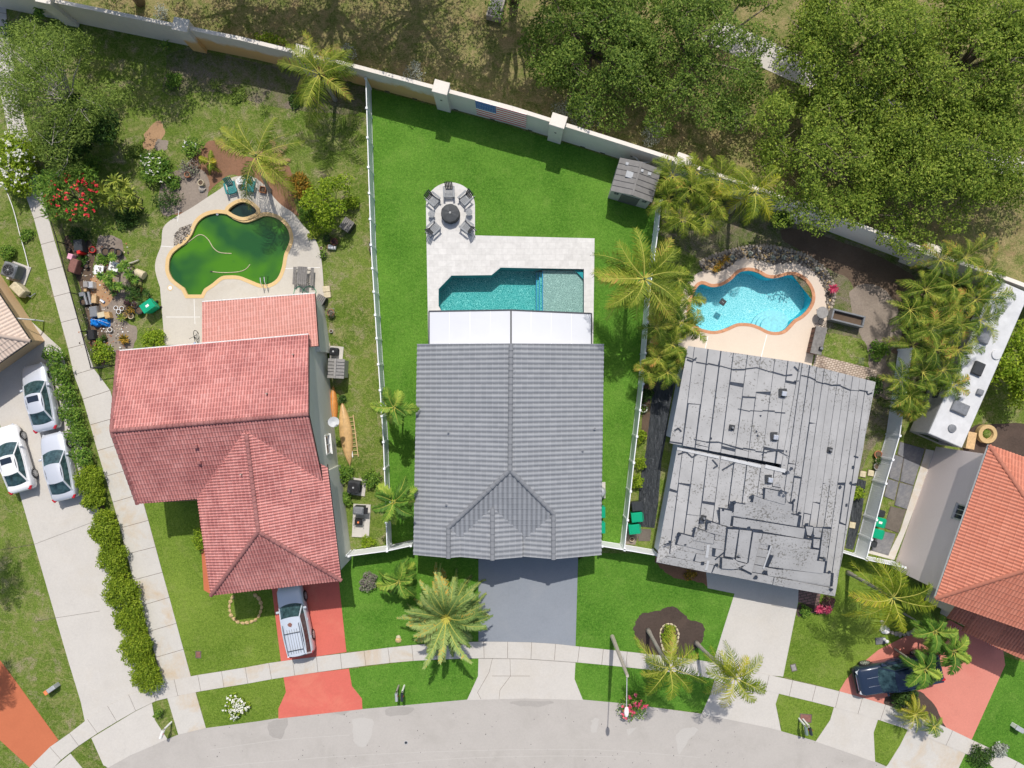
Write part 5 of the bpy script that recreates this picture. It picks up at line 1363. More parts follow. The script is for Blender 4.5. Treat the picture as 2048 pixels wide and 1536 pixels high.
# tears: ragged dark flakes
mt = MB().mat(M_['tar']); rg = random.Random(77)
def flake(px, py, r, P_, lift=0.05):
    c = P_.ray(px, py, lift); n = rg.randint(5, 8); vs = []
    t1 = Vector((1,0,0)); t1 = (t1-P_.n*t1.dot(P_.n)).normalized(); t2 = P_.n.cross(t1)
    for k in range(n):
        a = 2*math.pi*k/n; rr = r*rg.uniform(0.4,1.2); vs.append(c+t1*math.cos(a)*rr+t2*math.sin(a)*rr)
    mt.add(vs, [tuple(range(n))])
for x, y in ((605,520),(640,650),(610,545),(630,430),(345,560)): flake(1300+x/2.844, 680+y/2.844, 0.10, QWu)
for x, y in ((1158,725),(1080,838),(1143,815),(1120,940)): flake(1300+x/2.844, 680+y/2.844, 0.16, QE)
for x, y in ((800,735),(775,870),(745,865),(545,1225),(510,1225),(560,1070),(200,1165),(380,1280),(300,1270),(600,1350),(650,1320),(575,890),(480,925),(415,965),(340,1035),(255,1075),(165,1105),(115,1150),(850,985),(890,1050),(925,1112),(960,1180),(990,1250),(1020,1320),(1030,1420),(820,915)):
    flake(1300+x/2.844, 680+y/2.844, 0.15, QS if y > 900 else QWl, 0.10)
for p, q_ in (((160,650),(205,635)),((205,635),(240,668)),((240,668),(275,645)),((355,680),(385,715)),((385,715),(360,730)),((140,515),(160,500)),((160,500),(178,520)),((1160,660),(1185,668)),((210,110),(240,122)),((240,122),(265,100)),((395,120),(390,145)),((820,150),(850,180)),((820,235),(845,232)),((1230,290),(1240,310)),((1240,310),(1265,300)),((410,740),(510,680)),((80,1165),(110,1155)),((370,1250),(425,1205))):
    P_ = QWl if p[1] > 600 and p[0] < 700 else (QE if p[0] > 860 else QWu)
    if p[1] > 1100: P_ = QS
    a = P_.ray(1300+p[0]/2.844, 680+p[1]/2.844, 0.07); b = P_.ray(1300+q_[0]/2.844, 680+q_[1]/2.844, 0.07); mt.bar(a, b, 0.09, 0.01, up=P_.n)
# horizontal seam near the north edge of both slopes
for row, P_ in (([(205,100),(262,120),(330,132),(400,148),(470,168),(540,168),(612,160),(690,185),(760,205),(810,200)], QWu), ([(862,205),(905,215),(945,235),(990,248),(1040,262),(1085,262),(1140,285),(1190,290),(1240,300)], QE), ([(250,565),(320,580),(390,580),(455,600),(530,620),(600,632),(665,640),(735,630),(790,660)], QWu), ([(500,385),(570,400),(640,405),(710,408),(770,412)], QWu)):
    for (x0,y0),(x1,y1) in zip(row[:-1], row[1:]):
        j = rg.uniform(-6,6); a = P_.ray(1300+x0/2.844, 680+(y0+j)/2.844, 0.06); b = P_.ray(1300+x1/2.844, 680+(y1+j)/2.844, 0.06); mt.bar(a, b, rg.uniform(0.03,0.09), 0.01, up=P_.n)
for k, pr in enumerate(PAIRS):
    pr[0].build('roof', h3, h3); U = pr[1]
    if k == 1:
        U.mat(mt.mats[0]); U.add(mt.v, mt.f)
    U.build('underlayment', h3, h3)
for x, y in ((757,305),(710,552),(679,795)):
    P_ = QWu if y < 700 else QWl; v = P_.ray(1300+x/2.844, 680+y/2.844, 0.03); mb = MB().mat(M_['charcoal']); mb.bar(v-Vector((0.28,-.05,-.03)), v+Vector((0.28,.05,.03)), 0.55, 0.03, up=P_.n)
    mb.mat(M_['galvanised']); mb.box(v+Vector((0,0,0.17)), (0.30,0.32,0.24), R(-8), bevel=0.03); mb.build('vent', h3, h3)
for x, y, P_ in ((465,497,QWu),(303,1012,QS),(1020,625,QE),(500,1222,QS)):
    v = P_.ray(1300+x/2.844, 680+y/2.844, 0.06); mb = MB().mat(M_['charcoal']); mb.box(v+Vector((0,0,0.03)), (0.35,0.35,0.1), R(-10)); mb.mat(M_['grey_metal']); mb.tube([v, v+Vector((0,0,0.28))], 0.07, 8); mb.build('vent', h3, h3)

# ================================================================ house at the right with orange tiles
h4 = house('house', 'two storey pink house with clean orange tile roof at the right edge', W(1900,1020))
A4, B4 = W(1978,890,6.0), W(1870,1197,6.0); d4 = (B4-A4).normalized(); e4 = Vector((-d4.y, d4.x, 0)); e4 = e4 if e4.x > 0 else -e4
Wd = 10.0; sl4 = 0.42; L4_ = (B4-A4).length; C4, D4 = B4+e4*Wd, A4+e4*Wd
r1 = A4+e4*Wd/2+d4*Wd/2; r2 = B4+e4*Wd/2-d4*Wd/2; r1.z = r2.z = 6+Wd/2*sl4
if (r2-r1).dot(d4) < 0: m_ = (r1+r2)/2; r1 = m_-d4*0.05; r2 = m_+d4*0.05
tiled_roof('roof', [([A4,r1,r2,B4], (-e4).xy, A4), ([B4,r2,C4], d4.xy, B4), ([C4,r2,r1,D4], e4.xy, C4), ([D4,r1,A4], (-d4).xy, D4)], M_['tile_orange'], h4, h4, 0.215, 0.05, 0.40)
ridge_caps('ridge_tiles', [(A4,r1),(B4,r2),(r1,r2),(C4,r2),(D4,r1)], M_['tile_orange'], h4, h4, 0.14)
mb = MB().mat(M_['stucco_pink']); mb.prism(off([Vector(p.xy) for p in (A4,B4,C4,D4)], -0.5), 0, 5.85); mb.build('wall', h4, h4)
fascia('fascia', [(A4,B4),(B4,C4),(D4,A4)], 'white_paint', h4, h4, 0.14)
wall_a = Vector((off([Vector(p.xy) for p in (A4,B4,C4,D4)], -0.5)[0][0], off([Vector(p.xy) for p in (A4,B4,C4,D4)], -0.5)[0][1], 0))
wn4 = -e4; wc4 = on_wall(1922, 1025, wall_a, wn4); window(h4, h4, wc4, d4, wn4, 0.95, 1.0, 'light_metal', 'glass_dark', 2)
for z, o_, p_ in ((3.3, (1896,1236), (1995,1278)), (3.1, (1925,1262), (2070,1330))):
    a, b = W(*o_, z), W(*p_, z); up_ = -d4*(1.5 if z > 3.2 else 2.2); c, d_ = b+up_, a+up_; c.z = d_.z = z + 0.42*up_.length
    a_l = [d_, c, b, a]
    tiled_roof('porch_roof', [(a_l, d4.xy, d_)], M_['tile_orange'], h4, h4, 0.215, 0.05, 0.40); ridge_caps('ridge_tiles', [(b, c), (a, d_)], M_['tile_orange'], h4, h4, 0.12)
    mb = MB().mat(M_['stucco_pink']); f1, f2 = a+e4*0.3-d4*0.3, b-e4*0.3-d4*0.3; mb.prism([f1, f2, f2-d4*2.5, f1-d4*2.5], 0, z-0.12); mb.build('wall', h4, h4)

# ================================================================ house at the left edge
h5 = house('house', 'tan house with pale tiled roof cut by the left edge', W(-60,690))
cA = W(61,682,2.7); dn5 = Vector((60,-(90),0)); a5 = Vector((-60,90,0)).normalized()   # NE eave runs up-left (world y up)
b5 = Vector((-60*1.0,-42,0)).normalized()
P5 = [cA, cA+a5*12, cA+a5*12+b5*10, cA+b5*10]
rr1 = cA+a5*5+b5*5; rr2 = cA+a5*12+b5*5; rr1.z = rr2.z = 2.7+5*0.4
tiled_roof('roof', [([cA, P5[1], rr2, rr1], (-b5).xy, cA), ([cA, rr1, P5[3]], (-a5).xy, cA), ([P5[3], rr1, rr2, P5[2]], b5.xy, P5[3])], M_['tile_cream'], h5, h5, 0.25, 0.035, 0.40)
ridge_caps('ridge_tiles', [(cA, rr1), (rr1, rr2)], M_['tile_cream'], h5, h5, 0.14)
mb = MB().mat(M_['stucco_tan']); mb.prism(off([Vector(p.xy) for p in P5], -0.6), 0, 2.62); mb.build('wall', h5, h5)
fascia('fascia', [(cA, P5[1]), (cA, P5[3])], 'charcoal', h5, h5, 0.14)

# ================================================================ vehicles
def loft_body(name, st, mat, parent, zlow=0.26):
    """st: (x, half width, top z, crown)"""
    mb = MB().mat(mat); mb.smooth = True; rows = []
    for x, w, z, cr in st:
        r = [(w*0.90, zlow), (w*0.985, zlow+0.10), (w, (zlow+z)*0.5), (w*0.985, z-0.13), (w*0.93, z-0.03), (w*0.80, z+0.012), (w*0.45, z+cr*0.8), (0, z+cr)]
        row = [(x, a, b) for a, b in r] + [(x, -a, b) for a, b in r[:-1][::-1]]; rows.append(row)
    n = len(rows[0]); vs = [p for r in rows for p in r]; fs = []
    for i in range(len(rows)-1):
        for k in range(n-1): fs.append((i*n+k, (i+1)*n+k, (i+1)*n+k+1, i*n+k+1))
        fs.append((i*n+n-1, (i+1)*n+n-1, (i+1)*n, i*n))
    fs.append(tuple(range(n))); fs.append(tuple((len(rows)-1)*n+k for k in range(n-1,-1,-1)))
    mb.add(vs, fs); o = mb.build(name, parent)
    return o
def car(name, label, cat, loc, heading, st, gh, paintm, wheels=(1.42,-1.38), wr=0.33, hw=0.9, sunroof=False, group=None, rack=False, extras=None, rim='light_metal'):
    t = thing(name, label, cat, loc, heading, group)
    loft_body('body', st, M_[paintm], t)
    bf, br, wb1, wb2, zb1, zb2, rf, rr, wr1, wr2, zr, bulge = gh
    def arc(x, w, z, b, n=8, zc=0.0): return [Vector((x + b*(1-(2*k/n-1)**2), w*(1-2*k/n), z+zc*(1-(2*k/n-1)**2))) for k in range(n+1)]
    A, B = arc(bf, wb1, zb1, bulge, zc=0.02), arc(rf, wr1, zr-0.03, bulge*0.45, zc=0.04)
    C, D = arc(br, wb2, zb2, -bulge*0.7, zc=0.02), arc(rr, wr2, zr-0.03, -bulge*0.35, zc=0.04)
    def skin(nm, P, Q, m, inset=0.0, lift=0.0):
        mb = MB().mat(m); mb.smooth = True; n = len(P); c = sum(P+Q, Vector())/(2*n)
        mb.add([p for p in P]+[q for q in Q], [(k, k+1, n+k+1, n+k) for k in range(n-1)]); return mb.build(nm, t)
    g = M_['glass_car']
    skin('windshield', A, B, g); skin('rear_window', C, D, g)
    nseg = 6
    for s in (0, -1):
        lo_ = [A[s].lerp(C[s], k/nseg) + Vector((0, (0.05 if s == 0 else -0.05)*math.sin(math.pi*k/nseg), 0)) for k in range(nseg+1)]
        hi_ = [B[s].lerp(D[s], k/nseg) + Vector((0, (0.05 if s == 0 else -0.05)*math.sin(math.pi*k/nseg), 0)) for k in range(nseg+1)]
        w_ = skin('side_window', lo_, hi_, g)
        mb = MB().mat(M_[paintm]); mid = [0.50] if not rack else [0.36, 0.72]
        for f in mid: mb.bar(lo_[0].lerp(lo_[-1], f)*1.005, hi_[0].lerp(hi_[-1], f)*1.005, 0.07, 0.03, up=(0,1,0))
        mb.tube([A[s], B[s]], 0.045, 6); mb.tube([C[s], D[s]], 0.06, 6); mb.tube(lo_, 0.03, 6); mb.tube(hi_, 0.045, 6); mb.build('pillar', t)
    # roof panel, slightly domed
    mb = MB().mat(M_[paintm]); mb.smooth = True; n = len(B); rows = 7; vs = []
    for j in range(rows):
        f = j/(rows-1)
        for k in range(n):
            p = B[k].lerp(D[k], f); u = 2*k/(n-1)-1; bulge_y = (0.05 if u < 0 else -0.05)*abs(u)**3*math.sin(math.pi*f)
            vs.append((p.x, p.y - bulge_y, p.z + 0.035*math.sin(math.pi*f) + 0.03*(1-u**4)))
    fs = [(j*n+k, (j+1)*n+k, (j+1)*n+k+1, j*n+k+1) for j in range(rows-1) for k in range(n-1)]
    mb.add(vs, fs); ro = mb.build('roof', t)
    zt = zr + 0.075
    if sunroof:
        mb = MB().mat(M_['glass_dark']); L_ = rf-rr; mb.box((rf-L_*0.24, 0, zt+0.005), (0.42, 0.78, 0.02), bevel=0.008); mb.build('sunroof', t)
    for sx, x in enumerate(wheels):
        for sy in (-1, 1):
            mb = MB().mat(M_['rubber']); mb.smooth = False; ww = 0.22; c = Vector((x, sy*(hw-ww/2+0.03), wr))
            M1 = Matrix.Translation(c) @ Matrix.Rotation(R(90), 4, 'X')
            q = MB().mat(M_['rubber']); q.lathe((0,0,0), [(wr*0.70,-ww/2),(wr*0.97,-ww/2),(wr,-ww/2+0.04),(wr,ww/2-0.04),(wr*0.97,ww/2),(wr*0.70,ww/2)], 20); wo = q.build('wheel', t, None, M1)
            q = MB().mat(M_[rim]); sgn = -sy
            q.lathe((0,0,0), [(wr*0.15,sgn*(ww/2+0.012)),(0.0,sgn*(ww/2+0.012))], 10, cap=False)
            for k in range(10):
                a = 2*math.pi*k/10; q.bar((math.cos(a)*wr*0.1, math.sin(a)*wr*0.1, sgn*(ww/2+0.006)), (math.cos(a)*wr*0.68, math.sin(a)*wr*0.68, sgn*(ww/2+0.002)), 0.045, 0.02, up=(0,0,1))
            q.lathe((0,0,0), [(wr*0.66,sgn*(ww/2+0.004)),(wr*0.74,sgn*(ww/2+0.006))], 20, cap=False)
            q.build('rim', wo, None, M1)
            # arch shadow gap ring
            q = MB().mat(M_['rubber']); pts = [(x+math.cos(a)*wr*1.13, sy*(hw+0.004), wr+math.sin(a)*wr*1.13) for a in [math.pi*i/10 for i in range(11)]]; q.tube(pts, 0.02, 5); q.build('wheel_arch', t)
    for sy in (-1, 1):
        mb = MB().mat(M_[paintm]); mb.box((gh[0]-0.28, sy*(hw+0.06), gh[4]+0.06), (0.16,0.22,0.13), bevel=0.04); mb.build('mirror', t)
        x0, w0, z0_, _ = st[1]; mb = MB().mat(M_['lamp_clear']); mb.box((st[1][0]-0.10, sy*w0*0.80, z0_-0.06), (0.34,0.30,0.13), sy*R(-28), bevel=0.03); mb.build('headlight', t)
        x1, w1, z1_, _ = st[-2]; mb = MB().mat(M_['lamp_red']); mb.box((x1+0.05, sy*w1*0.88, z1_-0.07), (0.30,0.22,0.17), sy*R(30), bevel=0.03); mb.build('tail_light', t)
        for f in (0.30, 0.66):
            mb = MB().mat(M_[paintm]); X = gh[0]+(gh[1]-gh[0])*f; mb.box((X-0.15, sy*(hw+0.02), gh[4]-0.16), (0.18,0.04,0.03), bevel=0.01); mb.build('door_handle', t)
    mb = MB().mat(M_['black_metal']); mb.box((st[0][0]-0.03, 0, 0.50), (0.08, st[0][1]*1.3, 0.16), bevel=0.02); mb.build('grille', t)
    # shut lines
    for xx in (gh[0]-0.12,):
        mb = MB().mat(M_['rubber']); Ln = arc(xx+0.02, gh[2]*0.98, gh[4]+0.012, bulge, zc=0.025); mb.tube(Ln, 0.012, 4); mb.build('shut_line', t)
    if extras: extras(t, zt)
    return t
sed = [(2.40,0.50,0.58,0.0),(2.33,0.70,0.66,0.01),(2.15,0.83,0.73,0.03),(1.75,0.895,0.80,0.05),(1.2,0.915,0.88,0.05),(0.85,0.92,0.93,0.03),(0.0,0.925,0.95,0.0),(-1.0,0.92,0.98,0.0),(-1.7,0.91,1.02,0.03),(-2.1,0.87,1.03,0.04),(-2.30,0.79,0.99,0.02),(-2.38,0.62,0.88,0.0)]
sgh = (1.0,-1.78, 0.80,0.74, 0.93,1.03, 0.22,-1.02, 0.58,0.55, 1.42, 0.20)
def hd(dx, dy): return math.atan2(-dy, dx)      # photo direction -> heading
gcar = 'sedans parked on the left driveway'
car('parked_car', 'bright white sedan with sunroof nearest the grass on the left driveway', 'car', W(41,915.6), hd(-.29,-.955), sed, sgh, 'paint_white', sunroof=True, group=gcar)
car('parked_car', 'silver sedan without sunroof beside the hedge, behind the white one', 'car', W(130,931), hd(-.235,-.97), sed, (1.0,-1.80, 0.80,0.74, 0.93,1.03, 0.20,-1.05, 0.58,0.55, 1.42, 0.20), 'paint_silver', group=gcar)
car('parked_car', 'silver sedan with sunroof parked nearest the tan house', 'car', W(93,795), hd(-.235,-.97), sed, sgh, 'paint_silver', sunroof=True, group=gcar)
suv = [(2.42,0.62,0.66,0.0),(2.36,0.78,0.86,0.02),(2.15,0.87,0.98,0.03),(1.6,0.905,1.04,0.04),(1.15,0.915,1.08,0.03),(0.6,0.92,1.08,0.0),(-0.8,0.925,1.10,0.0),(-1.8,0.92,1.12,0.0),(-2.25,0.90,1.10,0.0),(-2.40,0.84,1.02,0.0),(-2.44,0.78,0.70,0.0)]
def suv_extra(t, zt):
    for sy in (-1, 1):
        mb = MB().mat(M_['grey_metal']); mb.tube([(0.05,sy*0.56,zt),(0.0,sy*0.56,zt+0.06),(-2.0,sy*0.56,zt+0.06),(-2.05,sy*0.56,zt)], 0.022, 6); mb.build('roof_rail', t)
    for x in (-0.55,-1.75):
        mb = MB().mat(M_['charcoal']); mb.tube([(x,-0.56,zt+0.07),(x,0.56,zt+0.07)], 0.022, 6); mb.build('cross_bar', t)
    mb = MB().mat(M_['grey_metal'])
    for y in (-0.34,-0.17,0,0.17,0.34): mb.box((-1.15,y,zt+0.0), (1.7,0.02,0.025))
    mb.build('roof_rib', t)
    mb = MB().mat(M_['brown_wood']); rgx = random.Random(4)
    mb.add([(0.02+math.cos(a)*0.19*rgx.uniform(.6,1.1), 0.06+math.sin(a)*0.17*rgx.uniform(.6,1.1), zt+0.012) for a in [2*math.pi*k/14 for k in range(14)]], [tuple(range(14))]); mb.build('rust_patch', t)
car('parked_car', 'silver sport utility vehicle with roof rack and peeling paint spot on red driveway', 'car', W(597,1233), hd(-.199,-.98), suv, (1.12,-2.32, 0.82,0.80, 1.08,1.12, 0.45,-2.15, 0.66,0.64, 1.70, 0.17), 'paint_silver_van', wheels=(1.45,-1.35), wr=0.36, hw=0.91, rack=True, extras=suv_extra)
pk = [(2.92,0.70,0.75,0.0),(2.86,0.90,1.02,0.02),(2.6,0.97,1.14,0.04),(1.9,0.99,1.20,0.05),(1.4,0.995,1.22,0.02),(0.6,1.0,1.22,0.0),(-0.95,1.0,1.22,0.0),(-1.05,1.0,1.24,-0.0),(-2.75,1.0,1.24,0.0),(-2.9,0.97,1.22,0.0),(-2.95,0.93,0.85,0.0)]
def pk_extra(t, zt):
    mb = MB().mat(M_['bin_dark']); mb.box((-1.95,0,1.27), (1.62,1.66,0.04), bevel=0.01); mb.build('bed_cover', t)
    for sy in (-1, 1):
        mb = MB().mat(M_['paint_navy']); mb.box((-1.93,sy*0.93,1.30), (1.8,0.12,0.08), bevel=0.03); mb.build('bed_rail', t)
        mb = MB().mat(M_['chrome']); mb.box((1.95,sy*0.30,1.285), (0.85,0.035,0.02), bevel=0.008); mb.build('hood_crease', t)
    mb = MB().mat(M_['black_metal']); mb.box((2.98,0,0.62), (0.14,1.75,0.26), bevel=0.05); mb.build('bumper', t)
    mb = MB().mat(M_['chrome']); mb.box((2.95,0,0.92), (0.05,1.15,0.05), bevel=0.01); mb.build('grille_bar', t)
car('pickup_truck', 'dark navy pickup truck under small palms on the salmon driveway', 'truck', W(1783,1338), hd(-.978,.20), pk, (1.42,-1.00, 0.88,0.86, 1.22,1.22, 0.62,-0.82, 0.72,0.72, 1.84, 0.20), 'paint_navy', wheels=(1.95,-1.75), wr=0.41, hw=0.99, extras=pk_extra)
# motorhome
p1, p2 = W(1891,882,3.0), W(2026,572,3.0); a = math.atan2((p2-p1).y, (p2-p1).x); L_ = (p2-p1).length; c = (p1+p2)/2
t = thing('motorhome', 'long white motorhome with roof vents parked between palms and the pink house', 'motorhome', (c.x,c.y,0), a)
mb = MB().mat(M_['rv_side']); mb.box((0,0,1.75), (L_,2.42,2.3), bevel=0.08); mb.build('body', t)
mb = MB().mat(M_['rv_roof']); mb.box((0,0,2.94), (L_-0.02,2.44,0.10), bevel=0.05); mb.build('roof', t)
for x, y, r in ((-L_/2+0.95,-0.05,0.28),(1.0,-0.8,0.34)):
    mb = MB().mat(M_['grey_metal' if x < 0 else 'rv_roof']); mb.lathe((x,y,2.99), [(r,0),(r*0.95,0.1),(r*0.3,0.12)], 16); mb.build('roof_vent', t)
for x, y, w, d_, m in ((-L_/2+2.4,0.05,0.75,1.1,'grey_metal'),(-L_/2+3.9,-0.75,0.4,0.4,'grey_metal'),(-L_/2+5.3,0.0,0.9,0.7,'charcoal'),(1.9,0.5,1.2,0.8,'grey_metal')):
    mb = MB().mat(M_[m]); mb.box((x,y,3.11), (w,d_,0.24), bevel=0.06); mb.build('air_unit', t)
for sx in (-1, 1):
    for sy in (-1, 1):
        mb = MB().mat(M_['rubber']); mb.tube([(sx*L_*0.3, sy*1.0-0.12, 0.42), (sx*L_*0.3, sy*1.0+0.12, 0.42)], 0.42, 16); mb.build('wheel', t)
mb = MB().mat(M_['glass_dark']); mb.box((-L_/2-0.01,0,1.9), (0.03,1.9,0.9)); mb.build('windshield', t)
for x in (-2.5,0.5,2.8):
    mb = MB().mat(M_['glass_dark']); mb.box((x,1.215,1.9), (1.1,0.02,0.6)); mb.build('window', t)

# ================================================================ street furniture
def base_at(px, py, z): v = W(px, py, z); return Vector((v.x, v.y, 0))
t = thing('street_lamp', 'leaning perspective concrete street lamp with thin arm over the road', 'street lamp', base_at(1224.5,1273,0)); t['label'] = 'tall concrete street lamp with thin arm reaching over the road'
tp_ = W(1255,1352,6.6) - t.location; hd_ = W(1253,1424,6.8) - t.location
mb = MB().mat(M_['pole_concrete']); mb.tube([(0,0,-0.1), (tp_.x,tp_.y,tp_.z)], [0.16,0.10], 8); mb.build('pole', t)
mb = MB().mat(M_['light_metal']); mb.tube([(tp_.x,tp_.y,tp_.z-0.2), (hd_.x,hd_.y+0.3,hd_.z)], 0.03, 6); mb.build('arm', t)
mb = MB().mat(M_['white_paint']); mb.ball((hd_.x,hd_.y-0.0,hd_.z), (0.15,0.34,0.10), n=10); mb.build('lamp_head', t)
def mailbox(px, py, label, ang, mat, h=1.05, post='white_paint', blen=0.55):
    t = thing('mailbox', label, 'mailbox', W(px, py), ang, 'kerbside mailboxes')
    mb = MB().mat(M_[post]); mb.box((0,0.12,h/2), (0.1,0.1,h)); mb.box((0,-0.08,h-0.04), (0.08,0.55,0.08)); mb.build('post', t)
    mb = MB().mat(M_[mat]); mb.box((0,-0.2,h+0.09), (0.20,blen,0.16), bevel=0.02)
    mb.tube([(0,-0.2-blen/2,h+0.15),(0,-0.2+blen/2,h+0.15)], 0.10, 12); mb.build('box', t)
    mb = MB().mat(M_['red_paint']); mb.box((0.12,-0.1,h+0.22), (0.02,0.03,0.2)); mb.build('flag', t); return t
mailbox(798,1374, 'pale grey mailbox at the kerb, left one of the close pair', R(3), 'pale_plastic', post='wood_weathered')
mailbox(809,1374, 'black mailbox at the kerb, right one of the close pair', R(0), 'mailbox_black')
mailbox(342,1447, 'white mailbox at the tip of the narrow grass strip on the left', R(-20), 'white_paint')
mailbox(1598,1440, 'grey green mailbox on the right verge, left one of the pair', R(8), 'mailbox_green')
mailbox(1606,1441, 'dark mailbox on the right verge, right one of the pair', R(12), 'mailbox_black', blen=0.5)
t = thing('utility_box', 'small pale utility box with orange lid on the left grass', 'utility box', W(109,1374), R(35))
mb = MB().mat(M_['pale_plastic']); mb.box((0.15,0,0.32), (0.62,0.30,0.64), bevel=0.03); mb.build('cabinet', t)
mb = MB().mat(M_['orange_plastic']); mb.box((-0.26,0,0.36), (0.22,0.32,0.66), bevel=0.03); mb.build('lid', t)
t = thing('utility_box', 'white utility box on the lawn at the lower right corner', 'utility box', base_at(2039,1458,0.5), R(-30))
mb = MB().mat(M_['white_paint']); mb.box((0,0,0.28), (0.6,0.30,0.56), bevel=0.03); mb.build('cabinet', t); mb = MB().mat(M_['pale_plastic']); mb.box((0,0,0.58), (0.64,0.34,0.05), bevel=0.015); mb.build('lid', t)
def flat(name, label, cat, px, py, w, d_, mat, rz=0.0, z=0.03, h=0.04, rim=None, group=None):
    t = thing(name, label, cat, W(px,py), rz, group); mb = MB().mat(M_[mat]); mb.box((0,0,z), (w,d_,h), bevel=0.012); mb.build('cover', t)
    mb = MB().mat(M_[rim or 'rock_dark'])
    for s in (-1, 1): mb.box((s*(w/2+0.03),0,z-0.01), (0.05,d_+0.1,h)); mb.box((0,s*(d_/2+0.03),z-0.01), (w,0.05,h))
    mb.build('rim', t); return t
flat('meter_cover', 'grey meter cover in the lawn of the right neighbour', 'cover', 1587,1335, 0.3,0.42, 'pot_grey', R(15))
flat('drain_grate', 'brown slotted drain grate in the verge by the right mailboxes', 'drain', 1611,1436, 0.75,0.5, 'brown_wood', R(-5))
flat('meter_cover', 'brown meter cover in the lawn of the red tiled house', 'cover', 397,1309, 0.3,0.4, 'brown_wood')
t = thing('manhole_cover', 'tiny round dark utility cover in the road below the mailbox pair', 'cover', W(812,1485)); mb = MB().mat(M_['charcoal']); mb.lathe((0,0,0.004), [(0.09,0),(0.09,0.02),(0.05,0.025)], 14); mb.build('lid', t); mb = MB().mat(M_['light_metal']); mb.lathe((0,0,0.003), [(0.13,0),(0.13,0.015),(0.09,0.018)], 14); mb.build('rim', t)

# bins
def bin_(px, py, label, rz=0.0, mat='bin_green', h=1.08, lab=False, group='wheeled bins', w=0.68, d_=0.78):
    b_ = base_at(px, py, h); t = thing('wheeled_bin', label, 'bin', b_, rz, group)
    mb = MB().mat(M_[mat]); o = []
    x, y = w/2, d_/2; lo_ = [(-x*.78,-y*.74,0.08),(x*.78,-y*.74,0.08),(x*.78,y*.74,0.08),(-x*.78,y*.74,0.08)]; hi_ = [(-x*.95,-y*.95,h-0.08),(x*.95,-y*.95,h-0.08),(x*.95,y*.95,h-0.08),(-x*.95,y*.95,h-0.08)]
    mb.add(lo_+hi_, [(3,2,1,0),(4,5,6,7),(0,1,5,4),(1,2,6,5),(2,3,7,6),(3,0,4,7)]); mb.build('body', t)
    mb = MB().mat(M_[mat]); mb.box((0,0,h-0.03), (w,d_,0.08), bevel=0.03); mb.box((0,0.03,h+0.015), (w*0.72,d_*0.68,0.02), bevel=0.008); ld = mb.build('lid', t)
    if lab: mb = MB().mat(M_['white_paint']); mb.box((0,0.03,h+0.028), (0.16,0.24,0.006)); mb.build('sticker', ld)
    for s in (-1, 1): mb = MB().mat(M_['rubber']); mb.tube([(s*x*0.7-0.03,y*0.8,0.12),(s*x*0.7+0.03,y*0.8,0.12)], 0.12, 12); mb.build('wheel', t)
    mb = MB().mat(M_[mat]); mb.tube([(-x*.8,y+0.06,h-0.08),(x*.8,y+0.06,h-0.08)], 0.025, 6); mb.build('handle', t); return t
bin_(294,612, 'green bin with a white sticker beside the cluttered garden pots', R(-55), lab=True, d_=0.95)
bin_(1274,1035, 'green bin by the weed fabric, the upper of the two left of the torn roof', R(-84))
bin_(1269,1059, 'green bin by the weed fabric, the lower of the two left of the torn roof', R(-84))
bin_(1275,1013, 'dark grey bin above the two green ones left of the torn roof', R(-84), 'bin_dark', 0.95)
bin_(1760,1045, 'green bin with white sticker beside the right fence', R(-105), lab=True)
bin_(1756,1068, 'plain green bin below the stickered one beside the right fence', R(-105))
bin_(1762,1027, 'low black bin above the green ones beside the right fence', R(-105), 'bin_dark', 0.7, w=0.5, d_=0.5)
bin_(1746,1088, 'low black bin below the green ones beside the right fence', R(-105), 'bin_dark', 0.6, w=0.45, d_=0.5)
bin_(1201,1025, 'green bin peeking out at the grey house wall, the upper one', R(0))
bin_(1201,1056, 'green bin peeking out at the grey house wall, the lower one', R(0))

# air conditioning units
def ac(px, py, label, rz, w=0.8, h=0.8, mat='grey_metal', pad=True):
    t = thing('air_conditioner', label, 'air conditioner', base_at(px,py,h), rz, 'outdoor air conditioning units')
    if pad: mb = MB().mat(M_['concrete']); mb.box((0.08,-0.05,0.04), (w+0.4,w+0.35,0.08)); mb.build('pad', t)
    mb = MB().mat(M_[mat]); mb.box((0,0,0.08+h/2), (w,w,h), bevel=0.09)
    for z in [0.16+0.07*k for k in range(int((h-0.15)/0.07))]:
        for s in (-1, 1): mb.box((s*w/2,0,z), (0.02,w*0.8,0.02)); mb.box((0,s*w/2,z), (w*0.8,0.02,0.02))
    mb.build('case', t)
    mb = MB().mat(M_['black_metal']); mb.lathe((0,0,h+0.082), [(w*0.40,0),(w*0.40,0.01),(w*0.1,0.012)], 24); f = mb.build('fan_well', t)
    mb = MB().mat(M_[mat])
    for r in (0.13,0.22,0.30,0.37):
        mb.tube([(math.cos(a)*r*w/0.8,math.sin(a)*r*w/0.8,h+0.115) for a in [2*math.pi*k/24 for k in range(25)]], 0.008, 4, cap=False)
    for k in range(8): a = math.pi*k/4; mb.bar((0,0,h+0.115), (math.cos(a)*w*0.42,math.sin(a)*w*0.42,h+0.115), 0.012, 0.012)
    mb.build('grille', f)
    mb = MB().mat(M_['light_metal']); mb.lathe((0,0,h+0.12), [(0.07,0),(0.06,0.02)], 12); mb.build('hub', f); return t
ac(707,975, 'black air conditioner among shrubs beside the red tiled house', R(-8), 0.85, 0.85, 'charcoal')
ac(18,540, 'grey air conditioner beside the tan house at the left edge', R(-20), 1.0, 0.95, 'grey_metal')
ac(667,703, 'small black air conditioner beside the rear corner of the red tiled house', R(-5), 0.55, 0.6, 'charcoal')
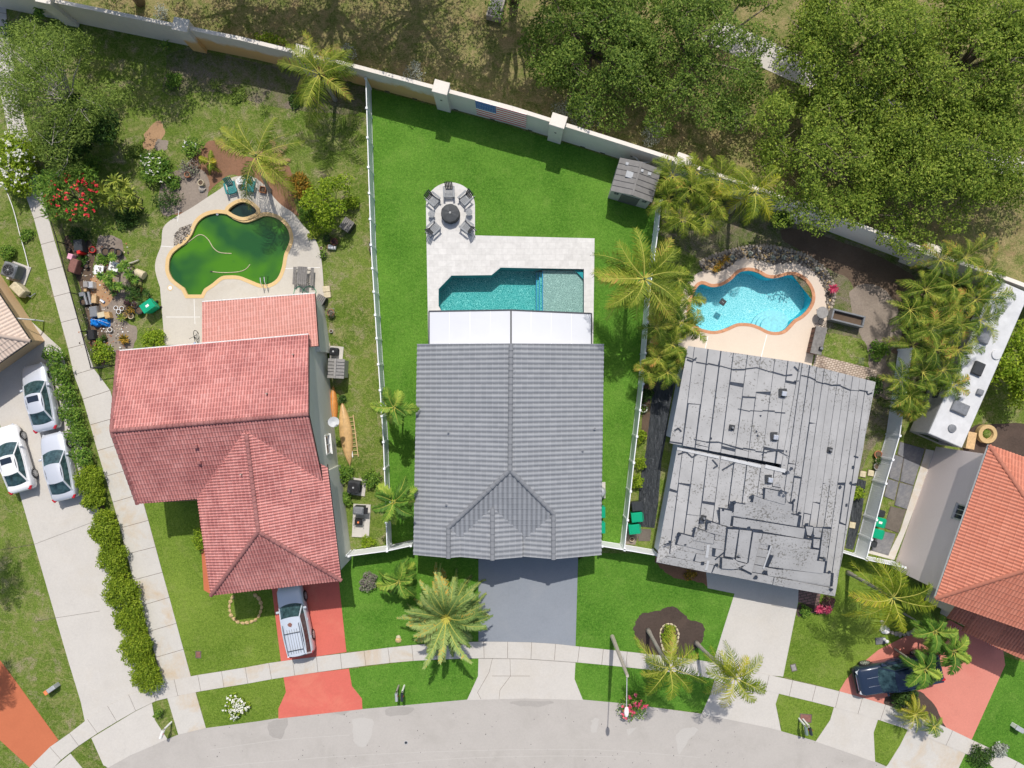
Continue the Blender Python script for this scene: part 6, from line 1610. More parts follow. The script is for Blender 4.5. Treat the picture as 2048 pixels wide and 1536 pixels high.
t = thing('pool_equipment', 'white filter box beside the tan house below the air conditioner', 'pool equipment', base_at(33,578,0.7), R(-45)); mb = MB().mat(M_['pot_cream']); mb.box((0,0,0.35), (1.05,0.6,0.7), bevel=0.06); mb.build('cabinet', t); mb = MB().mat(M_['grey_metal']); mb.tube([(0.5,0,0.2),(0.8,0.1,0.2),(0.8,0.5,0.1)], 0.04, 6); mb.build('pipe', t)
# slab with grill
t = structure(MB().mat(M_['concrete']).box((*W(723,1041).xy,0.05), (1.22,2.35,0.10), R(-3)).build('concrete_slab'))
t = thing('barbecue_grill', 'covered dark barbecue grill on the small slab beside the red tiled house', 'grill', base_at(716,1022,1.1), R(-3))
mb = MB().mat(M_['grey_metal']); mb.box((0,0,1.0), (0.75,0.55,0.28), bevel=0.1); mb.build('hood', t); mb = MB().mat(M_['charcoal']); mb.box((0,0,0.45), (0.7,0.5,0.8)); mb.build('cart', t)
mb = MB().mat(M_['black_metal']); mb.box((0.5,0,0.85), (0.28,0.45,0.04)); mb.build('side_shelf', t)
t = thing('generator', 'small black generator with yellow cap on the slab below the grill', 'generator', base_at(716,1045,0.6), R(-3))
mb = MB().mat(M_['black_metal']); mb.box((0,0,0.3), (0.55,0.4,0.45), bevel=0.05); mb.build('engine', t); mb = MB().mat(M_['orange_plastic']); mb.lathe((0,0,0.53), [(0.07,0),(0.07,0.05)], 10); mb.build('cap', t)
for s in (-1, 1): mb = MB().mat(M_['grey_metal']); mb.tube([(s*0.32,-0.25,0.02),(s*0.32,-0.25,0.55),(s*0.32,0.25,0.55),(s*0.32,0.25,0.02)], 0.02, 6); mb.build('frame', t)
t = thing('water_heater', 'round pale pump on a slab poking out at the grey house wall', 'pump', W(1195,980)); mb = MB().mat(M_['concrete']); mb.box((0.05,0,0.05), (1.0,1.15,0.1)); mb.build('pad', t); mb = MB().mat(M_['light_metal']); mb.lathe((0.12,-0.05,0.1), [(0.40,0),(0.40,0.55),(0.30,0.68),(0.05,0.72)], 20); mb.build('tank', t)

# adirondack chairs: x forward (seat front), origin centre
def adirondack(px, py, rz, label, m1='grey_plastic', m2='charcoal', group='lounge chairs around the fire pit', name='adirondack_chair'):
    t = thing(name, label, 'chair', W(px,py), rz, group)
    mb = MB().mat(M_[m1])
    for k in range(6): mb.box((-0.16+0.105*k,0,0.30+0.012*k), (0.085,0.52,0.025))
    mb.build('seat', t)
    mb = MB().mat(M_[m2])
    for k in range(5):
        y = -0.21+0.105*k; top = 0.98-0.03*abs(k-2)**1.5; mb.bar((-0.20,y,0.30), (-0.50-0.05,y*1.12,top), 0.085, 0.025, up=(1,0,0))
    mb.bar((-0.33,-0.3,0.58), (-0.33,0.3,0.58), 0.03, 0.06); mb.build('backrest', t)
    for s in (-1, 1):
        mb = MB().mat(M_[m1]); mb.box((0.05,s*0.34,0.56), (0.78,0.14,0.028), bevel=0.01); mb.build('armrest', t)
        mb = MB().mat(M_[m1]); mb.box((0.36,s*0.29,0.28), (0.09,0.03,0.55)); mb.build('leg', t)
        mb = MB().mat(M_[m1]); mb.bar((0.40,s*0.26,0.30), (-0.62,s*0.26,0.03), 0.03, 0.11); mb.build('leg', t)
    mb = MB().mat(M_[m1]); mb.box((0.42,0,0.29), (0.03,0.55,0.1)); mb.build('apron', t); return t
fx, fy = 900, 428
for px, py, lab in ((899,386,'grey and black lounge chair directly above the fire pit'),(867,401,'grey and black lounge chair at the upper left of the fire pit'),(932,399,'grey and black lounge chair at the upper right of the fire pit'),(868,459,'grey and black lounge chair at the lower left of the fire pit'),(935,456,'grey and black lounge chair at the lower right of the fire pit')):
    adirondack(px, py, math.atan2(py-fy, fx-px), lab)
for px, py, lab in ((863,428,'small round slatted side table left of the fire pit'),(938,424,'small round slatted side table right of the fire pit')):
    t = thing('side_table', lab, 'side table', base_at(px,py,0.45), 0, 'side tables beside the fire pit')
    mb = MB().mat(M_['grey_plastic'])
    for k in range(5):
        y = -0.2+0.1*k; mb.box((0,y,0.45), (2*math.sqrt(max(0.01,0.24**2-y*y*0.85)),0.085,0.025))
    mb.build('table_top', t)
    for k in range(4): a = math.pi/4+math.pi/2*k; mb = MB().mat(M_['charcoal']); mb.bar((math.cos(a)*0.14,math.sin(a)*0.14,0.43), (math.cos(a)*0.19,math.sin(a)*0.19,0.05), 0.04, 0.04); mb.build('leg', t)
t = thing('fire_pit', 'round fire pit under a dark grey fabric cover amid the lounge chairs', 'fire pit', base_at(900,425,0.75))
mb = MB().mat(M_['fire_cover']); rg = random.Random(3); n = 28; vs = []; prof = [(0.66,0.05),(0.655,0.58),(0.63,0.66),(0.42,0.70),(0.20,0.73),(0.05,0.75)]
for r, z in prof:
    for k in range(n): q = 1+0.018*math.sin(k*2.2)+(0.012 if k % 4 == 0 else 0); vs.append((math.cos(2*math.pi*k/n)*r*q, math.sin(2*math.pi*k/n)*r*q, z+0.01*math.sin(k*1.3)))
mb.add(vs, [(i*n+k, i*n+(k+1)%n, (i+1)*n+(k+1)%n, (i+1)*n+k) for i in range(len(prof)-1) for k in range(n)]+[tuple((len(prof)-1)*n+k for k in range(n))]); mb.smooth = True; mb.build('cover', t)
mb = MB().mat(M_['charcoal']); mb.tube([(0.66*math.cos(a),0.66*math.sin(a),0.2) for a in [2*math.pi*k/24 for k in range(25)]], 0.012, 4, cap=False); mb.build('drawstring', t)
mb = MB().mat(M_['white_paint']); mb.tube([(0.06*math.cos(a),0.06*math.sin(a),0.775) for a in [2*math.pi*k/12 for k in range(13)]], 0.012, 5, cap=False); mb.tube([(-0.02,-0.03,0.77),(0,0.05,0.78),(0.02,-0.03,0.77)], 0.01, 4); mb.build('emblem', t)
# teal garden chairs by the spa
adirondack(466,378, R(-75), 'teal plastic chair at the spa deck, the left one', 'teal_plastic', 'teal_plastic', 'teal chairs on the old pool deck', 'garden_chair')
adirondack(503,374, R(-100), 'teal plastic chair at the spa deck, the right one', 'teal_plastic', 'teal_plastic', 'teal chairs on the old pool deck', 'garden_chair')
t = thing('side_table', 'small white rocks and shells table between the teal chairs', 'side table', W(484,366)); t['label'] = 'small pale round table between the two teal chairs'
mb = MB().mat(M_['white_paint']); mb.lathe((0,0,0.42), [(0.26,0),(0.26,0.03),(0.1,0.035)], 16); mb.build('table_top', t)
for k in range(3): a = 2.1*k; mb = MB().mat(M_['black_metal']); mb.tube([(math.cos(a)*0.1,math.sin(a)*0.1,0.42),(math.cos(a)*0.22,math.sin(a)*0.22,0.02)], 0.015, 5); mb.build('leg', t)
t = thing('clay_box', 'square terracotta planter right of the teal chairs', 'planter', W(528,381), R(-10)); mb = MB().mat(M_['terracotta'])
for s in (-1, 1): mb.box((s*0.2,0,0.15), (0.04,0.44,0.3)); mb.box((0,s*0.2,0.15), (0.36,0.04,0.3))
mb.build('pot', t); mb = MB().mat(M_['soil']); mb.box((0,0,0.2), (0.36,0.36,0.04)); mb.build('earth', t)
# picnic table
t = thing('picnic_table', 'grey wooden picnic table with two benches on the old pool deck', 'picnic table', base_at(604,551,0.75), R(-3))
mb = MB().mat(M_['wood_grey'])
for k in range(5): mb.box((-0.28+0.14*k,0,0.75), (0.128,1.25,0.04))
mb.build('table_top', t)
for s in (-1, 1):
    mb = MB().mat(M_['wood_grey'])
    for k in range(2): mb.box((s*0.62+0.12*(k-0.5),0,0.45), (0.11,1.25,0.04))
    mb.build('bench', t)
    for y in (-0.45,0.45): mb = MB().mat(M_['wood_grey']); mb.bar((s*0.18,y,0.73), (s*0.5,y,0.02), 0.05, 0.1); mb.build('leg', t)
for y in (-0.45,0.45): mb = MB().mat(M_['wood_grey']); mb.bar((-0.68,y,0.41), (0.68,y,0.41), 0.05, 0.08); mb.build('cross_beam', t)
# pool rails and hoses
t = thing('pool_ladder', 'chrome pool handrails at the lower right curve of the green pool', 'pool ladder', W(533,568), R(8))
for s in (-1, 1): mb = MB().mat(M_['chrome']); mb.tube([(s*0.14,0.55,-0.3),(s*0.14,0.5,0.5),(s*0.14,0.35,0.75),(s*0.14,0.05,0.80),(s*0.14,-0.25,0.6),(s*0.14,-0.32,0.05)], 0.028, 8); mb.build('rail', t)
def hose(name, label, pts, z, r, mat, cat='hose'):
    P = smooth(pts, 6, False); c = W(*pts[0]); t = thing(name, label, cat, c); mb = MB().mat(M_[mat]); mb.smooth = True
    mb.tube([W(x, y, z) for x, y in P], r, 6); mb.build('tube', t, t); 
    mb = MB().mat(M_['charcoal']); a = W(*pts[0], z); b = W(*pts[1], z); d = (b-a).normalized(); mb.tube([a-d*0.05, a+d*0.12], r*1.5, 6); mb.build('end_fitting', t, t); return t
hose('cleaner_hose', 'pale cleaner hose curving across the upper left of the green pool', [(357,496),(370,489),(385,478),(397,470),(407,471),(417,480),(427,496),(440,505),(463,507)], -0.10, 0.028, 'pot_cream')
hose('cleaner_hose', 'pale cleaner hose lying across the lower middle of the green pool', [(422,543),(440,545),(462,545),(480,543),(492,538),(500,529)], -0.10, 0.028, 'pot_cream')
hose('garden_hose', 'green garden hose coiled above the rear roof of the red tiled house', [(604,588),(608,578),(617,573),(627,575),(632,585),(622,590),(612,583),(600,574),(590,578),(587,590)], 0.07, 0.018, 'bin_green')
t = thing('pool_skimmer', 'small round white skimmer lid on the deck left of the green pool', 'skimmer lid', W(341,576)); mb = MB().mat(M_['white_paint']); mb.lathe((0,0,0.04), [(0.14,0),(0.14,0.015),(0.1,0.02)], 18); mb.build('lid', t); mb = MB().mat(M_['coping_yellow']); mb.lathe((0,0,0.041), [(0.20,0),(0.20,0.006),(0.14,0.007)], 18); mb.build('rim', t)
t = thing('pool_float', 'tiny white chlorine float at the top edge of the green pool', 'float', W(434,428)); mb = MB().mat(M_['white_paint']); mb.ball((0,0,-0.06), (0.10,0.10,0.07)); mb.build('body', t); mb = MB().mat(M_['blue_tarp']); mb.ball((0,0,0.0), (0.04,0.04,0.05)); mb.build('cap', t)
t = thing('pool_float', 'dark square float drifting in the turquoise pool', 'float', W(1446,604), R(-35)); mb = MB().mat(M_['charcoal']); mb.box((0,0,-0.06), (0.42,0.42,0.12), bevel=0.03); mb.build('body', t); mb = MB().mat(M_['pale_plastic']); mb.box((0,0,0.005), (0.16,0.03,0.01)); mb.build('mark', t)
# sheds
def gable_shed(px, py, z, L1, L2, zt, rz, label, roofm, wallm, name='garden_shed'):
    b_ = base_at(px, py, z); t = thing(name, label, 'shed', b_, rz)
    mb = MB().mat(M_[wallm]); mb.box((0,0,z/2), (L1-0.14,L2-0.14,z)); mb.build('wall', t)
    for s in (-1, 1):
        mb = MB().mat(M_[roofm]); a = [(0,-L2/2,zt),(0,L2/2,zt),(s*L1/2,L2/2,z),(s*L1/2,-L2/2,z)]; b2 = [(x,y,zz-0.06) for x,y,zz in a]
        mb.add(a+b2, [(0,1,2,3) if s < 0 else (3,2,1,0),(4,5,6,7),(0,1,5,4),(1,2,6,5),(2,3,7,6),(3,0,4,7)]); ro = mb.build('roof', t)
        m2 = MB().mat(M_['charcoal'])
        for k in range(1, 6): y = -L2/2+L2*k/6; m2.bar((0,y,zt+0.012), (s*L1/2,y,z+0.012), 0.03, 0.02)
        m2.build('seam', ro)
    mb = MB().mat(M_[roofm]); mb.bar((0,-L2/2,zt+0.02), (0,L2/2,zt+0.02), 0.14, 0.05); mb.build('ridge_cap', t); return t
def gs(): pass
s1 = gable_shed(1272,360,2.1, 2.95,2.35,2.45, R(-16), 'grey resin garden shed with skylights against the boundary wall', 'shed_roof', 'shed_wall')
for x, y, w, d_ in ((-0.55,0.15,0.5,0.45),(-0.9,0.85,0.22,0.2),(0.2,0.62,0.2,0.2),(0.75,0.6,0.24,0.22)):
    zz = 2.45-0.35*abs(x)/1.375+0.04; mb = MB().mat(M_['pale_plastic']); mb.box((x,y,zz), (w,d_,0.06), bevel=0.02); mb.build('skylight', s1)
mb = MB().mat(M_['shed_door']); mb.box((0,-1.115,0.95), (1.3,0.05,1.8)); mb.build('door', s1); 
for x in (-1.0,1.0): mb = MB().mat(M_['charcoal']); mb.box((x,-1.11,1.6), (0.3,0.05,0.35)); mb.mat(M_['pale_plastic']); mb.box((x,-1.125,1.6), (0.3,0.05,0.03)); mb.box((x,-1.125,1.6), (0.03,0.05,0.34)); mb.build('window', s1)
sheet('shed_base', [(1238,322),(1225,392),(1306,414),(1312,404),(1230,384),(1247,326)], 0.020, 'brick_entry', thick=0.02)
s2 = gable_shed(672,737,1.5, 1.15,1.35,1.75, R(-3), 'small grey gabled storage box against the red tiled house', 'pot_grey', 'shed_wall', 'storage_box'); s2['category'] = 'storage box'
hose('drain_pipe', 'white drain pipe snaking along the wall behind the grey shed', [(1262,311),(1272,316),(1280,324),(1290,325),(1303,323)], 1.2, 0.045, 'white_paint', 'pipe')
# canoes and ladder
def canoe(px, py, L, w, rz, label, mat, z=0.35):
    t = thing('canoe', label, 'canoe', base_at(px,py,z), rz, 'overturned canoes beside the red tiled house'); mb = MB().mat(M_[mat]); mb.smooth = True; n = 18; m = 9; vs = []
    for i in range(n+1):
        u = i/n; x = -L/2+L*u; hw_ = w/2*max(0.02, math.sin(math.pi*u)**0.75)
        for k in range(m+1): a = math.pi*k/m; vs.append((x, math.cos(a)*hw_, 0.03+math.sin(a)**0.8*0.38*max(0.12, math.sin(math.pi*u)**0.5) if k not in (0,m) else 0.03))
    mb.add(vs, [(i*(m+1)+k, (i+1)*(m+1)+k, (i+1)*(m+1)+k+1, i*(m+1)+k+1) for i in range(n) for k in range(m)]); mb.build('hull', t)
    mb = MB().mat(M_['light_wood']); mb.tube([(-L/2+L*i/10, 0, 0.03+0.39*max(0.12, math.sin(math.pi*i/10)**0.5)) for i in range(11)], 0.02, 5); mb.build('keel', t)
    return t
canoe(690,868, 4.6,0.92, R(97), 'long tan canoe upside down beside the side wall', 'canoe_yellow')
canoe(667,812, 2.9,0.55, R(92), 'narrow orange canoe tucked against the side wall, above the satellite dish', 'canoe_orange', 0.2)
t = thing('ladder', 'wooden ladder lying on the grass right of the tan canoe', 'ladder', base_at(706,872,0.1), R(97))
for s in (-1, 1): mb = MB().mat(M_['white_metal' if s > 0 else 'light_wood']); mb.box((0,s*0.2,0.1), (3.0,0.06,0.09)); mb.build('rail', t)
for k in range(10): mb = MB().mat(M_['light_wood']); mb.tube([(-1.35+0.3*k,-0.2,0.11),(-1.35+0.3*k,0.2,0.11)], 0.022, 6); mb.build('rung', t)
# raised planter north of the wall
def trough(px, py, L, w, h, rz, label, mat, inner, name='raised_planter', cat='planter', grid=False):
    t = thing(name, label, cat, base_at(px,py,h), rz); mb = MB().mat(M_[mat]); b_ = 0.12
    for s in (-1, 1): mb.box((0,s*(w/2-b_/2),h/2), (L,b_,h), bevel=0.02); mb.box((s*(L/2-b_/2),0,h/2), (b_,w-2*b_-0.005,h-0.004), bevel=0.02)
    mb.build('frame', t); mb = MB().mat(M_[inner]); mb.box((0,0,h*0.35), (L-2*b_,w-2*b_,h*0.6)); mb.build('filling', t)
    if grid:
        mb = MB().mat(M_['grey_metal']); k = -L/2
        while k < L/2: mb.bar((k,-w/2+.1,h*0.98), (min(L/2,k+w-.2),w/2-.1,h*0.98), 0.012, 0.012); mb.bar((k,w/2-.1,h*0.98), (min(L/2,k+w-.2),-w/2+.1,h*0.98), 0.012, 0.012); k += 0.12
        mb.build('mesh_cover', t)
    return t
trough(993,8, 1.9,1.05,0.6, R(76), 'weathered planter box under wire mesh in the dry grass beyond the wall', 'wood_weathered', 'black_metal', grid=True)
trough(1697,636, 2.35,0.82,0.75, R(-14), 'empty grey blue trough on the grass right of the turquoise pool', 'grey_metal', 'soil', 'water_trough', 'trough')
# brick bar, table and chairs at the right pool
t = thing('brick_counter', 'low brick counter with grey stone top beside the turquoise pool', 'counter', base_at(1637,681,0.9), R(77)); mb = MB().mat(M_['brick_bar']); mb.box((0,0,0.44), (1.85,0.62,0.88)); mb.build('base', t); mb = MB().mat(M_['wood_grey']); mb.box((0,0,0.92), (1.95,0.78,0.07), bevel=0.01); mb.build('counter_top', t)
t = thing('pot', 'black square pot on the lower end of the brick counter', 'pot', W(1641,697,0.96), R(-15)); mb = MB().mat(M_['pot_black']); mb.box((0,0,0.1), (0.26,0.22,0.2), bevel=0.03); mb.build('body', t); mb.mat(M_['grey_metal']); m2 = MB().mat(M_['grey_metal']); m2.box((0,0,0.205), (0.2,0.16,0.02)); m2.build('lid', t)
t = thing('patio_table', 'round grey patio table at the right end of the cream pool deck', 'table', base_at(1645,625,0.72)); mb = MB().mat(M_['pot_grey']); mb.lathe((0,0,0.70), [(0.40,0),(0.42,0.02),(0.40,0.04)], 26); mb.build('table_top', t)
for k in range(4): a = math.pi/2*k+0.4; mb = MB().mat(M_['black_metal']); mb.tube([(0,0,0.68),(math.cos(a)*0.32,math.sin(a)*0.32,0.0)], 0.02, 6); mb.build('leg', t)
def wire_chair(px, py, rz, label, mat='black_metal'):
    t = thing('patio_chair', label, 'chair', W(px,py), rz, 'wire chairs by the patio table'); 
    mb = MB().mat(M_[mat]); mb.tube([(0.22*math.cos(a),0.22*math.sin(a),0.45) for a in [2*math.pi*k/14 for k in range(15)]], 0.015, 5, cap=False)
    for k in range(5): y = -0.16+0.08*k; mb.bar((-0.18,y,0.45), (0.18,y,0.45), 0.012, 0.012)
    mb.build('seat', t)
    mb = MB().mat(M_[mat]); mb.tube([(-0.2,-0.2,0.45),(-0.30,-0.2,0.85),(-0.32,0,0.92),(-0.30,0.2,0.85),(-0.2,0.2,0.45)], 0.016, 5)
    for k in range(4): y = -0.13+0.085*k; mb.bar((-0.2,y,0.45), (-0.31,y,0.88), 0.01, 0.01)
    mb.build('backrest', t)
    for sx in (-1,1):
        for sy in (-1,1): mb = MB().mat(M_[mat]); mb.tube([(sx*0.16,sy*0.16,0.45),(sx*0.3,sy*0.24,0.0)], 0.014, 5); mb.build('leg', t)
    return t
wire_chair(1637,645, R(60), 'black wire chair folded toward the pool, left of the pair'); wire_chair(1649,652, R(120), 'black wire chair nearest the brick counter, right of the pair')
t = thing('metal_grill', 'small square metal fire grate on the soil beside the pavers', 'grate', base_at(1724,722,0.4), R(-5)); mb = MB().mat(M_['grey_metal'])
for k in range(6): mb.bar((-0.2,-0.2+0.08*k,0.3), (0.2,-0.2+0.08*k,0.3), 0.015, 0.015)
mb.build('grate', t)
for sx in (-1,1):
    for sy in (-1,1): mb = MB().mat(M_['grey_metal']); mb.tube([(sx*.2,sy*.2,0.3),(sx*.24,sy*.24,0)], 0.012, 5); mb.build('leg', t)
t = thing('planter', 'round stone planter ring with grass inside near the orange roof', 'planter', base_at(1976,868,0.5)); mb = MB().mat(M_['rock_tan']); mb.lathe((0,0,0), [(0.62,0),(0.66,0.1),(0.66,0.5),(0.40,0.52),(0.36,0.35),(0.05,0.33)], 26); mb.build('ring', t); mb = MB().mat(M_['grass_yard']); mb.ball((0,0,0.36), (0.34,0.34,0.14), jit=0.1); mb.build('soil', t)
t = thing('storage_bench', 'tan bench box standing behind the motorhome near the pink wall', 'bench', base_at(1942,881,0.6), R(80)); mb = MB().mat(M_['pot_cream']); mb.box((0,0,0.3), (1.15,0.55,0.58), bevel=0.03); mb.build('body', t); mb = MB().mat(M_['light_wood']); mb.box((0,0,0.62), (1.2,0.6,0.05)); mb.build('lid', t)
# slabs at the right side yard
for i, (q, m) in enumerate((([(1800,884),(1848,898),(1838,933),(1795,908)], 'slate_slab'),([(1784,908),(1806,915),(1797,962),(1778,955)], 'slate_slab'),([(1808,914),(1838,930),(1826,970),(1800,962)], 'slate_slab'),([(1776,958),(1796,964),(1788,1000),(1768,992)], 'slate_slab'),([(1799,965),(1826,972),(1813,1018),(1789,1010)], 'slate_slab'),([(1781,1013),(1811,1020),(1796,1065),(1768,1055)], 'rock_dark'),([(1752,1060),(1790,1068),(1776,1110),(1742,1100)], 'slate_slab'))):
    t = thing('paving_slab', '%s slab %s' % (('dark stained','grey stained','mottled','small mottled','cloudy','black','large grey')[i], ('nearest the motorhome tail','top left beside the right fence','top right near the pink wall','second on the fence side','middle one near the pink wall','rectangular, lower middle of the side yard','at the bottom beside the white fence')[i]), 'slab', W(*q[0]), 0, 'slabs in the right side yard'); mb = MB().mat(M_[m]); mb.prism(WP(q), 0, 0.05+0.002*i); mb.build('top', t, t)
    mb = MB().mat(M_['rock_dark']); mb.prism(off(WP(q), 0.03), 0, 0.03); mb.build('bedding', t, t)
sheet('concrete_strip', [(1852,898),(1872,902),(1812,1060),(1788,1120),(1735,1106),(1742,1098),(1776,1110),(1800,1062)], 0.024, 'concrete_rust', thick=0.02)
for i, (x, y) in enumerate(((1725,948),(1741,946),(1704,1050))):
    t = thing('stepping_stone', ('square cream stepping stone left of the pair by the torn roof','square cream stepping stone right of the pair by the fence','lone cream stepping stone on the lower black fabric')[i], 'stone', W(x,y), R(-10), 'cream stepping stones'); mb = MB().mat(M_['pot_cream']); mb.box((0,0,0.05), (0.42,0.42,0.09), bevel=0.02); mb.build('slab', t); mb = MB().mat(M_['soil']); mb.box((0,0,0.02), (0.48,0.48,0.02)); mb.build('bedding', t)
# pots of all kinds
def pot(px, py, r, h, mat, label, plant=None, group='garden pots', seed=0, nleaf=120):
    t = thing('plant_pot', label, 'pot', base_at(px,py,h), 0, group); mb = MB().mat(M_[mat]); mb.lathe((0,0,0), [(r*0.72,0),(r*0.95,h*0.85),(r*1.06,h*0.88),(r*1.06,h),(r*0.86,h),(r*0.84,h*0.82),(0.02,h*0.80)], 18, cap=False); mb.build('body', t)
    mb = MB().mat(M_['soil']); mb.lathe((0,0,h*0.82), [(r*0.85,0),(r*0.4,0.03),(0.01,0.035)], 14, cap=False); mb.build('earth', t)
    if plant:
        rgx = np.random.default_rng(seed); P = rgx.normal(size=(nleaf,3))*np.array([r*0.75,r*0.75,h*0.25])+np.array([0,0,h*1.15]); leaf_obj('leaves', P, 0.06, M_[plant], t, None, up=0.7, seed=seed)
    return t
pot(374,349,0.19,0.35,'terracotta','orange clay ball pot in the red mulch left of the yellow young palm')
pot(401,365,0.20,0.45,'pot_cream','cream column pot in the red mulch left of the spa deck')
pot(653,477,0.22,0.35,'pot_black','black pot with dark plant below the lime shrub','shrub_dark',seed=3)
pot(668,483,0.24,0.35,'terracotta','brown pot with purple leaves below the lime shrub','purple_leaf',seed=4)
pot(642,496,0.11,0.2,'pot_cream','tiny empty cream pot on the deck edge right of the green pool')
pot(646,509,0.20,0.3,'pot_black','black pot with a green plant at the deck edge right of the pool','shrub_green',seed=5)
pot(661,625,0.24,0.45,'terracotta','clay pot beside the dark screened wall of the red house','dry_shrub',seed=6)
pot(662,662,0.12,0.15,'light_metal','small silver bowl beside the dark screened wall')
pot(742,488,0.16,0.3,'pot_black','round black pot against the weedy side of the left vinyl fence, the upper one')
pot(742,500,0.15,0.3,'pot_black','round black pot against the weedy side of the left vinyl fence, the lower one')
pot(1287,817,0.27,0.3,'white_paint','round white pot with sparse plant on gravel beside the right vinyl fence','shrub_green',seed=7)
pot(1264,1079,0.16,0.25,'pot_cream','round cream pot below the green bins left of the torn roof')
pot(1757,909,0.27,0.3,'terracotta','orange clay trough pot beside the third vinyl fence')
pot(1757,921,0.20,0.3,'pot_cream','cream basket pot below the orange one beside the third vinyl fence','shrub_dark',seed=8)
pot(1755,933,0.24,0.3,'pot_grey','grey bowl pot lowest of three beside the third vinyl fence')
pot(380,0,0.1,0.1,'pot_grey','x') if False else None
t = thing('rain_bucket', 'white and yellow bucket lying on its side right of the pool deck', 'bucket', base_at(663,494,0.3), R(-10)); mb = MB().mat(M_['white_paint']); mb.tube([(-0.25,0,0.17),(0.28,0,0.16)], [0.17,0.14], 14); mb.build('body', t); mb = MB().mat(M_['canoe_yellow']); mb.tube([(-0.33,0,0.17),(-0.25,0,0.17)], [0.15,0.175], 14); mb.build('rim', t)
t = thing('pallet_box', 'dark wooden crate half hidden under the lime shrub', 'crate', base_at(693,449,0.7), R(-35)); mb = MB().mat(M_['wood_grey'])
for k in range(6): mb.box((-0.32+0.13*k,0,0.68), (0.11,0.85,0.04))
mb.build('lid', t); mb = MB().mat(M_['charcoal']); mb.box((0,0,0.33), (0.75,0.8,0.64)); mb.build('body', t)
for i, (x, y, r) in enumerate(((653,578,0.32),(655,590,0.30),(656,690,0.2))):
    t = thing('paver', ('square tan paver at the lower right corner of the old pool deck','square tan paver just below the first one by the hose','broken tan paver further down the side of the red house')[i], 'paver', W(x,y), R(5), 'loose pavers by the red house'); mb = MB().mat(M_['pot_cream']); mb.box((0,0,0.05), (r*1.6,r*1.3,0.08), bevel=0.015); mb.build('slab', t); mb = MB().mat(M_['soil']); mb.box((0,0,0.015), (r*1.7,r*1.4,0.02)); mb.build('bedding', t)
t = thing('wooden_crate', 'grey slatted crate at the rear corner of the red house roof', 'crate', base_at(640,599,0.7), R(-30)); mb = MB().mat(M_['wood_grey'])
for k in range(5): mb.box((-0.26+0.13*k,0,0.66), (0.1,0.6,0.03)); mb.box((-0.26+0.13*k,0.3,0.35), (0.1,0.03,0.6)); mb.box((-0.26+0.13*k,-0.3,0.35), (0.1,0.03,0.6))
mb.build('slats', t); mb = MB().mat(M_['charcoal']); mb.box((0,0,0.3), (0.55,0.5,0.58)); mb.build('body', t)
# bicycle beside the lean-to
t = thing('bicycle', 'bicycle with a pale blue seat leaning by the rear roof of the red house', 'bicycle', W(400,684), R(103))
for x in (-0.5,0.5):
    mb = MB().mat(M_['rubber']); mb.tube([(x+0.32*math.cos(a),0.04*math.sin(a),0.34+0.32*math.sin(a)) for a in [2*math.pi*k/20 for k in range(21)]], 0.022, 5, cap=False); w_ = mb.build('wheel', t)
    mb = MB().mat(M_['light_metal'])
    for k in range(6): a = math.pi*k/6; mb.bar((x-0.3*math.cos(a),0,0.34-0.3*math.sin(a)), (x+0.3*math.cos(a),0,0.34+0.3*math.sin(a)), 0.005, 0.005)
    mb.build('spokes', w_)
mb = MB().mat(M_['charcoal']); mb.tube([(-0.5,0,0.34),(-0.1,0,0.36),(0.32,0,0.80),(-0.2,0,0.78),(-0.1,0,0.36)], 0.02, 6); mb.tube([(-0.5,0,0.34),(-0.2,0,0.78)], 0.015, 6); mb.tube([(0.5,0,0.34),(0.30,0,0.95)], 0.02, 6); mb.build('frame', t)
mb = MB().mat(M_['blue_tarp']); mb.box((-0.24,0,0.93), (0.26,0.15,0.06), bevel=0.02); mb.build('saddle', t); mb = MB().mat(M_['charcoal']); mb.tube([(0.22,-0.28,1.0),(0.30,0,0.98),(0.22,0.28,1.0)], 0.016, 6); mb.build('handlebar', t)
# utility line pole remains at the left edge
t = thing('downspout', 'white downspout bracket on the tan house at the left edge', 'pipe', W(66,640,1.0)); mb = MB().mat(M_['white_paint']); mb.tube([(-0.9,0.05,1.4),(-0.2,0,0.9),(0.1,0,0.1),(0.1,0,-0.95)], 0.05, 8); mb.build('tube', t); mb = MB().mat(M_['grey_metal']); mb.box((0.1,0,0.0), (0.16,0.14,0.04)); mb.build('clamp', t)
hose('white_pipe', 'thin white pipe lying on the grass at the far left edge', [(14,384),(27,420),(40,470),(50,505),(58,538)], 0.1, 0.03, 'white_paint', 'pipe')
# rock borders
def stones(name, label, line, n, r, mat, closed=False, z=0.0, cat='rock border', seed=2, jit=0.25, h=0.6):
    P = smooth(line, 8, closed); P = [W(*p) for p in P]
    if closed: P.append(P[0])
    L = [0]
    for i in range(1, len(P)): L.append(L[-1]+(P[i]-P[i-1]).length)
    c = P[0]; t = thing(name, label, cat, c); rg = random.Random(seed)
    for k in range(n):
        s = L[-1]*(k+0.5)/n; j = max(i for i in range(len(L)) if L[i] <= s); j = min(j, len(P)-2); p = P[j].lerp(P[j+1], (s-L[j])/max(1e-6, L[j+1]-L[j])); d = P[j+1]-P[j]
        mb = MB().mat(M_[mat]); rr = r*rg.uniform(0.8,1.2); mb.ball((p.x,p.y,z+rr*h*0.4), (L[-1]/n*0.52, rr, rr*h), seed=seed*100+k, n=7, m=5, jit=jit, rz=math.atan2(d.y, d.x)); mb.build('stone', t, t)
    return t
stones('stone_edging', 'ring of tan stones around the small round bed by the red driveway', [(468,1190),(460,1207),(462,1228),(476,1243),(495,1245),(514,1237),(523,1218),(520,1199),(508,1187)], 17, 0.12, 'rock_tan', h=0.8)
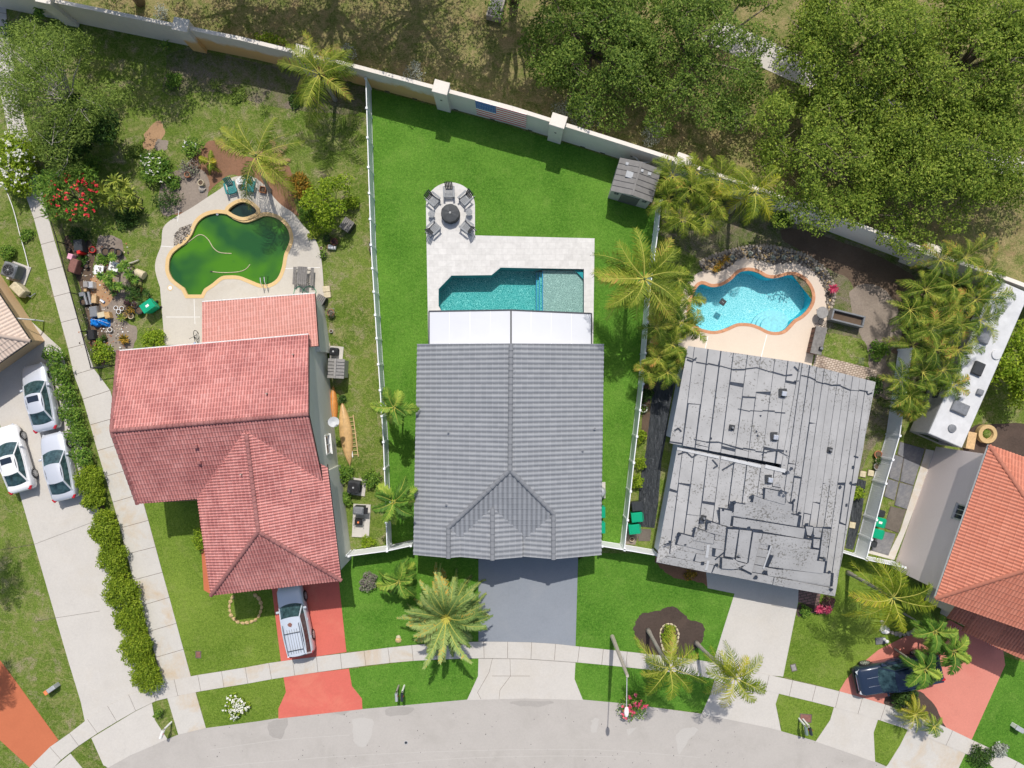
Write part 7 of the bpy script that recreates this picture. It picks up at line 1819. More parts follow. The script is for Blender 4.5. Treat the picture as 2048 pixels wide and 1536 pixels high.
rl = z4([(190,290),(330,220),(520,160),(700,120),(850,115),(1000,130),(1200,180),(1350,250),(1460,340),(1540,450),(1580,560),(1560,700),(1520,790)])
sheet('rock_bed', smooth(rl, 3, False) + [(z4([(1500,800)])[0])] + z4([(1490,700),(1478,560),(1438,470),(1378,385),(1300,332),(1200,288),(1060,288),(960,298),(860,283),(760,243),(640,238),(540,293),(440,363),(340,393),(240,375)]), 0.022, 'rock_dark')
stones('stone_edging', 'long curved edging of grey brown rocks behind the turquoise pool', rl, 52, 0.15, 'rock_grey', h=0.8, seed=5)
rg = random.Random(12)
poly_r = smooth(rl, 2, False) + z4([(1490,700),(1478,560),(1438,470),(1378,385),(1300,332),(1200,288),(1060,288),(960,298),(860,283),(760,243),(640,238),(540,293),(440,363),(340,393),(240,375)])
mb = MB(); ms = [M_['rock'], M_['rock_dark'], M_['rock_grey'], M_['rock_tan'], M_['rock_dark']]; k = 0
while k < 900:
    x = rg.uniform(1395,1672); y = rg.uniform(490,630)
    if in_poly(x, y, poly_r): p = W(x,y); mb.mat(ms[k % 5]); mb.ball((p.x,p.y,0.05), (rg.uniform(.04,.12),)*2+(rg.uniform(.03,.08),), seed=k, n=5, m=4, jit=0.3, rz=rg.uniform(0,3)); k += 1
o = mb.build('rubble'); tag(o, 'loose rubble and pebbles filling the raised bed behind the turquoise pool', 'rubble'); o['kind'] = 'stuff'
mb = MB(); k = 0
gr = off(GROCK, -1)
while k < 160:
    x = rg.uniform(345,390); y = rg.uniform(440,500)
    if in_poly(x, y, GROCK): p = W(x,y); mb.mat(ms[k % 3]); mb.ball((p.x,p.y,0.05), (rg.uniform(.04,.10),)*2+(rg.uniform(.03,.07),), seed=k, n=5, m=4, jit=0.3, rz=rg.uniform(0,3)); k += 1
o = mb.build('rubble'); tag(o, 'loose stones in the small gap left of the green pool', 'rubble'); o['kind'] = 'stuff'
stones('stone_edging', 'pale stones around the little green bed in the front mulch', [(1321,1262),(1330,1250),(1342,1248),(1352,1255),(1357,1270),(1352,1290),(1340,1303),(1328,1300),(1322,1282)], 18, 0.075, 'pot_cream', closed=True, seed=8)
stones('stone_edging', 'white rocks curving above the salmon driveway under the palm', [(1762,1240),(1766,1252),(1775,1262),(1800,1268),(1818,1266),(1832,1258)], 11, 0.17, 'rock', seed=9, h=0.9)
for i, (x, y, r, m, lab) in enumerate(((797,1279,0.2,'rock_tan','tan stone lying in the lawn left of the big palm'),(797,1274,0.15,'pot_cream','cream stone touching the tan one in the lawn'),(405,378,0.25,'rock','pale limestone lump at the edge of the red mulch'),(1768,1258,0.32,'white_paint','large white boulder beside the little lawn statue'),(1428,300,0.2,'rock','x'))):
    if lab == 'x': continue
    p = W(x,y); mb = MB().mat(M_[m]); mb.ball((p.x,p.y,r*0.3), (r*1.1,r,r*0.7), seed=i+40, n=9, m=7, jit=0.15); o = mb.build('boulder'); tag(o, lab, 'boulder')
t = thing('lawn_ornament', 'small white lawn ornament on a grey slab above the salmon driveway', 'ornament', W(1760,1281)); mb = MB().mat(M_['slate_slab']); mb.box((0,0,0.06), (0.7,0.45,0.1), R(5)); mb.build('base', t); mb = MB().mat(M_['white_paint']); mb.lathe((0.25,0.1,0.1), [(0.12,0),(0.08,0.25),(0.13,0.4),(0.05,0.5)], 12); mb.build('figure', t)
for i, (x, y) in enumerate(((1903,1250),(1973,1285))):
    t = thing('garden_flag', ('red and white candy striped pole left of the porch roof','red and white candy striped pole standing at the salmon driveway edge')[i], 'pole', W(x,y), R(10), 'striped poles by the porch'); tpv = (0.15,-0.35,1.3)
    mb = MB().mat(M_['white_paint']); mb.tube([(0,0,0),(0.05,0.0,1.25)], 0.04, 8); mb.build('pole', t); mb = MB().mat(M_['red_paint'])
    for k in range(6): z = 0.1+0.2*k; mb.tube([(0.05*z/1.25,0,z),(0.05*(z+0.1)/1.25,0,z+0.1)], 0.046, 8)
    mb.tube([(0.05,0,1.25),(0.05,0.08,1.34),(0.05,0.18,1.3)], 0.045, 8); mb.build('stripes', t)

# ---------------- the cluttered garden at the left
zj = lambda x, y: (100+x/5.485, 460+y/5.485)
GJ = 'odds and ends in the cluttered garden'
def junk_box(x, y, w, d_, h, rz, mat, name, label, cat, lid=None, z=0.0):
    px, py = zj(x, y); t = thing(name, label, cat, base_at(px,py,h), R(rz), GJ); mb = MB().mat(M_[mat]); mb.box((0,0,h/2), (w,d_,h), bevel=min(0.03,h*0.2)); mb.build('body', t)
    mb = MB().mat(M_[lid or mat]); mb.box((0,0,h+0.012), (w*0.94,d_*0.94,0.025), bevel=0.008); mb.build('lid', t); return t
junk_box(248,390,0.55,1.0,0.75,-18,'brown_wood','wooden_cabinet','low brown wooden cabinet against the chain link fence','cabinet')
junk_box(218,290,0.35,0.40,0.80,-18,'pink_plastic','storage_tub','pink plastic tub on the top end of the brown cabinet','tub','pink_plastic')
junk_box(305,170,0.60,0.85,0.7,5,'charcoal','potting_bench','dark potting bench below the red flowering bush','bench','bin_dark')
junk_box(312,242,0.24,0.24,0.8,10,'red_paint','fuel_can','bright red fuel can on the potting bench','can','red_paint')
junk_box(475,895,0.55,0.75,0.35,8,'pot_grey','metal_tray','grey metal tray above the blue tarpaulin','tray','grey_metal')
junk_box(395,595,0.42,0.42,0.5,0,'pale_plastic','plastic_tub','pale grey tub beside the chain link fence, the left of two','tub','pot_grey')
junk_box(440,600,0.35,0.45,0.5,5,'white_paint','plastic_tub','white tub beside the chain link fence, the right of two','tub','light_metal')
junk_box(385,660,0.20,0.20,0.35,0,'cardboard','small_box','small tan box below the grey and white tubs','box')
junk_box(480,760,0.34,0.55,0.4,-3,'cardboard','wooden_crate','tan crate right of the black pipes','crate','light_wood')
junk_box(345,705,0.35,0.3,0.4,10,'teal_plastic','watering_can','dull teal watering can left of the black pipes','can','grey_metal')
junk_box(570,780,0.35,0.14,0.12,-35,'blue_tarp','plastic_bottle','small blue bottle on the straw patch','bottle','white_paint')
junk_box(560,930,0.55,0.40,0.35,12,'cardboard','cardboard_box','open flattened cardboard box right of the grey tray','box','pot_cream')
junk_box(625,935,0.35,0.45,0.45,15,'canoe_yellow','cardboard_box','upright orange cardboard box right of the blue tarpaulin','box','canoe_yellow')
junk_box(440,1150,0.50,0.7,0.5,8,'bin_dark','bin_bag','shiny black bin bag pile below the blue tarpaulin','bag','pot_black')
junk_box(770,1290,0.1,0.1,0.1,0,'white_paint','paint_tin','tiny white paint tin by the roof edge','tin')
for x, y, r, h, m, lab, pl in ((462,215,0.22,0.3,'red_paint','red pot ring near the potting bench',None),(605,235,0.28,0.4,'pot_black','black barrel pot on the straw, left of the row',None),(680,235,0.28,0.45,'pot_black','black barrel pot in the middle of the row',None),(742,245,0.26,0.4,'charcoal','dark slatted basket at the right of the row',None),
    (555,400,0.16,0.45,'pot_cream','cream vase standing on the white shell table',None),(935,470,0.22,0.5,'pot_cream','cream urn lying beside the tipped concrete cylinder',None),(975,880,0.28,0.4,'pot_black','wide black pot just left of the green bin',None),(925,820,0.22,0.35,'pot_grey','grey pot above the wide black pot','purple_leaf'),(885,945,0.19,0.3,'pot_cream','white rimmed pot with soil below the white pot heap',None),
    (840,800,0.20,0.35,'pot_black','black pot with dark red plant among the white pots','purple_leaf'),(720,855,0.15,0.3,'white_paint','white pot at the left of the white pot heap',None),(750,895,0.16,0.3,'white_paint','white pot lying in the middle of the heap',None),(785,860,0.15,0.3,'white_paint','white pot at the right of the heap',None),(735,930,0.13,0.3,'pot_grey','pale grey pot at the bottom of the heap',None),
    (820,935,0.20,0.3,'canoe_yellow','yellow tipped pot below the heap',None),(360,790,0.22,0.3,'pot_black','black round pot at the foot of the black pipes',None),(468,1245,0.22,0.35,'terracotta','round coral bucket lid beside the fence',None),(655,1095,0.16,0.2,'white_paint','white lump pot on the bare soil',None),(200,215,0.16,0.3,'pot_black','small black pot near the fence top',None),(875,890,0.22,0.35,'pot_black','dark pot with red flower behind the white heap','croton'),(960,650,0.22,0.4,'terracotta','brown ring pot among the spiky plants','shrub_dark'),(395,395,0.14,0.3,'charcoal','small charcoal pot beside the brown cabinet',None),(590,1180,0.15,0.25,'terracotta','tiny clay pot right of the bin bags','shrub_dark'),(540,1210,0.14,0.25,'pot_black','tiny black pot right of the bin bags','shrub_green')):
    px, py = zj(x, y); pot(px, py, r, h, m, lab, pl, GJ, seed=int(x))
def shell_table(x, y, rz, label):
    px, py = zj(x, y); t = thing('shell_table', label, 'table', base_at(px,py,0.45), R(rz), GJ); mb = MB().mat(M_['white_paint']); mb.box((0,0,0.43), (0.62,0.66,0.05), bevel=0.02)
    for s in (-1,1): mb.box((s*0.31,0,0.46), (0.05,0.6,0.04), bevel=0.01)
    mb.build('table_top', t)
    for sx in (-1,1):
        for sy in (-1,1): m2 = MB().mat(M_['white_paint']); m2.tube([(sx*.24,sy*.26,0.42),(sx*.28,sy*.3,0)], 0.03, 6); m2.build('leg', t)
    m3 = MB().mat(M_['pot_grey']); rq = random.Random(x)
    for k in range(9): m3.ball((rq.uniform(-.2,.2),rq.uniform(-.2,.2),0.49), 0.05, seed=k, n=6, m=4, jit=0.3)
    m3.build('pebbles', t)
shell_table(535,440,-5,'white plastic table with pebbles on the straw, the left one'); shell_table(700,400,-15,'white plastic table littered with shells under the oleander, the right one')
px, py = zj(985,480); t = thing('concrete_cylinder', 'tipped cream concrete cylinder left of the old pool deck', 'cylinder', base_at(px,py,0.4), R(-25)); mb = MB().mat(M_['pot_cream']); mb.tube([(-0.35,0,0.30),(0.30,0,0.30)], [0.26,0.30], 18); mb.build('shell', t); mb = MB().mat(M_['pot_grey']); mb.tube([(-0.37,0,0.30),(-0.345,0,0.30)], 0.20, 16); mb.build('opening', t)
for i, (x0,y0,x1,y1) in enumerate(((370,690,410,820),(420,680,450,815))):
    a, b = W(*zj(x0,y0),0.3), W(*zj(x1,y1),0.3); t = thing('plastic_pipe', 'fat dark pipe lying by the fence, %s one' % ('the left','the right'), 'pipe', (a.x,a.y,0), 0, GJ) if False else thing('plastic_pipe', ('fat dark pipe lying by the fence, the left one','fat dark pipe lying by the fence, the right one')[i], 'pipe', (a.x,a.y,0), 0, GJ); mb = MB().mat(M_['grey_metal']); mb.tube([a, b], 0.10, 12); mb.build('tube', t, t); mb = MB().mat(M_['pot_black']); mb.tube([b, b+(b-a).normalized()*0.02], 0.08, 12); mb.build('opening', t, t)
# crumpled tarpaulin
a, b = zj(405,1010), zj(615,1010); c = W((a[0]+b[0])/2, (a[1]+b[1])/2, 0.5); t = thing('tarpaulin', 'crumpled bright blue tarpaulin draped beside the chain link fence', 'tarpaulin', (c.x,c.y,0), 0, GJ); mb = MB().mat(M_['blue_tarp']); vs = []; nx, ny = 22, 10; rg = random.Random(6)
for i in range(nx+1):
    for j in range(ny+1):
        u, v = i/nx*2-1, j/ny*2-1; e = max(0, 1-u*u)**0.5; hh = 0.52*(1-u**4)*(1-v**4)*(0.75+0.25*math.sin(u*9+v*3))+0.06*math.sin(i*1.9)*math.cos(j*2.3); vs.append((u*0.72, v*0.30*(0.7+0.3*e)+0.05*math.sin(u*6), max(0.01, hh)))
mb.add(vs, [(i*(ny+1)+j, (i+1)*(ny+1)+j, (i+1)*(ny+1)+j+1, i*(ny+1)+j+1) for i in range(nx) for j in range(ny)]); mb.build('sheet', t)
mb = MB().mat(M_['white_paint']); mb.tube([(-0.7,0.1,0.15),(-0.2,0.2,0.50),(0.3,0.1,0.5),(0.7,-0.1,0.2)], 0.012, 5); mb.build('cord', t)
px, py = zj(905,360); t = thing('fallen_branch', 'short pale branch lying between the shell tables and the pool deck', 'branch', W(px,py,0.1), R(12)); mb = MB().mat(M_['bark_pale']); mb.tube([(-0.5,-0.05,0.0),(0.0,0.0,0.06),(0.5,0.1,0.03)], [0.07,0.06,0.04], 7); mb.build('wood', t); mb = MB().mat(M_['bark_pale']); mb.tube([(-0.2,0,0.02),(-0.35,-0.35,0.03)], [0.04,0.02], 6); mb.build('side_branch', t)
mb = MB(); rg = random.Random(21); k = 0
for k in range(420):
    x, y = zj(rg.uniform(300,860), rg.uniform(150,1330)); p = W(x, y); mb.mat([M_['pot_cream'], M_['rock_dark'], M_['white_paint'], M_['mulch'], M_['terracotta'], M_['bark_pale']][k % 6]); r = rg.uniform(0.02,0.07); mb.ball((p.x,p.y,0.03), (r,r*rg.uniform(.5,1.5),r*.5), seed=k, n=5, m=3, jit=0.3)
o = mb.build('litter'); tag(o, 'scattered shards, twigs and pebbles across the cluttered garden soil', 'litter'); o['kind'] = 'stuff'

# ================================================================ trees beyond the wall
GT = 'leafy trees beyond the boundary wall'
def oak(px, py, z, rx, ry, label, seed, mat='oak', ncl=66, per=250, **k):
    return tree(px, py, z, rx, ry, 2.4, M_[mat], label, seed=seed, nclump=ncl, cr=1.12, per=int(per*1.55), leaf=0.088, up=0.8, tr=0.3, limbs=20, group=GT, **k)
oak(1185,82,3.4,4.4,4.4, 'dark green broad tree left of the pair above the silvery bush', 11, gaps=0.25)
oak(1400,98,3.4,4.9,5.3, 'dark green broad tree right of the pair, left of the concrete path', 12, gaps=0.22)
oak(1665,298,4.2,4.6,4.4, 'yellowish green tree just above the bright yellow palm', 13, 'oak_yellow', gaps=0.2)
oak(1895,318,4.2,5.6,4.9, 'large yellowish green tree overhanging the right part of the wall', 14, 'oak_yellow', ncl=95, gaps=0.15)
oak(1720,85,5,4.8,4.0, 'yellowish green tree at the top edge right of the concrete path', 15, 'oak_yellow', gaps=0.35)
oak(1960,110,5,5.4,5.4, 'yellowish green tree in the top right corner', 16, 'oak_yellow', ncl=95, gaps=0.3)
oak(610,-190,7.5,4.6,3.8, 'broad tree just beyond the top edge that shades the grass left of centre', 17, ncl=60, per=120)
oak(800,-180,7.5,3.8,4.2, 'broad tree beyond the top edge shading the grass above the left lawn corner', 18, ncl=60, per=120)
oak(390,-190,7.5,4.8,3.4, 'broad tree beyond the top edge at the upper left', 19, ncl=50, per=120)
oak(1030,-150,8,3.2,3.4, 'broad tree beyond the top edge shading the grass right of the planter box', 27, ncl=50, per=120)
oak(150,-130,7.5,4.2,3.2, 'broad tree beyond the top left edge shading the yard under the wall', 28, ncl=55, per=120)
tree(98,172,4.2,3.9,4.3,2.0, M_['feather_leaf'], 'feathery light green tree with pale bare twigs at the upper left', seed=21, nclump=80, cr=0.95, per=330, leaf=0.085, tr=0.16, trunk_mat=M_['bark_pale'], limbs=34, aspect=0.3, gaps=0.15, rot=0.5)
tree(165,250,2.6,1.9,1.6,1.2, M_['shrub_dark'], 'dense dark bush under the feathery tree', name='large_shrub', seed=22, nclump=20, cr=0.8, per=420, leaf=0.10, tr=0.1, limbs=6, cat='bush')
tree(2035,725,2.4,1.5,2.2,1.4, M_['shrub_lime'], 'bright lime green tree at the right edge beside the motorhome', seed=23, nclump=30, cr=0.75, per=420, leaf=0.10, tr=0.12, limbs=10)
tree(663,400,2.0,1.6,1.5,1.0, M_['shrub_lime'], 'loose lime green citrus tree right of the green pool', name='citrus_tree', seed=24, nclump=26, cr=0.5, per=420, leaf=0.085, tr=0.07, limbs=12)
tree(128,385,2.4,1.9,1.7,1.2, M_['shrub_green'], 'big oleander covered in red flowers beside the concrete path', name='oleander', seed=25, nclump=26, cr=0.65, per=420, leaf=0.12, tr=0.08, limbs=10, aspect=0.28, cat='bush')
rgx = np.random.default_rng(3); F = []
ole = bpy.data.objects.get('oleander')
for k in range(62):
    a = rgx.uniform(0, 6.28); q = math.sqrt(rgx.uniform(0,1))*0.95; c = W(128,385,3.5) + Vector((math.cos(a)*q*1.9, math.sin(a)*q*1.75, -1.0*q*q))
    for j in range(4): F.append(np.array(c)+rgx.normal(size=3)*0.06)
leaf_obj('blossoms', np.array(F), 0.07, M_['flower_red'], ole, ole, up=1.4, aspect=0.8, seed=5)
shrub(30,300,1.6,2.6,M_['shrub_lime'],'white flowered lime green bush at the left edge, the upper one',seed=31,ry=1.5,nclump=14,per=500,flowers=M_['flower_white'],nflow=45,fsize=0.07)
shrub(28,352,1.4,2.2,M_['shrub_lime'],'white flowered lime green bush at the left edge, the lower one',seed=32,nclump=12,per=450,flowers=M_['flower_white'],nflow=60,fsize=0.07)
shrub(120,295,1.3,1.3,M_['shrub_dark'],'dark undergrowth with a magenta bloom below the feathery tree',seed=33,nclump=10,flowers=M_['flower_magenta'],nflow=3,fsize=0.07,ry=1.5)
shrub(308,333,1.35,1.2,M_['shrub_green'],'glossy plumeria shrub dotted with cream flowers left of the red mulch',seed=34,nclump=16,per=230,leaf=0.13,aspect=0.3,cr=0.34,flowers=M_['flower_white'],nflow=28,fsize=0.045)
shrub(384,292,0.9,1.0,M_['shrub_green'],'smaller plumeria shrub at the top of the red mulch',seed=35,nclump=9,per=200,leaf=0.12,aspect=0.3,cr=0.34,flowers=M_['flower_white'],nflow=8,fsize=0.045)
shrub(332,398,1.1,1.0,M_['shrub_dark'],'dark twiggy shrub left of the pool deck top',seed=36,nclump=14,per=150,leaf=0.10,aspect=0.25,cr=0.35)
shrub(376,335,0.8,0.7,M_['dry_shrub'],'purplish dry shrub in the middle of the red mulch',seed=37,nclump=9,per=200,leaf=0.07)
shrub(640,445,1.0,0.8,M_['shrub_lime'],'low lime shrub at the deck edge below the citrus tree',seed=38,nclump=10,per=230,leaf=0.08)
shrub(600,372,0.95,1.3,M_['croton'],'yellow and green croton at the right end of the red mulch',seed=39,nclump=12,per=260,leaf=0.14,aspect=0.3)
rosette(224,386,0.5,0.65,26,M_['yucca'],'cluster of lime green yucca heads right of the red oleander','yucca','yucca',4,heads=[(205,378,1.6),(232,362,1.9),(262,388,1.5),(212,402,1.3),(243,410,1.3),(228,388,2.1),(272,410,1.0),(250,372,1.4)],wid=0.05,up=0.7)
rosette(95,20,0.5,0.5,22,M_['shrub_green'],'fan leaved plants at the foot of the wall in the top left corner','fan_plant','plant',5,heads=[(80,15,1.2),(108,12,1.2),(78,32,1.0),(128,22,1.2)],wid=0.07,up=0.4)
rosette(333,92,0.3,0.5,14,M_['adonidia'],'young palm sprouting at the foot of the stained wall','young_palm','plant',6,wid=0.04)
rosette(432,172,0.25,0.55,22,M_['feather_leaf'],'grassy tuft on the bare soil below the stained wall','grass_tuft','plant',7,wid=0.02)
rosette(530,218,0.2,0.5,18,M_['feather_leaf'],'grassy tuft left of the tall palm shadow','grass_tuft','plant',8,wid=0.02)
rosette(670,0,0.2,0.1,4,M_['feather_leaf'],'x') if False else None
shrub(540,78,1.8,0.8,M_['shrub_lime'],'lime green creeper along the far side of the wall left of the tall palm',seed=41,ry=0.5,rot=-0.25,nclump=16,per=300,leaf=0.08)
for i, (x,y,r,lab) in enumerate(((695,105,0.65,'small silvery bush beyond the wall right of the tall palm'),(828,142,0.8,'silvery bush beyond the wall left of the first lawn pillar'),(320,22,0.6,'small silvery bush beyond the wall at the left pillar'),(1305,265,0.9,'sparse silvery bush under the dark trees'))):
    shrub(x,y,r,1.2,M_['silver_leaf'],lab,seed=50+i,nclump=8,per=230,leaf=0.06,group='silvery bushes beyond the wall')
shrub(1152,222,2.1,1.9,M_['silver_leaf'],'large silvery bush hanging over the wall right of the flag',seed=55,ry=1.2,rot=-0.35,nclump=22,per=150,leaf=0.06,cr=0.4,group='silvery bushes beyond the wall')
# hedges between the driveway and the path
for i, (x,y) in enumerate(((104,712),(118,750),(130,790),(140,832),(150,872),(160,912))):
    shrub(x,y,0.8,1.35,M_['shrub_green'],('viny hedge clump nearest the tan house','second viny hedge clump beside the silver sunroof sedan','third viny hedge clump beside the silver sunroof sedan trunk','fourth viny hedge clump between the two silver sedans','fifth viny hedge clump beside the lower silver sedan hood','last viny hedge clump above the clipped hedge')[i],name='hedge_shrub',cat='hedge',seed=60+i,ry=1.0,rot=0.3,nclump=11,per=330,leaf=0.085,group='viny hedge clumps')
hl = ('topmost clipped hedge dome touching the lower silver sedan','clipped hedge dome just above the widest one','widest clipped hedge dome at mid driveway','clipped hedge dome right below the widest one','clipped hedge dome opposite the round stone bed','clipped hedge dome second above the pavement','clipped hedge dome with ragged left side near the pavement','lowest clipped hedge dome at the pavement')
for i, (x,y,rx,ry) in enumerate(((176,962,0.85,1.0),(183,1000,0.75,0.6),(205,1062,1.0,1.25),(222,1122,0.95,1.0),(237,1182,1.1,1.2),(256,1240,1.05,1.1),(270,1300,1.05,1.1),(288,1352,1.0,1.15))):
    shrub(x,y,rx*1.15,1.6,M_['hedge_leaf'],hl[i],name='hedge_shrub',cat='hedge',seed=70+i,ry=ry*1.28,rot=0.28,nclump=20,per=620,leaf=0.085,aspect=0.35,cr=0.42,up=1.2,group='clipped hedge domes')
gsm = 'x'
for x,y,r,h,m,lab,kw in (
    (688,948,0.7,0.9,'shrub_green','bushy shrub above the black air conditioner',{}),(740,960,0.68,0.9,'shrub_green','round clipped shrub right of the black air conditioner',{}),(690,1000,0.55,0.7,'shrub_green','shrub below the black air conditioner',{}),(683,798,0.35,0.4,'shrub_dark','dark weeds at the bow of the tan canoe',{}),(735,1085,0.5,0.4,'shrub_lime','weeds at the short fence beside the slab',{}),
    (402,1078,0.7,1.2,'shrub_lime','yellow green shrub against the front wing of the red house',dict(ry=0.9)),(735,1166,0.72,0.8,'dry_shrub','round grey brown shrub in the bright lawn',{}),(472,1412,0.85,0.7,'shrub_lime','bush by the kerb topped with white flowers',dict(flowers='flower_white',nflow=110,fsize=0.05,ry=1.0)),(313,1430,0.55,1.1,'shrub_green','small conifer beside the white mailbox',dict(ry=0.25,rot=0.7)),
    (1268,1418,1.15,1.0,'shrub_green','loose bush with pink flowers at the kerb right of the street lamp',dict(flowers='flower_pink',nflow=22,fsize=0.09,nclump=13,per=200,ry=1.0)),(1337,1268,0.55,0.6,'shrub_lime','lime plants inside the white stone ring',dict(ry=0.75)),(1281,873,0.5,0.8,'shrub_lime','round shrub beside the fabric strip, top one of three',{}),(1278,925,0.6,0.8,'shrub_lime','round shrub beside the fabric strip, middle one of three',dict(nclump=6)),(1274,963,0.52,0.8,'shrub_lime','round shrub beside the fabric strip, lowest of three',{}),
    (1716,987,0.55,1.0,'shrub_lime','bright shrub poking out at the torn roof edge',{}),(1570,430,0.9,0.9,'shrub_dark','dark shrub in the wall shade right of the yellow palm',{}),(1745,775,0.8,0.8,'shrub_dark','dark shrub below the paver patch',{}),(1760,700,0.8,0.6,'shrub_green','weeds left of the dense palm row',{}),(1728,655,0.5,0.4,'grass_tuft_m','x',{}),(1812,1398,0.95,0.9,'shrub_dark','dark bushy shrub below the navy pickup',{}),
    (1612,1222,0.45,0.4,'shrub_green','small green plants in the bed below the paved entry',{}),(1655,1205,0.5,0.5,'purple_leaf','purple leaved plants at the corner of the torn roof',{}),(1380,1150,0.6,0.4,'croton','low orange plants at the garage side of the torn roof',dict(ry=0.4)),(1965,1515,1.0,0.6,'shrub_dark','dark low bush in the lower right corner',{}),(2000,1500,0.6,0.6,'silver_leaf','greyish shrub on the pavement edge in the lower right corner',{}),
    (18,60,0.8,1.2,'shrub_dark','dark bush at the far left under the boundary wall',{}),(60,115,1.0,1.0,'feather_leaf','feathery low bush above the feathery tree crown',{}),(208,268,0.7,0.6,'shrub_green','low bush right of the dark dense bush',{}),(178,330,0.9,0.9,'shrub_green','bushy plant above the red oleander',{}),(268,300,0.5,0.4,'feather_leaf','small feathery tuft left of the plumeria',{}),(345,365,0.6,0.5,'shrub_green','low green plant below the cream flowered plumeria',{}),(610,425,0.6,0.6,'shrub_green','green plant between the croton and the pool deck',{}),(700,405,0.6,0.7,'shrub_lime','lime sprig at the right side of the citrus tree',{}),(625,470,0.4,0.4,'yucca','small spiky plant on the deck edge right of the pool',{}),(160,520,0.5,0.5,'shrub_dark','dark weeds inside the top of the chain link fence',{}),(205,520,0.5,0.4,'shrub_green','weeds between the cabinet and the white table',{}),(345,160,0.7,0.4,'shrub_green','weeds on the bare soil below the stained wall',{}),(475,190,0.6,0.3,'feather_leaf','weeds right of the grassy tuft below the wall',{}),(590,200,0.6,0.4,'shrub_dark','weeds in the wall shade left of the tall palm',{}),
    (304,682,1.0,0.9,'shrub_lime','yellow green shrub at the corner of the rear roof and old deck',{}),(200,706,0.95,1.1,'shrub_lime','orange tipped green bush at the bottom of the chain link fence',dict(ry=0.85)),(12,505,0.6,0.8,'shrub_green','small shrub above the grey air conditioner',{}),(155,470,0.8,0.7,'shrub_dark','dark weeds below the red oleander',{}),(1420,345,0.8,1.6,'shrub_green','creeper spilling over the wall behind the palms',dict(flowers='flower_magenta',nflow=5,ry=0.5,rot=-0.35)),
    (1290,790,0.6,0.6,'shrub_dark','dark plants on the gravel below the palm row by the fence',{}),(52,470,0.5,0.4,'shrub_green','weeds beside the thin white pipe',{}),(250,430,1.0,0.5,'shrub_dark','low dark cover under the yucca heads',{}),(1835,620,1.5,1.0,'shrub_dark','dark undergrowth at the left foot of the dense palm row',{}),(1915,880,0.6,0.5,'shrub_dark','x',{})):
    if lab == 'x': continue
    kw = dict(kw); 
    if 'flowers' in kw: kw['flowers'] = M_[kw['flowers']]
    shrub(x,y,r,h,M_[m],lab,seed=int(x*3+y),**{**dict(nclump=9,per=420,leaf=0.075),**kw})
zr = lambda x, y, h: (100+x/5.485, 460+y/5.485, h)
rosette(*zr(760,560,0)[:2],0.5,0.42,22,M_['shrub_green'],'glossy star leaved plumeria across the middle of the cluttered garden','plumeria','plant',9,heads=[zr(570,510,.8),zr(680,490,1.0),(zr(790,410,1.2)),zr(830,380,1.1),zr(930,540,1.0),(zr(760,620,.8)),zr(690,300,.9),zr(680,610,.7),zr(860,480,1.2),zr(640,560,.8)],wid=0.06,up=0.45)
rosette(*zr(950,700,0)[:2],0.3,0.38,20,M_['shrub_dark'],'spiky dark bromeliads left of the green bin','bromeliad','plant',10,heads=[zr(1060,690,.4),zr(700,690,.4),zr(950,700,.5),zr(880,740,.4),zr(850,640,.5),zr(1000,780,.4),zr(900,660,.5)],wid=0.03,up=0.5)
rosette(*zr(820,1200,0)[:2],0.2,0.45,36,M_['croton'],'red and green bromeliad on the white soil near the roof','bromeliad','plant',11,wid=0.04,up=0.6)
rosette(*zr(790,965,0)[:2],0.3,0.4,20,M_['yucca'],'yellow striped spiky plant below the white pots','spiky_plant','plant',12,wid=0.025)
rosette(*zr(585,1300,0)[:2],0.3,0.4,16,M_['shrub_green'],'green leafy plant right of the coral lid','leafy_plant','plant',13,wid=0.07)
rosette(1665,578,0.4,0.42,26,M_['ti_pink'],'bright pink ti plant right of the rock bed','ti_plant','plant',14,wid=0.05,up=0.7)
rosette(1646,1218,0.3,0.4,26,M_['ti_pink'],'dark red ti plant in the bed below the torn roof corner','ti_plant','plant',15,heads=[(1638,1218,.3),(1654,1219,.3)],wid=0.05)
rosette(1440,528,0.3,0.35,20,M_['croton'],'orange bromeliad on the left side of the rock bed','bromeliad','plant',16,heads=[(1440,528,.3),(1452,518,.3),(1432,538,.3)],wid=0.03)
for i,(x,y) in enumerate(((1500,507),(1546,515),(1568,514),(1592,516),(1634,538),(1465,515))):
    rosette(x,y,0.2,0.22,16,M_['silver_leaf'],('pale agave at the top left of the rock bed','dark little agave at the top of the rock bed','pale agave at the top middle of the rock bed','large pale agave at the top right of the rock bed','pale agave at the right bend of the rock bed','small agave at the left part of the rock bed')[i],'agave','agave',17+i,wid=0.04,up=0.5,group='agaves in the rock bed')
# ================================================================ palms
palm(640,150,4.0,3.0,18,'tall coconut palm leaning over the stained wall, between left pool and wall',seed=101,nl=38,ll=0.75,droop=0.7,rise=0.5)
palm(514,312,4.8,3.3,14,'coconut palm standing above the spa of the green pool',base=(540,382),seed=102,nl=44,ll=0.7,droop=0.8,rise=0.45)
palm(1288,558,6.5,3.25,24,'huge coconut palm beside the white patio cover and the right fence',seed=103,nl=42,ll=0.8,droop=0.6,rise=0.38,rach=0.045)
palm(1507,385,5.0,2.4,16,'bright yellow green coconut palm against the wall above the turquoise pool',leafm='coco_bright',seed=104,nl=34,ll=0.65)
palm(1785,1195,5.9,2.7,17,'coconut palm with yellow fronds above the salmon driveway',seed=105,nl=36,ll=0.7,leafm='coco_bright')
palm(1338,1336,6.0,2.35,13,'leaning front palm, the left and greener one by the street lamp',base=(1296,1260),seed=106,nl=36,ll=0.6,trunkm='palm_trunk')
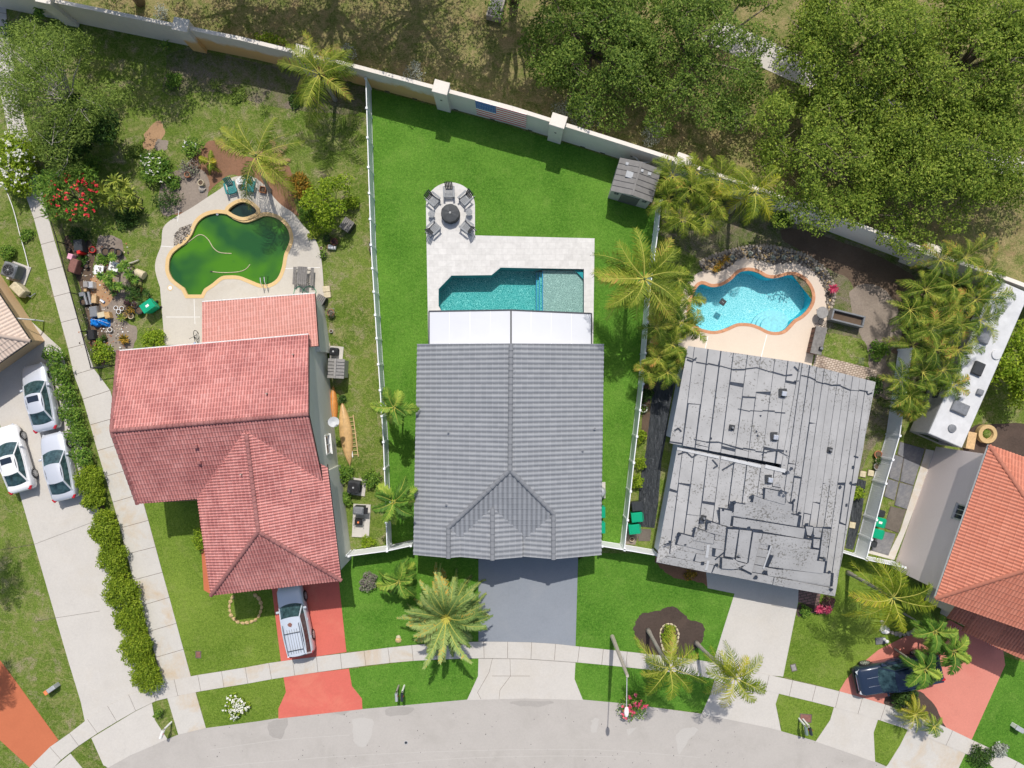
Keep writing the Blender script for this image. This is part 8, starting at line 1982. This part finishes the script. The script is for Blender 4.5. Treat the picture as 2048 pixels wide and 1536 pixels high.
palm(1470,1355,6.0,2.3,15,'leaning front palm, the right and yellower one by the driveway',base=(1392,1285),leafm='coco_bright',seed=107,nl=34,ll=0.6)
palm(788,815,4.2,1.5,10,'small palm beside the left vinyl fence, the upper one',leafm='adonidia',seed=108,nl=34,ll=0.5,lw=0.085,tr=0.08,vshape=0.5,group='small palms by the grey house')
palm(788,1003,4.2,1.65,14,'small palm beside the left vinyl fence, the lower one',leafm='adonidia',seed=109,nl=34,ll=0.5,lw=0.085,tr=0.08,vshape=0.5,group='small palms by the grey house')
palm(798,1163,2.0,1.5,13,'small palm in the front lawn left of the big date palm',leafm='adonidia',seed=110,nl=34,ll=0.5,lw=0.085,tr=0.09,vshape=0.4,group='small palms by the grey house')
palm(893,1234,2.0,3.2,72,'big date palm with stiff feathery fronds at the grey driveway',leafm='phoenix',seed=111,nl=60,lw=0.075,ll=0.40,rise=0.8,droop=0.9,tr=0.32,vshape=0.2,tipdroop=0.05,core=False,rach=0.045)
for i,(x,y,h) in enumerate(((1868,1262,3.6),(1905,1302,3.8),(1848,1338,3.6))):
    palm(x,y,h,1.45,11,('bushy adonidia palm nearest the coconut palm above the pickup','bushy adonidia palm by the porch roof corner','bushy adonidia palm hanging over the pickup bed')[i],leafm='adonidia',seed=112+i,nl=36,ll=0.5,lw=0.085,tr=0.07,vshape=0.5,group='adonidia palms at the salmon driveway')
palm(1828,1428,1.6,1.25,26,'pygmy palm with yellow fronds in the bed by the pavement',leafm='coco_bright',seed=116,nl=30,ll=0.26,lw=0.022,tr=0.08,core=False,group='pygmy palms in the pavement bed')
palm(1866,1452,1.4,0.9,20,'smaller pygmy palm at the lower end of the pavement bed',leafm='adonidia',seed=117,nl=26,ll=0.24,lw=0.022,tr=0.07,core=False,group='pygmy palms in the pavement bed')
palm(420,326,0.7,0.85,8,'young yellow palm in the red mulch left of the spa',leafm='coco_bright',seed=118,nl=20,ll=0.3,lw=0.05,tr=0.07,core=False)
palm(-128,1092,6.0,2.4,16,base=(-70,1075),label='palm beyond the left edge that shades the grass by the long driveway',seed=119,nl=36)
palm(-89,1346,4.0,1.8,14,base=(-70,1320),label='palm beyond the left edge that shades the orange driveway',seed=120,nl=30)
t = thing('dead_frond_pile', 'brown heap of dead palm fronds right of the spa palm', 'frond pile', W(551,330))
rg = random.Random(9)
fronds_obj('fronds', [dict(O=W(551+rg.uniform(-14,14),318+rg.uniform(-14,20),0.25), az=rg.uniform(0,6.28), L=rg.uniform(.8,1.4), rise=0.15, droop=0.3, nl=24, lw=0.03, ll=0.35, rach=0.03, vshape=0.0, tipdroop=0.6) for _ in range(22)], [M_['dead_frond'], M_['dead_frond']], t, t, 5)
C1 = [(1333,608),(1362,645),(1312,655),(1378,598),(1345,690),(1318,715),(1298,742),(1382,655),(1360,560),(1335,745),(1358,720)]
clump_palm(C1[:6],[3.6,3.2,3.4,3.0,3.0,2.9],1.35,'dense areca clump between the right vinyl fence and the turquoise pool, upper part',seed=130,nf=10)
clump_palm(C1[6:],[2.6,3.0,3.2,2.8,2.8],1.2,'dense areca clump between the right vinyl fence and torn roof, lower part',seed=131,nf=10)
C2 = [(1345,352),(1382,378),(1338,400),(1422,398),(1365,440),(1440,358),(1408,432),(1395,345)]
clump_palm(C2[:4],[4.0,4.2,3.6,4.0],1.6,'shaggy palm clump right beside the grey shed',seed=132,leafm='coco',nf=9,ll=0.5)
clump_palm(C2[4:],[3.4,4.2,3.6,4.0],1.6,'shaggy palm clump between the shed palms and the bright yellow palm',seed=133,leafm='coco',nf=9,ll=0.5)
C3 = [(1880,520),(1930,515),(1975,545),(1850,580),(1905,570),(1950,600),(1985,590),(1820,620),(1870,640),(1920,650),(1960,640),(1825,690),(1870,700),(1915,700),(1800,760),(1845,745),(1885,740),(1905,770),(1820,790),(1860,660),(1900,610)]
clump_palm(C3[:7],[3.8,4.0,3.6,3.6,4.0,3.8,3.4],1.75,'areca palms at the top of the dense row beside the wall',seed=134,nf=10,group='dense palm row by the motorhome')
clump_palm(C3[7:14],[3.4,3.8,4.0,3.8,3.4,3.6,3.6],1.75,'areca palms in the middle of the dense row by the motorhome',seed=135,nf=10,group='dense palm row by the motorhome')
clump_palm(C3[14:],[3.0,3.4,3.4,3.4,3.0,4.0,4.0],1.6,'areca palms at the lower end of the dense row by the fence',seed=136,nf=10,group='dense palm row by the motorhome')
clump_palm([(1822,822),(1812,800)],[2.6,2.8],1.1,'short orange tipped areca palm at the tail of the palm row',seed=137,nf=11)
